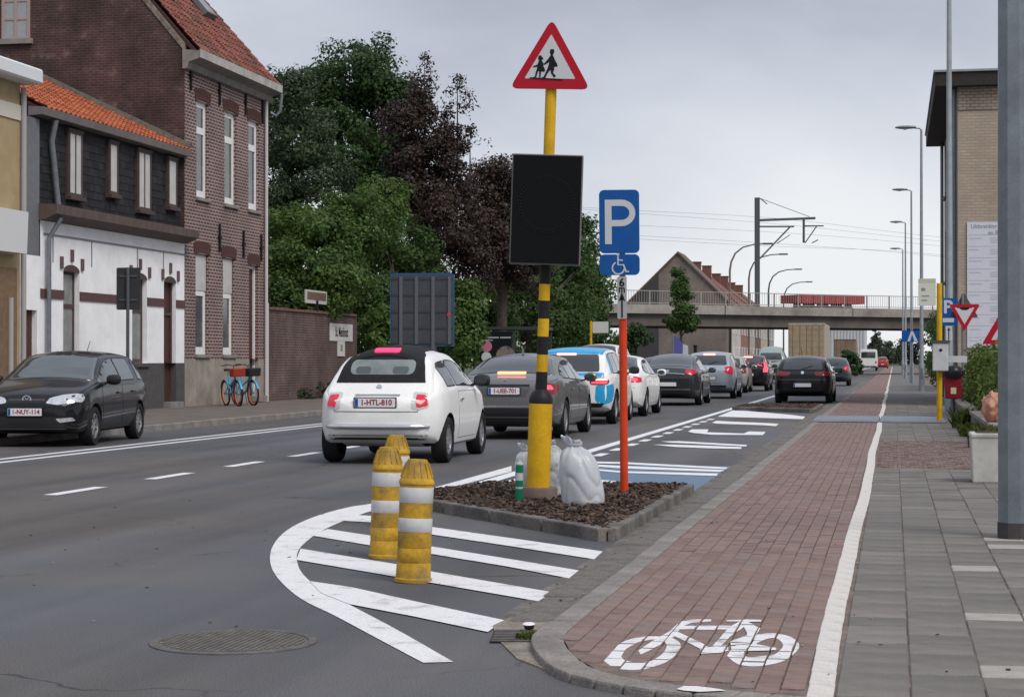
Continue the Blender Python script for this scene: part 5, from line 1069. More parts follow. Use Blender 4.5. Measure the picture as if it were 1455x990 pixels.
def chips(poly, n, z, name, parent, sz=.045):
    b = MB(); k = 0; xs = [p[0] for p in poly]; ys = [p[1] for p in poly]
    while k < n:
        x, y = random.uniform(min(xs), max(xs)), random.uniform(min(ys), max(ys))
        if not in_poly(x, y, poly): continue
        Q = (Matrix.Rotation(random.uniform(0, 6.28), 3, 'Z')@Matrix.Rotation(random.uniform(-.6, .6), 3, 'X')@Matrix.Rotation(random.uniform(-.5, .5), 3, 'Y'))
        b.obox((x, y, z+random.uniform(0, .03)), (sz*random.uniform(.5, 1.3), sz*random.uniform(.25, .6), .012), Q); k += 1
    return tag(b.build(name, mulch, parent, recalc=False), kind='stuff')
chips(island, 5200, .078, 'wood_chips', isl)
# --- yellow and black column with display and school sign
D0 = 16.7; base = PD(764, 700, D0); base = Vector((base.x, base.y, .07))
col = T('sign_column', 'yellow and black banded column carrying a dark display and school warning sign', 'sign post', base)
col.rotation_euler = (0, R(1.9), 0)
k = D0/F
def zc(y): return max(0, CAMH+(HORIZON-y)*k-.07)
b = MB(); b.lathe([(.17,-.06),(.172,.10),(.165,.12),(.10,.122)], 28); b.build('concrete_foot', mat('foot_concrete', (.17,.125,.105), rough=.95, var=.2, vs=5, fine=.2), col, smooth=30)
b = MB(); b.lathe([(.103,.10),(.103,zc(573)),(.10,zc(572.5))], 28); b.build('lower_tube', yel, col, smooth=30)
b = MB(); b.lathe([(.104,zc(573)),(.104,zc(566)),(.085,zc(559)),(.052,zc(553)),(.050,zc(528))], 28); b.build('collar', blk, col, smooth=30)
bands = [(528,503.6,yel),(503.6,478,blk),(478,452.7,yel),(452.7,427,blk),(427,403.6,yel),(403.6,372,blk),(372,226,blk),(226,100,yel)]
for ya, yb, m in bands:
    b = MB(); b.lathe([(.0495,zc(ya)),(.0495,zc(yb))], 20); b.build('pole_band', m, col, smooth=30)
PZ = R(-4)
dz0, dz1 = zc(377), zc(222); dw = 100*k/2
disp = E('display', col, (.0, -.02, 0), (0, 0, R(9)))
b = MB(); b.box(-dw,dw,-.16,.02,dz0,dz1); b.build('housing', mat('display_grey', (.17,.165,.16), rough=.6, metal=.2), disp, bevel=.012, seg=2)
b = MB(); b.box(-dw+.012,dw-.012,-.175,-.158,dz0+.012,dz1-.012); b.build('screen', mat('screen_black', (.006,.0065,.008), rough=.7, spec=.1), disp, bevel=.004)
led = mat('led_off', (.012,.012,.014), rough=.5)
b = MB(); zc0 = (dz0+dz1)/2+.04
def dot(x, z): b.lathe([(.006,0),(.006,.004),(.003,.006)], 6, c=(x, -.1755, z), M=Matrix.Rotation(R(90), 3, 'X'))
for i in range(52): a = i*2*math.pi/52; [dot(rr*math.cos(a), zc0+rr*math.sin(a)) for rr in (.225, .245)]
tag(b.build('led_dots', led, disp), kind='stuff')
# school warning triangle
sg = E('warning_sign', col, (.0, -.065, 0), (0, 0, R(3)))
def tri(s_, z0, r): h = s_*math.sqrt(3)/2; return rpoly([(-s_/2, z0), (s_/2, z0), (0, z0+h)], r, 5)
tz = zc(127)-.005; SS = .71
b = MB(); b.plate(tri(SS, tz, .075), -.004, .014); b.build('backing', signback, sg)
b = MB(); b.plate(tri(SS, tz, .075), -.008, -.004); b.build('red_border', redsign, sg)
b = MB(); b.plate(tri(.45, tz+.088, .012), -.0105, -.0082); b.build('white_field', whitesign, sg)
def tq(P): return [((x-600)/1080*120*k-.003, zc(30+y/9.0)) for x, y in P]   # from the enlargement of the sign
for i, Pp in enumerate([[(600,378),(640,376),(652,400),(640,440),(625,455),(600,440),(592,410)], [(608,445),(635,455),(665,520),(690,560),(700,595),(650,605),(660,640),(610,645),(560,650),(580,590),(590,540),(530,580),(520,565),(575,500)],
        [(560,645),(605,640),(570,690),(545,745),(505,750),(500,738),(525,728)], [(612,640),(650,630),(645,680),(680,715),(660,742),(645,720),(615,680)],
        [(455,460),(485,458),(500,485),(515,490),(505,512),(480,515),(450,515),(445,485)], [(460,518),(490,518),(520,565),(515,590),(540,640),(535,665),(430,655),(440,600),(390,610),(385,595),(440,575)],
        [(425,650),(450,650),(430,735),(400,742),(385,738),(412,728)], [(465,655),(488,655),(485,735),(468,738)], [(345,738),(770,755),(768,768),(345,750)]]):
    b = MB(); b.plate(tq(Pp), -.0125-.0003*i, -.0106); b.build('pictogram', pb, sg)
for zz_ in (tz+.13, tz+.38): b = MB(); b.box(-.06,.06,.014,.13,zz_,zz_+.03); b.build('clamp', galv, sg)
# --- parking sign on its red pole
D1 = 17.45; k1 = D1/F; pb0 = PD(887, 697, D1)
ps = T('parking_sign', 'blue disabled parking sign with arrow plate on a red and grey pole', 'traffic sign', (pb0.x, pb0.y, .07)); ps.rotation_euler = (0, R(-.45), 0)
def z1(y): return CAMH+(HORIZON-y)*k1-.07
b = MB(); b.lathe([(.037,-.05),(.037,z1(453))], 20); b.build('red_pole', redpole, ps, smooth=30)
b = MB(); b.lathe([(.028,z1(453)),(.028,z1(275)),(.02,z1(274))], 16); b.build('upper_pole', galv, ps, smooth=30)
sp1 = E('sign_face', ps, (-.02, -.04, 0), (0, 0, R(10)))
for nm, (ya, yb), r_ in (('parking_plate', (270,360), .045), ('disabled_plate', (361.5,391), .045)):
    b = MB(); hw = .184; b.plate(rrect(-hw,hw,z1(yb),z1(ya),r_), -.004, .012); b.build(nm, bluesign, sp1)
    b = MB(); b.plate(rrect(-hw,hw,z1(yb),z1(ya),r_), .012, .016); b.build('plate_back', signback, sp1)
b = MB(); px0 = -.132; zt_, zb_ = z1(284), z1(347); st = .062
A = [(px0, zb_), (px0, zt_)]; b.plate([(px0,zb_),(px0+st,zb_),(px0+st,zt_),(px0,zt_)], -.0065, -.0035)
H_ = (zt_-zb_); cx, cz, ro, ri = px0+st+.09, zt_-H_*.30, H_*.30, H_*.30-.058
out_ = [(px0+st, zt_)]+[(cx+ro*1.05*math.cos(R(a)), cz+ro*math.sin(R(a))) for a in range(90, -91, -15)]+[(px0+st, zt_-2*ro)]
inn_ = [(px0+st, zt_-.058)]+[(cx+ri*1.15*math.cos(R(a)), cz+ri*math.sin(R(a))) for a in range(90, -91, -15)]+[(px0+st, zt_-2*ro+.058)]
b.strip([(x,-.0065,z) for x, z in out_], [(x,-.0065,z) for x, z in inn_]); b.build('letter_p', whitesign, sp1)
b = MB(); zc_ = z1(381)
def rib(pts, w, y_): A, B = ribbon(pts, w); b.strip([(p.x, y_, p.y) for p in A], [(p.x, y_, p.y) for p in B])
rib([(-.012+.055*math.cos(R(a)), zc_+.055*math.sin(R(a))) for a in range(115, 361, 15)], .013, -.0065)
rib([(-.015,zc_+.105),(-.015,zc_+.03),(.035,zc_+.03),(.06,zc_-.035),(.085,zc_-.03)], .015, -.007); rib([(-.012,zc_+.075),(.03,zc_+.07)], .011, -.0075)
b.plate(ell(-.015, zc_+.122, .013, .013, 12), -.0066, -.004); b.build('wheelchair_symbol', whitesign, sp1)
b = MB(); hw = .043; b.plate(rrect(-hw-.0,hw,z1(453),z1(393),.012), -.045, -.033); ap = b.build('arrow_plate', mat('plate_grey', (.42,.42,.425), rough=.5, var=.06), ps)
lettering('6', .105, pb, ap, (0, -.047, z1(402)), bold=.002); lettering('m', .10, pb, ap, (0, -.047, z1(411)), bold=.002, sx=.8)
b = MB(); b.plate([(-.007,z1(451)),(.007,z1(451)),(.007,z1(426)),(.03,z1(428)),(0,z1(415)),(-.03,z1(428)),(-.007,z1(426))], -.048, -.046); b.build('arrow', pb, ap)
# --- flexible bollards
def bollard(label, px, py, tilt, D=None, h=.72):
    g = G(px, py) if D is None else PD(px, py, D); g = Vector((g.x, g.y, 0))
    t = T('bollard', label, 'bollard', g, group='yellow bollards on the hatched nose'); t.rotation_euler = tilt; r = .098; u = h/.72
    b = MB(); b.lathe([(.112,0),(.112,.018),(.104,.028)], 28); b.build('flange', yel2, t, smooth=30)
    prof = [(.104,.028)]
    for z in (.115,.20): prof += [(.101,z-.006),(.097,z),(.101,z+.006)]
    prof += [(.099,.285),(.099,.575)]
    b = MB(); b.lathe([(a, z*u) for a, z in prof], 28); b.build('tube', yel2, t, smooth=40)
    for za, zb in ((.295,.375),(.465,.555)):
        b = MB(); b.lathe([(.099,za*u),(.1015,(za+.003)*u),(.1015,(zb-.003)*u),(.099,zb*u)], 28, cap=False); b.build('reflective_band', refl, t, smooth=40)
    b = MB(); b.lathe([(.099,.568*u),(.105,.575*u),(.105,.59*u),(.099,.598*u),(.095,.61*u),(.064,.70*u),(.058,.717*u),(.045,.72*u)], 28); co = b.build('cap', yel2, t, smooth=40)
    for i in range(14):
        a = 2*math.pi*i/14; q = MB(); q.bar((.0955*math.cos(a),.0955*math.sin(a),.615*u), (.066*math.cos(a),.066*math.sin(a),.70*u), .008, .008); q.build('cap_rib', yel2, co)
    return t
bollard('yellow bollard with two white bands standing nearest on the hatching', 587, 826, (R(-1), R(2.2), R(20)))
bollard('grimy yellow bollard just left of the nearest one', 547, 792, (R(1), R(1.6), R(70)), h=.73)
bollard('yellow bollard half hidden behind the other two', 564, 749, (R(0), R(1.0), R(120)), h=.72)
# --- sandbags and hazard tube on the island
bagm = mat('white_plastic_bag', (.66,.68,.71), rough=.27, var=.08, vs=5, bump=.22, bs=22, trans=.3, spec=.5, stretch=(1,1,.5)); bagm2 = mat('clear_plastic_bag', (.30,.33,.36), rough=.35, var=.2, vs=7, bump=.35, bs=26, col2=(.50,.52,.54), spec=.5)
from mathutils import noise as mnoise
def bag(label, px, py, D, w, h, m, lean, seed):
    g = PD(px, py, D); t = T('plastic_bag', label, 'plastic bag', (g.x, g.y, .075)); b = MB(); n, kk = 40, 34
    prof = [(.0,.66),(.03,.88),(.12,1.0),(.35,1.03),(.58,.96),(.74,.80),(.84,.56),(.895,.34),(.92,.33),(.95,.42),(1.0,.50)]
    pf = pchip(prof); V = []; n, kk = 64, 48
    for i in range(kk+1):
        f = i/kk; r_ = pf(f)*w/2; cx_ = lean*f*f; neck = min(1, max(0, (f-.45)/.4)); foot = max(0, 1-f/.12)
        for j in range(n):
            a = 2*math.pi*j/n; p = Vector((math.cos(a), math.sin(a), f*1.6+seed))
            d = mnoise.noise(p*.9)*.12-.10*(1-abs(mnoise.noise(Vector((p.x*1.1+f*.8, p.y*1.1, f*1.9+seed*2)))))**10+neck**2*.10*math.sin(a*9+4*mnoise.noise(p))+foot*.05*math.sin(a*6+seed)
            rr = r_*(1+d); V.append((cx_+rr*math.cos(a), rr*.82*math.sin(a), f*h-.01+(.014*math.sin(a*4+seed)+.008*math.sin(a*9) if f > .93 else 0)-(.03*max(0, f-.9)*10*math.cos(a-.6) if f > .9 else 0)))
    b.add(V, [(i*n+j, i*n+(j+1)%n, (i+1)*n+(j+1)%n, (i+1)*n+j) for i in range(kk) for j in range(n)]+[tuple(range(n-1, -1, -1)), tuple(kk*n+j for j in range(n))]); b.build('filled_sack', m, t, smooth=80)
    tm = MB(); rt = pf(.905)*w/2; tm.tube([(lean*.82+rt*1.06*math.cos(q), rt*.9*math.sin(q), h*.905) for q in [2*math.pi*j/18 for j in range(19)]], .008, 6, cap=False); tm.build('tie', mat('tie_grey', (.4,.4,.41), rough=.6), t, smooth=60)
bag('full white plastic sack leaning right of the column', 829, 717, 16.0, .36, .57, bagm, -.10, 3.1)
bag('grey translucent plastic sack squeezed behind the column', 782, 705, 17.0, .34, .54, bagm2, -.02, 8.3)
bag('white plastic sack half hidden left behind the column', 752, 697, 17.25, .26, .46, bagm, -.04, 14.4)
g = PD(737, 709, 16.35); t = T('hazard_tube', 'green and white banded tube standing against the column foot', 'marker tube', (g.x, g.y, .07)); t.rotation_euler = (0, R(1.5), 0)
grn = mat('tube_green', (.008,.16,.085), rough=.4)
for za, zb, m in ((0,.13,grn),(.13,.145,refl),(.145,.20,grn),(.20,.265,refl),(.265,.335,grn)): b = MB(); b.lathe([(.033,za),(.033,zb)], 18); b.build('tube_band', m, t, smooth=30)
b = MB(); b.lathe([(.033,.335),(.03,.35),(.018,.355),(.016,.372)], 18); b.build('tube_cap', refl, t, smooth=30)
# --- second mulch bed by the parked black car
is2 = [(-1.98,47.5),(-1.98,53.0),(-4.0,53.0),(-4.05,49.5)]
b = MB(); b.slab(is2, -.05, .07); i2 = tag(b.build('island_bed', mat('bed_soil', (.05,.03,.02))), 'second mulch bed in front of the parked black hatchback', 'planting bed')
for (xa, ya), (xb, yb) in zip(is2, is2[1:]+is2[:1]):
    A, B = ribbon([(xa,ya),(xb,yb)], .14); m_ = MB(); m_.slab([A[0], A[1], B[1], B[0]], -.05, .11); m_.build('kerb_stone', concd, i2, bevel=.014)
chips(is2, 2200, .085, 'wood_chips', i2, .07)
# --- lamp posts on the right
def lamp(label, X, D, H, head=True, r0=.085):
    Y = (D+math.sin(YAW)*X)/math.cos(YAW); t = T('street_lamp', label, 'street lamp', (X, Y, ZP-.01), group='street lamps along the right pavement')
    b = MB(); b.lathe([(r0*1.35,-.05),(r0*1.35,1.1),(r0,1.2),(r0*.55,H)], 16); b.build('post', galvl, t, smooth=30)
    b = MB(); b.box(-.05,.05,-r0*1.36-.006,-r0*1.2,.5,.95); b.build('hatch_door', galv, t)
    b = MB(); b.tube([(0,0,H-.05),(-.05,0,H+.04),(-.5,0,H+.10)], .035, 8); b.build('arm', galvl, t, smooth=40)
    b = MB(); b.lathe([(.02,-.42),(.10,-.36),(.135,-.1),(.13,.2),(.07,.40),(.03,.44)], 16, c=(-.62,0,H+.10), M=Matrix.Rotation(R(-90), 3, 'Y')@Matrix.Diagonal((.55,1,1))); b.build('lamp_head', galv, t, smooth=50)
    b = MB(); b.lathe([(.09,0),(.085,-.04),(.05,-.065)], 16, c=(-.66,0,H+.065)); b.build('diffuser', mat('lamp_glass', (.55,.56,.56), rough=.2), t, smooth=50)
lamp('tall lamp post rising out of frame behind the give-way sign', 1.28, 44.5, 11.6)
lamp('street lamp with head just below the dark eaves', 1.12, 78, 10.75); lamp('second street lamp beyond the eaves, middle of the row', .98, 107, 10.8)
lamp('third street lamp of the row, nearer the bridge', .80, 132, 10.8); lamp('farthest street lamp of the right row, by the bridge', .75, 160, 10.6)
# near steel column at the right edge
g = G(1441, 765, ZP); t = T('steel_column', 'grey galvanised steel column at the right edge of the pavement', 'post', (g.x, g.y+.08, ZP))
b = MB(); b.lathe([(.112,.10),(.112,2.2),(.106,4.5),(.10,7.5)], 8, M=Matrix.Rotation(R(22.5), 3, 'Z')); b.build('shaft', galv, t)
b = MB(); b.lathe([(.118,-.02),(.118,.11)], 8, M=Matrix.Rotation(R(22.5), 3, 'Z')); b.build('foot_band', mat('foot_dark', (.06,.055,.055), rough=.8, var=.2), t)
# --- give-way sign, second triangle, parking sign, bus stop, bin, planter
def sign_post(name, label, px, py, zg, r, h, cat='traffic sign', m=galv):
    g = G(px, py, zg); t = T(name, label, cat, (g.x, g.y, zg)); b = MB(); b.lathe([(r,-.05),(r,h)], 14); b.build('post', m, t, smooth=30); return t
t = sign_post('give_way_sign', 'inverted red and white give-way triangle on a grey post beside the bin', 1368, 591, ZP, .03, 2.75)
kk = 44.2/F*.985; sv = .70
def itri(s_, zt, r): h = s_*.866; return rpoly([(-s_/2, zt), (0, zt-h), (s_/2, zt)], r, 5)
zt = (591-434)*kk
e = E('sign_face', t, (.04,-.05,0), (0,0,R(8)))
b = MB(); b.plate(itri(sv, zt, .06), -.004, .01); b.build('red_border', redsign, e); b = MB(); b.plate(itri(.44, zt-.075, .012), -.008, -.0045); b.build('white_field', whitesign, e)
b = MB(); b.plate(ell(0, zt-.08, .11, .055, 14, 180, 360), -.011, -.0085); b.plate([(-.17,zt-.07),(.17,zt-.07),(.17,zt-.086),(-.17,zt-.086)], -.0115, -.0086); b.build('dark_smudge', pb, e)
b = MB(); b.plate(tri(.66, zt-.30, .06), .09, .10); b.build('rear_triangle', signback, e)
g2 = G(1436, 600, ZP); t = T('warning_triangle', 'red bordered warning triangle half hidden by the steel column', 'traffic sign', (2.35, 41.5, ZP))
b = MB(); b.lathe([(.03,-.05),(.03,3.0)], 14); b.build('post', galv, t, smooth=30)
q = PY(1395, 489, 41.5); q2 = PY(1425, 444, 41.5); e = E('sign_face', t, (0,-.05,0)); zb = q.z-ZP; s_ = 2*(2.35-q.x)
b = MB(); b.plate(tri(max(.7, s_), zb, .06), -.004, .01); b.build('red_border', redsign, e); b = MB(); b.plate(tri(max(.7, s_)*.63, zb+.09, .012), -.008, -.0045); b.build('white_field', whitesign, e)
LX, LD = 1.28, 44.5; LY = (LD+math.sin(YAW)*LX)/math.cos(YAW)
t = T('parking_sign', 'small blue parking sign with arrow plate clamped to the lamp post', 'traffic sign', (LX-.02, LY-.10, ZP)); kk = LD/F
e = E('sign_face', t, (0,-.03,0)); z0 = lambda y: CAMH+(HORIZON-y)*kk-ZP
for z in (z0(430), z0(455)): b = MB(); b.box(-.13,.13,-.02,.12,z-.02,z+.02); b.build('clamp', galv, t)
b = MB(); b.plate(rrect(-.20,.20,z0(462),z0(424),.04), -.004, .01); b.build('parking_plate', bluesign, e); lettering('P', .42, whitesign, e, (-.02,-.006,z0(437)), bold=.012)
b = MB(); b.plate(rrect(-.14,.12,z0(458),z0(452),.02), -.007, -.0045); b.build('vehicle_symbol', whitesign, e)
b = MB(); b.plate(rrect(-.07,.07,z0(484),z0(463),.01), -.004, .006); b.build('arrow_plate', whitesign, e); b = MB(); b.plate([(-.012,z0(483)),(.012,z0(483)),(.012,z0(469)),(.04,z0(470)),(0,z0(465)),(-.04,z0(470)),(-.012,z0(469))], -.007, -.0045); b.build('arrow', pb, e)
t = sign_post('bus_stop', 'yellow bus stop pole with white flag and white timetable box', 1335, 600, ZP, .055, 2.83, 'bus stop', yel)
kk = 39.3/F; z0 = lambda y: (600-y)*kk
b = MB(); b.plate(rrect(-.42,-.07,z0(437),z0(406),.02), -.02, .02); fo = b.build('flag', mat('flag_white', (.62,.62,.56), rough=.5), t)
b = MB(); b.plate(rrect(-.42,-.07,z0(406),z0(399),.01), -.015, .015); b.build('flag_top', mat('flag_cream', (.50,.50,.40), rough=.5), fo); b = MB(); b.plate(rrect(-.36,-.28,z0(416),z0(412),.005,2), -.024, -.0205); b.plate(rrect(-.36,-.20,z0(424),z0(422.5),.003,2), -.024, -.0205); b.plate(rrect(-.36,-.24,z0(430),z0(428.5),.003,2), -.024, -.0205); b.build('line_print', mat('print_grey', (.25,.25,.25)), fo)
b = MB(); b.box(-.14,.17,-.16,.0,z0(528),z0(489)); bo = b.build('timetable_box', mat('box_white', (.52,.53,.53), rough=.5, var=.08), t, bevel=.02, seg=2, loc=(0,-.055,0)); b = MB(); b.box(-.16,.2,-.18,.0,z0(489),z0(485.5)); b.build('box_lid', mat('lid_dark', (.08,.08,.08)), bo)
b = MB(); b.plate(ell(.02, z0(499), .035, .03, 14), -.166, -.158); b.build('lock', blackp, bo)
b = MB(); b.box(.13,.55,.05,.10,z0(516),z0(507)); b.build('side_plate', whitesign, t)
g = G(1353, 590, ZP); t = T('litter_bin', 'dark red litter bin with black bag rim on a post', 'litter bin', (g.x, g.y-.8, ZP)); kk = 43/F; z0 = lambda y: (591-y)*kk
b = MB(); b.lathe([(.05,-.05),(.05,z0(520))], 12); b.build('post', galv, t, loc=(0,.24,0))
binr = mat('bin_red', (.20,.012,.02), rough=.4, var=.12); 
b = MB(); b.prism([(-.17,z0(566)),(.17,z0(566)),(.21,z0(534)),(-.21,z0(534))], lambda x, z: (x,-.18,z), lambda x, z: (x,.18,z)); b.build('bin_body', binr, t, bevel=.03, seg=2)
b = MB(); b.lathe([(.25,z0(536)),(.27,z0(533)),(.26,z0(527)),(.20,z0(526)),(.18,z0(523)),(.14,z0(520)),(.05,z0(519))], 20); b.build('bag_rim', mat('bag_black', (.015,.015,.018), rough=.3), t, smooth=50)
b = MB(); b.plate(rrect(-.06,.06,z0(559),z0(550),.008,2), -.19, -.182); b.build('bin_label', mat('label_yellow', (.55,.5,.3)), t)
g = G(1405, 686, ZP); t = T('planter', 'white concrete planter box with soil near the steel column', 'planter', (g.x+.08, g.y+.28, ZP)); cw = mat('planter_white', (.46,.45,.42), rough=.85, var=.15, vs=4, fine=.1, col2=(.34,.33,.30), c2lo=.5, c2hi=.75)
b = MB(); hw = .25
b.prism([(-.24,0),(.24,0),(.255,.50),(-.255,.50)], lambda x, z: (x,-.28,z), lambda x, z: (x,.28,z)); b.build('box', cw, t, bevel=.015, seg=2)
b = MB(); b.box(-.262,.262,-.29,.29,.46,.51); b.build('rim', cw, t, bevel=.012); b = MB(); b.box(-.20,.20,-.23,.23,.505,.515); b.build('soil', mat('soil', (.05,.04,.03), rough=1), t)
# low garden wall with pink bag, hedge and weeds
wg = T('garden_wall', 'low weathered concrete garden wall under the hedge', 'wall', (1.5, 28.5, ZP)); b = MB(); b.box(-.10,.10,0,18,-.05,.26); b.build('wall_block', mat('old_wall', (.20,.19,.16), rough=.95, var=.3, vs=2, fine=.2, col2=(.12,.13,.09)), wg, bevel=.02)
for i in range(12): b = MB(); b.box(-.13,.13,i*1.5+.01,i*1.5+1.49,.26,.33); b.build('coping_stone', conc, wg, bevel=.01)
pink = mat('pink_bag', (.62,.33,.25), rough=.4, col2=(.48,.22,.13), vs=8, bump=.6, bs=14, trans=.2, var=.2)
def crumple(name, label, loc, r, m, cat):
    t = T(name, label, cat, loc); bm = bmesh.new(); bmesh.ops.create_icosphere(bm, subdivisions=4, radius=1)
    for v in bm.verts:
        d = v.co.normalized(); q = 1+.28*mnoise.fractal(d*2.2, 1., 2., 4)+.16*abs(mnoise.noise(d*5)); v.co = Vector((d.x*r[0]*q, d.y*r[1]*q, max(0, r[2]+d.z*r[2]*q)))
    me = bpy.data.meshes.new('crumpled_film'); bm.to_mesh(me); bm.free(); me.materials.append(m); me.polygons.foreach_set('use_smooth', [True]*len(me.polygons)); link('crumpled_film', me, t); return t
q = PY(1406, 598, 26.5); crumple('plastic_bag', 'crumpled pink plastic bag lying on the garden wall end', (1.47, 29.6, ZP+.33), (.15,.2,.22), pink, 'plastic bag')
tuft('weed_clump', 'tall weeds growing at the foot of the garden wall', (1.26, 28.2, ZP), 150, .36, .22, wd=.016)
tuft('weed_clump', 'grassy weeds growing beside the litter bin post', (1.33, 36.5, ZP), 160, .42, .25, wd=.016); tuft('weed_clump', 'low weeds along the wall between planter and bin', (1.33, 32.5, ZP), 160, .26, .3, wd=.016)
# far blue sign on right pavement
g = G(1296, 545, ZP); t = T('route_sign', 'far blue direction sign among the lamp posts', 'traffic sign', (g.x, g.y, ZP)); b = MB(); b.lathe([(.04,-.05),(.04,3.6)], 10); b.build('post', galv, t); kk = g.y/F; b = MB(); b.plate(rrect(-.55,.55,(545-487)*kk,(545-471)*kk,.04), -.06, -.04); b.build('panel', bluesign, t); b = MB(); b.plate([(-.25,(545-486)*kk),(-.05,(545-472)*kk),(.05,(545-472)*kk),(.3,(545-486)*kk),(.12,(545-486)*kk),(0,(545-476)*kk),(-.1,(545-486)*kk)], -.066, -.061); b.build('sign_print', whitesign, t)
# --- left side street furniture
g = Vector((-16.6, 0, .1)); Yp = (42+math.sin(YAW)*-16.6)/math.cos(YAW)
t = T('road_sign', 'dark back of a rectangular road sign in front of the white house', 'traffic sign', (-16.6, Yp, .1)); kk = 42/F; z0 = lambda y: CAMH+(HORIZON-y)*kk-.1
b = MB(); b.lathe([(.038,-.05),(.038,z0(380))], 14); b.build('post', signback, t, smooth=30); b = MB(); b.plate(rrect(-.27,.27,z0(440),z0(380),.04), .04, .055); po = b.build('panel', mat('sign_back_dark', (.045,.047,.052), rough=.6, metal=.2), t)
for y in (392, 426): b = MB(); b.box(-.2,.2,.02,.045,z0(y)-.02,z0(y)+.02); b.build('rail', signback, po)
for o in (t,): o.rotation_euler = (0,0,R(6))
Yb = (59+math.sin(YAW)*-14.4)/math.cos(YAW); t = T('information_board', 'large grey back of a blue-edged information board behind the white hatchback', 'sign board', (-14.35, Yb, .1), R(8)); kk = 59/F; z0 = lambda y: CAMH+(HORIZON-y)*kk-.1
b = MB(); b.plate(rrect(-1.0,1.0,z0(492),z0(388),.12), -.02, .02); b.build('rim', mat('board_blue', (.03,.09,.19), rough=.5), t)
b = MB(); b.plate(rrect(-.95,.95,z0(490),z0(391),.08), -.03, -.018); b.build('back_sheet', mat('board_grey', (.062,.068,.08), rough=.6, var=.15, vs=2), t)
for x in (-.66,-.18,.34,.85): b = MB(); b.box(x-.05,x+.05,-.075,-.028,.0 if x in (-.66,.34) else z0(489),z0(393)); b.build('post' if x in (-.66,.34) else 'rib', mat('board_rib', (.13,.14,.155), rough=.5, metal=.3), t)
for y in (396, 419, 443, 466, 487): b = MB(); b.box(-.95,.95,-.045,-.028,z0(y)-.035,z0(y)+.035); b.build('rail', mat('board_rail', (.05,.055,.065), rough=.6), t)
b = MB(); b.plate(rrect(.78,.90,z0(449),z0(445),.01,2), -.08, -.046); b.build('red_sticker', mat('sticker', (.5,.06,.04)), t)
Ys = (80+math.sin(YAW)*-16.4)/math.cos(YAW); t = T('bus_shelter', 'dark bus shelter with poster panel beyond the grey saloon', 'bus shelter', (-16.4, Ys, .1), R(5)); kk = 80/F; z0 = lambda y: CAMH+(HORIZON-y)*kk-.1
b = MB(); b.box(-1.0,2.1,-.1,3.2,z0(468),z0(464)); b.build('roof', mat('shelter_dark', (.05,.055,.055), rough=.5), t)
for x, y in ((-.95,0),(.75,0),(2.0,3.1),(-.95,3.1)): b = MB(); b.box(x-.04,x+.04,y-.04,y+.04,-.05,z0(468)); b.build('post', mat('shelter_dark', (.05,.05,.05)), t)
b = MB(); b.box(-.88,.66,-.06,.06,.35,z0(471)); pa = b.build('poster_case', mat('poster_black', (.012,.016,.02), rough=.25), t)
b = MB(); b.plate(ell(-.42, z0(492), .24, .24, 24), -.07, -.062); b.build('pink_disc', mat('poster_pink', (.55,.16,.28), rough=.5), pa); b = MB(); b.plate(ell(-.42, z0(507), .21, .21, 24), -.07, -.062); b.build('pale_disc', mat('poster_pale', (.55,.62,.60), rough=.5), pa)
b = MB(); b.plate(ell(.40, z0(507), .42, .46, 26), -.07, -.062); b.build('portrait_panel', mat('poster_face', (.22,.19,.16), rough=.6, col2=(.07,.06,.05), vs=5), pa)
b = MB(); b.plate(rrect(-.70,.1,z0(480.5),z0(478.5),.005,2), -.07, -.062); b.plate(rrect(.16,.62,z0(480.5),z0(478.5),.005,2), -.07, -.062); b.plate(rrect(-.70,-.15,z0(484),z0(482.5),.005,2), -.07, -.062); b.build('headline', mat('poster_text', (.4,.42,.43)), pa); b = MB(); b.plate(rrect(-.86,-.2,.5,z0(519),.005,2), -.07, -.062); b.build('red_footer', mat('poster_red', (.42,.06,.04)), pa)
Ys = (88+math.sin(YAW)*-13.9)/math.cos(YAW); t = T('bus_stop', 'far yellow bus stop pole with white flag left of the red pole', 'bus stop', (-13.75, Ys, .1)); kk = 88/F; z0 = lambda y: CAMH+(HORIZON-y)*kk-.1
b = MB(); b.lathe([(.06,-.05),(.06,z0(456))], 12); b.build('post', yel, t); b = MB(); b.plate(rrect(.08,.82,z0(473),z0(457),.03), -.02, .02); b.build('flag', mat('flag_white', (.62,.62,.56)), t); b = MB(); b.box(-.12,.14,-.13,-.02,z0(510),z0(493)); b.build('timetable_box', mat('box_white', (.52,.53,.53)), t)
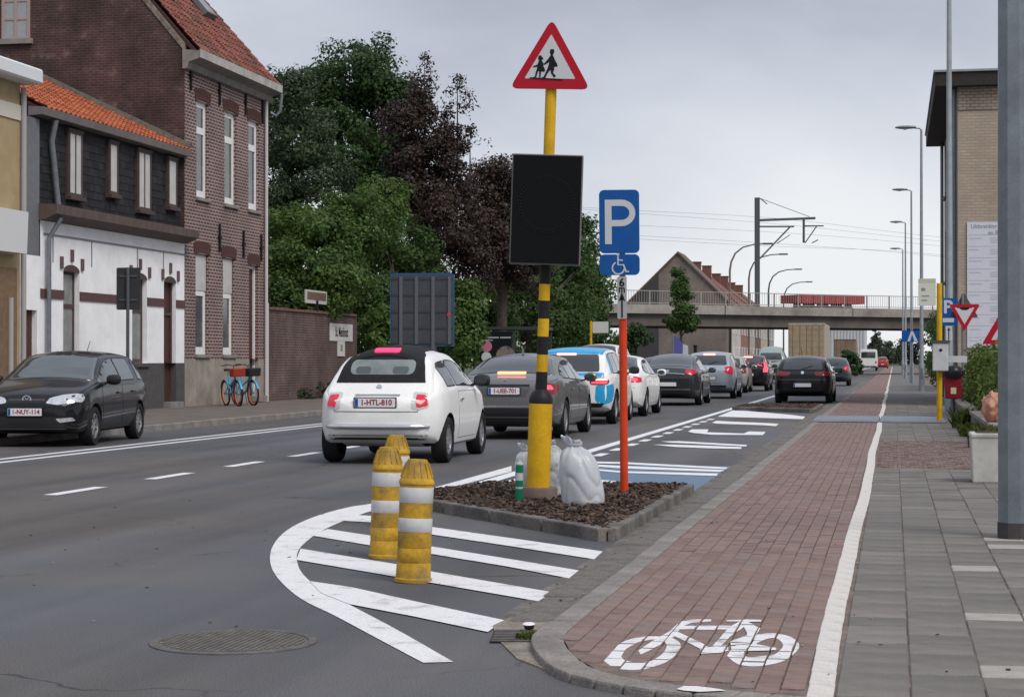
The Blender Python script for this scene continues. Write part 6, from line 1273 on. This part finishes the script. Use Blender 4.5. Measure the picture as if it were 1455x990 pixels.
# ================================================================ bicycles against the brick house
bblue = mat('bike_blue', (.06,.36,.62), rough=.4); borange = mat('bike_orange', (.55,.10,.03), rough=.5)
def bicycle(label, x, y, rz, basket, lean):
    t = T('bicycle', label, 'bicycle', (x, y, .1), rz, 'bicycles leaning on the brick house'); t.rotation_euler = (lean, 0, rz); r = .33
    for wx in (0, 1.05):
        e = E('wheel', t, (wx, 0, r)); M = Matrix.Rotation(R(90), 3, 'X')
        b = MB(); b.tube([(r*math.cos(a), 0, r*math.sin(a)) for a in [2*math.pi*i/28 for i in range(29)]], .022, 8, cap=False); b.build('tyre', tyrem, e, smooth=60)
        b = MB(); b.tube([((r-.035)*math.cos(a), 0, (r-.035)*math.sin(a)) for a in [2*math.pi*i/28 for i in range(29)]], .014, 6, cap=False); b.build('rim', borange, e, smooth=60)
        b = MB()
        for i in range(14): a = 2*math.pi*i/14; b.tube([(0, .02*(-1)**i, 0), ((r-.03)*math.cos(a), 0, (r-.03)*math.sin(a))], .0025, 4)
        b.lathe([(.03,-.04),(.03,.04)], 10, M=M); b.build('spokes_hub', galv, e)
        b = MB(); b.strip([(( r+.03)*math.cos(a), -.03, (r+.03)*math.sin(a)) for a in [R(20+i*14) for i in range(11)]], [((r+.03)*math.cos(a), .03, (r+.03)*math.sin(a)) for a in [R(20+i*14) for i in range(11)]]); b.build('mudguard', bblue, e, recalc=False)
    b = MB(); b.tube([(1.05,0,.33),(.86,0,.78),(.83,0,.95)], .022, 8); b.tube([(.86,0,.74),(.70,0,.42),(.45,0,.30)], .028, 8); b.tube([(.45,0,.30),(.33,0,.80)], .02, 8); b.tube([(0,0,.33),(.45,0,.30)], .014, 6); b.tube([(0,0,.33),(.36,0,.62)], .012, 6); b.tube([(.86,0,.70),(.38,0,.52)], .022, 8); b.build('frame', bblue, t, smooth=50)
    b = MB(); b.tube([(.33,0,.80),(.31,0,.92)], .014, 8); b.build('seat_post', galv, t); b = MB(); b.prism([(.17,.92),(.44,.93),(.45,.96),(.36,.98),(.18,.985)], lambda x_, z: (x_,-.07,z), lambda x_, z: (x_,.07,z)); b.build('saddle', blackp, t, bevel=.02, seg=2)
    b = MB(); b.tube([(.83,0,.95),(.80,0,1.06),(.78,-.12,1.10),(.62,-.28,1.08)], .013, 8); b.tube([(.80,0,1.06),(.78,.12,1.10),(.62,.28,1.08)], .013, 8); b.build('handlebar', blackp, t, smooth=60)
    b = MB(); b.prism([(.93,.78),(1.22,.78),(1.28,1.0),(.90,1.0)], lambda x_, z: (x_,-.17,z), lambda x_, z: (x_,.17,z)); b.build('basket', basket, t, bevel=.02)
    b = MB(); b.lathe([(.09,-.012),(.09,.012)], 16, c=(.45,-.05,.30), M=Matrix.Rotation(R(90), 3, 'X')); b.bar((.45,-.08,.30),(.50,-.10,.14), .02, .02); b.bar((.45,.06,.30),(.40,.10,.46), .02, .02); b.build('crankset', galv, t); b = MB(); b.bar((.45,.05,.30),(.30,.16,.0), .015, .015); b.build('kickstand', galv, t)
yk, zk = YZ(335, 560, XF+.8)
bicycle('pale blue shared bicycle with red front basket by the brick house', XF+.62, YZ(336, 560, XF+.9)[0], R(-52), mat('basket_red', (.36,.05,.03), rough=.5), R(4))
bicycle('pale blue shared bicycle with dark front basket next to the red-basket one', XF+.62, YZ(351, 560, XF+.9)[0], R(-46), mat('basket_dark', (.03,.03,.035), rough=.6), R(3))
# ================================================================ railway bridge
bc = mat('bridge_concrete', (.30,.275,.25), rough=.9, var=.25, vs=.25, fine=.12, fs=4, col2=(.22,.195,.175)); bdk = mat('bridge_girder', (.115,.10,.09), rough=.85, var=.25, vs=.3); railm = mat('bridge_rail', (.33,.30,.275), rough=.6)
A0 = PD(889.5, 431.7, 154.7); A1 = PD(1282, 439.4, 170); A0.z = A1.z = 0; dv = (A1-A0).normalized(); nv = Vector((-dv.y, dv.x, 0)); nv = nv if nv.y > 0 else -nv
br = T('railway_bridge', 'concrete railway bridge with railings crossing over the street', 'bridge', A0); ang = math.atan2(dv.y, dv.x); br.rotation_euler = (0, 0, ang)
zf = CAMH+(HORIZON-431.7)*154.7/F; LB0, LB1 = -60, 110
b = MB(); b.box(LB0,LB1,-.1,.5,zf-.75,zf); b.build('edge_beam', bc, br); b = MB(); b.box(LB0,LB1,.5,11,zf-.9,zf-.25); b.build('deck', bc, br)
b = MB(); b.box(LB0,LB1,.35,1.2,zf-1.75,zf-.75); b.build('girder', bdk, br)
for y in (4, 7, 10): b = MB(); b.box(LB0,LB1,y-.4,y+.4,zf-1.75,zf-.9); b.build('girder', bdk, br)
for x in np.arange(LB0, LB1, 14.0): b = MB(); b.box(x-.05,x+.05,-.125,-.1,zf-.75,zf); b.build('joint_strip', bdk, br)
pm2 = MB(); pm2.box(-.05,.05,-.05,.05,0,1.15); pp = pm2.build('railing_post', railm, br, loc=(LB0,.1,zf)); xs_ = np.arange(LB0+2.6, LB1, 2.6)
for x in xs_: inst(pp, br, (x, .1, zf))
for z in (.12, 1.12): b = MB(); b.box(LB0,LB1,.06,.14,zf+z-.03,zf+z+.03); b.build('rail', railm, br)
bb = MB()
for x in np.arange(LB0, LB1, .26): bb.box(x-.012,x+.012,.09,.11,zf+.12,zf+1.1)
tag(bb.build('baluster_bars', railm, br), kind='stuff')
for x0_, x1_ in ((LB0, 4.0),): b = MB(); b.box(-60,-30,1.5,10.5,-.05,zf-1.75); b.build('abutment', bc, br)
b = MB(); b.box(62,110,1.5,10.5,-.05,zf-1.75); b.build('abutment', bc, br)
# freight wagon, catenary mast, wires
def on_bridge(px, py, off):                                       # point above the bridge line + offset
    d = ray(px, py); o = A0+nv*off; t_ = ((o-CO).dot(nv))/d.dot(nv); return CO+d*t_
w0, w1 = on_bridge(1122, 430, 5), on_bridge(1215, 430, 5); wl_ = (w1-w0).length; fw_ = T('freight_wagon', 'red freight wagon standing on the railway bridge', 'railway wagon', FZ(w0, zf-.25)); fw_.rotation_euler = (0, 0, ang); redw = mat('wagon_red', (.30,.055,.06), rough=.7, var=.2, vs=1)
hz = on_bridge(1160, 420, 5).z-zf+.25; b = MB(); b.box(0,wl_,-1.3,1.3,.75,hz); b.build('body', redw, fw_)
for x in np.arange(.4, wl_, 1.3): b = MB(); b.box(x-.09,x+.09,-1.36,-1.3,.8,hz-.05); b.build('stanchion', redw, fw_)
for x in (1.4, 3.0, wl_-3.0, wl_-1.4):
    b = MB(); b.lathe([(.42,-.75),(.46,-.7),(.46,-.62),(.42,-.6),(.1,-.6),(.1,.6),(.42,.6),(.46,.62),(.46,.7),(.42,.75)], 18, c=(x,0,.46), M=Matrix.Rotation(R(90), 3, 'X')); b.build('wheelset', bdk, fw_)
mb_ = on_bridge(1076, 437, 2.2); cm = T('catenary_mast', 'tall grey steel catenary mast on the railway bridge', 'mast', FZ(mb_, zf-.25)); mk_ = mat('mast_grey', (.10,.11,.12), rough=.6, metal=.3)
q = lambda x, y: on_bridge(x, y, 2.2)-FZ(mb_, zf-.25)
topz = q(1076, 281).z; b = MB(); b.box(-.22,.22,-.2,.2,-.02,topz); b.build('mast_post', mk_, cm)
for pts, r_ in (([(1078,313),(1158,310)], .11), ([(1078,322),(1128,322)], .07), ([(1142,311),(1142,345)], .11), ([(1142,321),(1170,321)], .06), ([(1080,367),(1122,323)], .08), ([(1144,345),(1160,322)], .06), ([(1080,282),(1090,290)], .04), ([(1080,282),(1150,308)], .025), ([(1104,346),(1122,334)], .04), ([(1154,345),(1162,341)], .05)):
    b = MB(); b.tube([q(*p) for p in pts], r_, 6); b.build('bracket_arm', mk_, cm)
for i, (ya, ym, yb) in enumerate([(300,307,332), (321,327,345), (335,346,360), (303,318,338), (340,350,358)]):
    P_ = [on_bridge(x, y, 5 if i % 2 else 3) for x, y in ((760,ya-12),(860,ya-3),(1100,ym+(3 if i < 2 else 0)),(1290,yb),(1500,yb+22))]
    pts = smooth_line([(0, p.z) for p in P_], 4); px_ = smooth_line([(p.x, p.y) for p in P_], 4)
    b = MB(); b.tube([(a[0], a[1], z[1]) for a, z in zip(px_, pts)], .010, 5); tag(b.build('overhead_wire', mk_), ['highest overhead railway wire above the bridge', 'overhead wire second from top above the bridge', 'middle overhead wire passing the mast arm', 'overhead wire sloping down towards the right lamps', 'lowest overhead contact wire above the bridge'][i], 'wire')
# lamps beyond the bridge on the left
for i, (X, D, H) in enumerate([(-14.8,175,11.9),(-14.5,194,12.0),(-14.6,226,12.0),(-14.9,262,12.0)]):
    Y = (D+math.sin(YAW)*X)/math.cos(YAW); t = T('street_lamp', ['curved-arm street lamp left of the catenary mast', 'curved-arm street lamp right behind the catenary mast', 'third curved-arm lamp beyond the bridge', 'farthest curved-arm lamp beyond the bridge'][i], 'street lamp', (X, Y, .05), group='curved-arm lamps beyond the bridge')
    b = MB(); b.tube([(0,0,0),(0,0,H-2.4),(.12,0,H-1.6),(.5,0,H-.8),(1.2,0,H-.25),(2.2,0,H),(3.1,0,H+.05)], [.12,.10,.09,.08,.07,.06,.06], 8); b.build('post', mat('lamp_rust', (.20,.15,.13), rough=.7) if i < 2 else mk_, t, smooth=50)
    b = MB(); b.obox((3.5,0,H+.05), (.9,.32,.16)); b.build('lamp_head', mk_, t, bevel=.05, seg=2)
# ================================================================ houses beyond the bridge
gab = mat('gable_render', (.20,.165,.145), rough=.9, var=.2, vs=.4, fine=.1, fs=3); rtile = mat('far_tiles', (.18,.088,.074), rough=.9, var=.2, vs=.6, fine=.15, fs=4); slf = mat('slate_far', (.06,.06,.065), rough=.8)
HX, HW, HY = -20.6, 4.7, 190.6
def row_house(name, label, y0, y1, eave, ridge, wallm, chim, wins, group=None):
    t = T(name, label, 'house', (HX, y0, 0), group=group); ln = y1-y0
    b = MB(); b.prism([(-HW,-.05),(HW,-.05),(HW,eave),(0,ridge),(-HW,eave)], lambda x, z: (x,0,z), lambda x, z: (x,ln-.01,z)); b.build('wall', wallm, t)
    for s_ in (-1, 1):
        dx = HW+.35; dz = (ridge-eave)/HW*dx
        b = MB(); b.prism([(0,ridge+.22),(s_*dx,ridge-dz+.22),(s_*dx,ridge-dz+.02),(0,ridge+.02)], lambda x, z: (x,-.2 if name == 'gable_house' else .0,z), lambda x, z: (x,ln,z)); r_ = b.build('roof', rtile if name != 'gable_house' else mat('roof_grey', (.16,.12,.105), rough=.9, var=.2), t)
    if chim: b = MB(); b.box(.6,1.5,.1,1.3,ridge-1.5,ridge+.35); b.box(.55,1.55,.05,1.35,ridge+.35,ridge+.45); b.build('chimney', mat('chimney_brick', (.17,.08,.065), rough=.9), r_)
    n = max(1, int(ln/3.4))
    for j in range(n if wins else 0):
        for z in (1.0, 4.0):
            e = E('window', t, (HW, ln*(j+.5)/n, z)); b = MB(); b.box(.0,.08,-.6,.6,0,1.7); b.build('frame', wframe, e); b = MB(); b.box(.07,.10,-.5,.5,.1,1.6); b.build('pane', pane, e)
    return t
t = row_house('gable_house', 'brown rendered gable end house behind the railway bridge', HY-6, HY+.5, 7.1, 11.7, gab, False, True)
b = MB(); b.prism([(-4.5,7.15),(-1.9,9.7),(-1.9,-.04),(-4.5,-.04)], lambda x, z: (x,-.05,z), lambda x, z: (x,-.004,z)); b.build('slate_panel', slf, t)
lb = ['white plastered town house front seen below the bridge', 'red-brown town house front seen below the bridge', 'pale grey town house front seen below the bridge', 'dark brown town house front seen below the bridge', 'yellowish town house front seen below the bridge', 'grey end house of the row seen below the bridge']
y = HY+.52
for i, (c_, ln) in enumerate([((.55,.52,.48), 11), ((.30,.16,.11), 11), ((.42,.38,.34), 10), ((.16,.12,.10), 10), ((.46,.40,.28), 12), ((.35,.33,.31), 14)]):
    row_house('town_house', lb[i], y, y+ln, 6.7+.2*(i % 2), 10.8+.25*(i % 2)-.1*i, mat('front_%d' % i, c_, rough=.9, var=.15, vs=.6), True, True, 'row of house fronts beyond the bridge'); y += ln+.03
t = T('warehouse', 'far white corrugated shed beyond the lorries', 'building', FZ(PD(1203, 500, 330), 0)); wm_ = mat('shed_white', (.55,.56,.57), rough=.7)
b = MB(); b.box(-4.5,3.2,0,20,0,6.9); b.build('wall', wm_, t)
for i in range(14): b = MB(); b.box(-4.4+i*.55,-4.25+i*.55,-.08,0,0,6.8); b.build('panel_rib', mat('shed_rib', (.36,.36,.37), rough=.7), t)
b = MB(); b.box(-4.7,3.4,-.2,20.2,6.9,7.1); b.build('roof', mat('shed_roof', (.3,.3,.31)), t)
t = sign_post('shop_sign', 'far red sign on a pole beside the brown container lorry', 1221, 522, 0, .05, 4.4); 
b = MB(); kk = t.location.y/F; b.plate(rrect(-.5,.6,(522-496)*kk,(522-487)*kk,.05), -.1, 0); b.build('panel', mat('far_red', (.32,.03,.05), rough=.6), t)
# ================================================================ vegetation
rng_ = np.random.default_rng(11)
def leaves(name, pts, nrm, size, m, parent, jit=.55):
    n = len(pts); a = rng_.normal(size=(n, 3))*jit+nrm; a /= np.linalg.norm(a, axis=1)[:, None]+1e-9
    u = np.cross(a, rng_.normal(size=(n, 3))); u /= np.linalg.norm(u, axis=1)[:, None]+1e-9; v = np.cross(a, u)
    s_ = size*rng_.uniform(.4, 1.25, (n, 1)); V = np.empty((n, 4, 3)); V[:, 0] = pts-u*s_*.5; V[:, 1] = pts-v*s_*.3+a*s_*.06; V[:, 2] = pts+u*s_*.55; V[:, 3] = pts+v*s_*.3+a*s_*.06
    me = bpy.data.meshes.new(name); me.vertices.add(n*4); me.vertices.foreach_set('co', V.reshape(-1)); me.loops.add(n*4); me.loops.foreach_set('vertex_index', np.arange(n*4, dtype=np.int32)); me.polygons.add(n); me.polygons.foreach_set('loop_start', np.arange(0, n*4, 4, dtype=np.int32)); me.update(calc_edges=True); me.validate(); me.materials.append(m)
    return link(name, me, parent)
def cloud(blobs, nclump, nleaf, cr):
    """leaf positions: clumps spread over and inside ellipsoid blobs"""
    P, Nn = [], []; tot = sum(b_[3]*b_[4] for b_ in blobs)
    for (x, y, z, rx, rz) in blobs:
        k = max(4, int(nclump*rx*rz/tot)); d = rng_.normal(size=(k, 3)); d /= np.linalg.norm(d, axis=1)[:, None]; f = rng_.uniform(.3, 1.0, (k, 1))**.55*np.where(rng_.uniform(size=(k, 1)) < .22, 1.17, 1.0)
        C = np.array([x, y, z])+d*f*np.array([rx, rx*.85, rz]); R_ = cr*rng_.uniform(.55, 1.3, k)
        for c_, dd, r_ in zip(C, d, R_):
            m_ = max(8, int(nleaf*(r_/cr)**1.5)); e_ = rng_.normal(size=(m_, 3)); e_ /= np.linalg.norm(e_, axis=1)[:, None]; rr = r_*rng_.uniform(.25, 1.0, (m_, 1))**.7
            P.append(c_+e_*rr*np.array([1, 1, .75])); Nn.append(e_*.7+dd*.4+np.array([0, 0, .35]))
    return np.concatenate(P), np.concatenate(Nn)
bark = mat('bark', (.075,.06,.05), rough=.95, var=.3, vs=6, bump=.6, bs=20)
def tree(name, label, base_xy, blobs, leafm, nclump, nleaf, cr, lsize, trunk_r=.22, group=None, cat='tree', spikes=None, zbase=0.):
    """blobs in world metres (x,y,z,rx,rz)"""
    t = T(name, label, cat, (base_xy[0], base_xy[1], zbase), group=group); o = np.array([base_xy[0], base_xy[1], zbase])
    P, Nn = cloud(blobs, nclump, nleaf, cr)
    if spikes:
        for (sx, sy, sz, h, n) in spikes:
            nt_ = 16
            for j in range(nt_):
                f = rng_.uniform(0, 1); a = rng_.uniform(0, 6.28); r_ = (1-f)*rng_.uniform(.2, 1.15)+.05; c_ = np.array([sx+r_*np.cos(a)*.8, sy+r_*np.sin(a)*.8, sz+f*h+r_*.25]); m_ = n//nt_
                e_ = rng_.normal(size=(m_, 3))*np.array([.16, .16, .13])*(1.25-f*.6); P = np.concatenate([P, c_+e_]); Nn = np.concatenate([Nn, e_*2+np.array([0, 0, .5])])
    leaves('crown', P-o, Nn, lsize, leafm, t)
    b = MB(); cz = sum(q[2] for q in blobs)/len(blobs); cx = sum(q[0] for q in blobs)/len(blobs); cy = sum(q[1] for q in blobs)/len(blobs); top_ = Vector((cx, cy, cz))-Vector(o); fork = top_*.45
    b.tube([(0,0,-.1),(.03,0,fork.z*.4),tuple(fork),tuple(top_)], [trunk_r*1.25,trunk_r,trunk_r*.75,trunk_r*.35], 9)
    for (x, y, z, rx, rz) in blobs:
        for j in range(3):
            e_ = Vector((x+random.uniform(-.5,.5)*rx, y+random.uniform(-.5,.5)*rx, z+random.uniform(-.1,.6)*rz))-Vector(o); s_ = fork.lerp(top_, random.uniform(0,.8)); md_ = s_.lerp(e_, .5)+Vector((random.uniform(-.3,.3), random.uniform(-.3,.3), .2)); b.tube([s_, md_, e_], [trunk_r*.4,trunk_r*.25,.02], 6)
    for (sx, sy, sz, h, n) in (spikes or []): b.tube([Vector((sx,sy,sz-2.5))-Vector(o), Vector((sx,sy,sz+h))-Vector(o)], [.06,.01], 5)
    b.build('trunk', bark, t, smooth=60); return t
def B(px, py, D, rx_px, rz_px): p = PD(px, py, D); return (p.x, p.y, p.z, rx_px*D/F, rz_px*D/F)
def leafmat(name, c1, c2, isl=.35, tr=.38): return mat(name, c1, rough=.55, col2=c2, vs=.45, c2lo=.4, c2hi=.62, island=isl, trans=tr, spec=.3, detail=3)
lf_dark = leafmat('leaf_dark', (.034,.072,.022), (.050,.098,.027)); lf_mid = leafmat('leaf_mid', (.052,.098,.026), (.074,.130,.033)); lf_lite = leafmat('leaf_light', (.098,.168,.036), (.066,.122,.029)); lf_cop = leafmat('leaf_copper', (.036,.022,.020), (.054,.036,.028), .45, .18); lf_grey = leafmat('leaf_greygreen', (.060,.090,.040), (.048,.076,.033))
lf_far = leafmat('leaf_far', (.045,.062,.04), (.06,.08,.05))
def ground_xy(px, D): p = PD(px, 512, D); return (p.x, p.y)
tree('oak_tree', 'tall dark green tree rising highest behind the brick house', ground_xy(500, 84), [B(505,105,84,62,52), B(455,150,84,50,55), B(555,150,84,48,50), B(500,215,84,75,65), B(560,240,83,50,60)], lf_dark, 160, 290, .82, .195, .35)
tree('birch_tree', 'grey-green tree directly behind the brick house corner', ground_xy(415, 70), [B(385,190,74,34,60), B(390,320,72,30,70), B(405,135,70,34,45), B(420,200,70,48,60), B(445,260,69,55,60), B(405,300,69,40,60)], lf_grey, 165, 240, .60, .145, .22)
tree('lime_tree', 'bright green leafy tree hanging over the garden wall', ground_xy(430, 65), [B(410,330,65,42,50), B(450,360,64,60,55), B(395,395,63.5,36,40), B(500,330,65,45,50), B(470,400,63,55,38), B(545,290,68,30,35), B(402,428,62.5,30,20), B(440,428,62.5,36,16)], lf_lite, 185, 260, .58, .155, .22)
tree('maple_tree', 'mid green tree between the garden wall and copper beech', ground_xy(530, 70), [B(530,360,70,45,55), B(575,340,72,40,50), B(530,430,68,40,50), B(520,500,67,26,40), B(590,410,73,45,50)], lf_mid, 130, 250, .62, .155, .2)
tree('copper_beech', 'dark purple copper beech with ragged spiky top', ground_xy(610, 78), [B(600,200,78,42,66), B(640,240,78,36,52), B(592,270,78,44,52), B(630,315,77,54,50), B(572,195,79,32,55), B(655,375,77,48,42)], lf_cop, 165, 320, .66, .145, .3, spikes=[(*PD(603,145,78),1.9,500), (*PD(650,165,78),1.7,500), (*PD(632,190,78),1.1,350), (*PD(668,210,78),.8,260), (*PD(588,160,78.5),1.2,320)])
tree('copper_beech', 'lower rounded dark purple beech behind the display panel', ground_xy(710, 84), [B(700,275,84,55,50), B(735,300,84,48,55), B(690,340,83,60,55), B(745,370,84,45,50)], lf_cop, 130, 280, .72, .175, .3)
tree('hornbeam_tree', 'dark green tree below the display panel', ground_xy(745, 92), [B(740,430,92,60,45), B(800,400,95,45,60), B(765,360,95,45,50), B(700,430,90,40,40), B(790,460,92,50,36)], lf_mid, 120, 250, .82, .2, .25)
tree('plane_tree', 'green tree right of the display panel beside the parking sign', ground_xy(825, 106), [B(822,360,106,30,55), B(838,420,106,32,45), B(810,430,106,35,45), B(835,465,106,30,25)], lf_mid, 100, 170, .8, .26, .25)
tree('street_tree', 'slim young street tree in front of the gable house', ground_xy(967, 140), [B(965,400,140,8,22), B(970,425,140,14,22), B(962,452,140,20,17), B(975,458,140,17,14)], lf_mid, 60, 150, .5, .24, .14)
tree('dark_bush', 'dark bush below the bridge left of the street tree', ground_xy(903, 120), [B(903,478,120,19,18), B(890,492,120,14,14)], lf_dark, 30, 130, .5, .22, .1, cat='bush')
tree('evergreen_shrub', 'dense evergreen shrub in the verge beside the far lorry', ground_xy(1208, 150), [B(1208,511,150,13,16), B(1200,521,150,11,12), B(1216,522,150,10,11)], lf_dark, 44, 130, .32, .2, .08, cat='shrub')
for i, (px, py, D, rx, rz, l) in enumerate([(690,470,86,42,40,'leafy shrub behind the bus shelter'), (655,455,72,26,60,'pale shrub right of the information board'), (548,480,66,22,40,'green shrub left of the information board'), (830,490,100,40,22,'low shrub row behind the yellow bus stop'), (770,490,96,48,26,'dark shrub behind the white van'), (615,470,80,40,50,'shrub behind the information board')]):
    tree('shrub', l, ground_xy(px, D), [B(px,py,D,rx,rz), B(px+rx*.5,py+rz*.5,D-.5,rx*.6,rz*.6)], [lf_mid, lf_lite, lf_lite, lf_dark, lf_dark, lf_dark][i], 60, 150, .5, .19, .08, cat='shrub')
tree('ivy_clump', 'weeds at the foot of the brick garden wall', (XF+.15, YZ(455, 560)[0]), [(XF+.2, YZ(455,560)[0], .35, .35, .35), (XF+.2, YZ(440,560)[0], .25, .3, .25), (XF+.2, YZ(425,560)[0], .2, .3, .2)], lf_grey, 26, 60, .16, .1, .02, cat='weeds', zbase=.1)
tree('hedge', 'clipped light green hedge behind the garden wall on the right', (2.15, 40), [(2.15, 32+i*1.5, .85, .5, .72) for i in range(13)], leafmat('leaf_hedge', (.11,.16,.03), (.075,.125,.026)), 190, 130, .32, .10, .05, cat='hedge', zbase=.03)
tree('hedge', 'dark green hedge behind the row of lamp posts', (2.4, 92), [(2.3, 80+i*2.2, 1.9, .9, 1.9) for i in range(9)], lf_mid, 90, 120, .5, .18, .05, cat='hedge', zbase=.03)
for i, (px, D, h, w) in enumerate([(1243, 420, 9, 1.6), (1246.5, 430, 7, 1.5)]):
    g = ground_xy(px, D); tree('conifer', ['tall dark conifer far down the street', 'shorter dark conifer beside the tall far one'][i], g, [(g[0], g[1], h*.3, w, h*.22), (g[0], g[1], h*.55, w*.7, h*.2), (g[0], g[1], h*.8, w*.4, h*.2)], lf_far, 30, 60, .7, .5, .15)
for i, (px, D, h, w, l) in enumerate([(1228, 520, 7, 8, 'far grey-green trees left of the street end'), (1262, 700, 7, 12, 'far trees closing the end of the street'), (1287, 560, 7, 6, 'far trees right of the street end')]):
    g = ground_xy(px, D); tree('far_tree', l, g, [(g[0]+dx, g[1], h*.5, w*.45, h*.5) for dx in (-w*.7, 0, w*.6)], lf_far, 30, 60, 2.0, 1.1, .3)
# blue banner beside the street tree
g = ground_xy(957, 128); t = T('banner_flag', 'blue and white banner flag below the bridge beside the street tree', 'flag', (g[0], g[1], 0)); b = MB(); b.lathe([(.04,0),(.04,3.0)], 8); b.build('pole', galv, t); kk = 128/F
b = MB(); b.prism([(.04,1.0),(.55,1.2),(.6,2.4),(.35,2.85),(.04,2.95)], lambda x, z: (x,.0,z), lambda x, z: (x,.03,z)); b.build('cloth', mat('flag_blue', (.10,.10,.32), rough=.8), t); b = MB(); b.prism([(.6,1.2),(1.0,1.1),(.98,2.3),(.64,2.4)], lambda x, z: (x,.01,z), lambda x, z: (x,.035,z)); b.build('white_cloth', mat('flag_pale', (.5,.5,.55), rough=.8), t)
for i, (x, l) in enumerate([(974, 'dark gate post left of the pale door below the bridge'), (988, 'dark gate post right of the pale door below the bridge')]):
    g = ground_xy(x, 150); b = MB(); b.box(-.12,.12,-.12,.12,-.05,2.4); b.box(-.16,.16,-.16,.16,2.4,2.52); o = b.build('gate_post', ironb, loc=(g[0], g[1], 0)); tag(o, l, 'post')
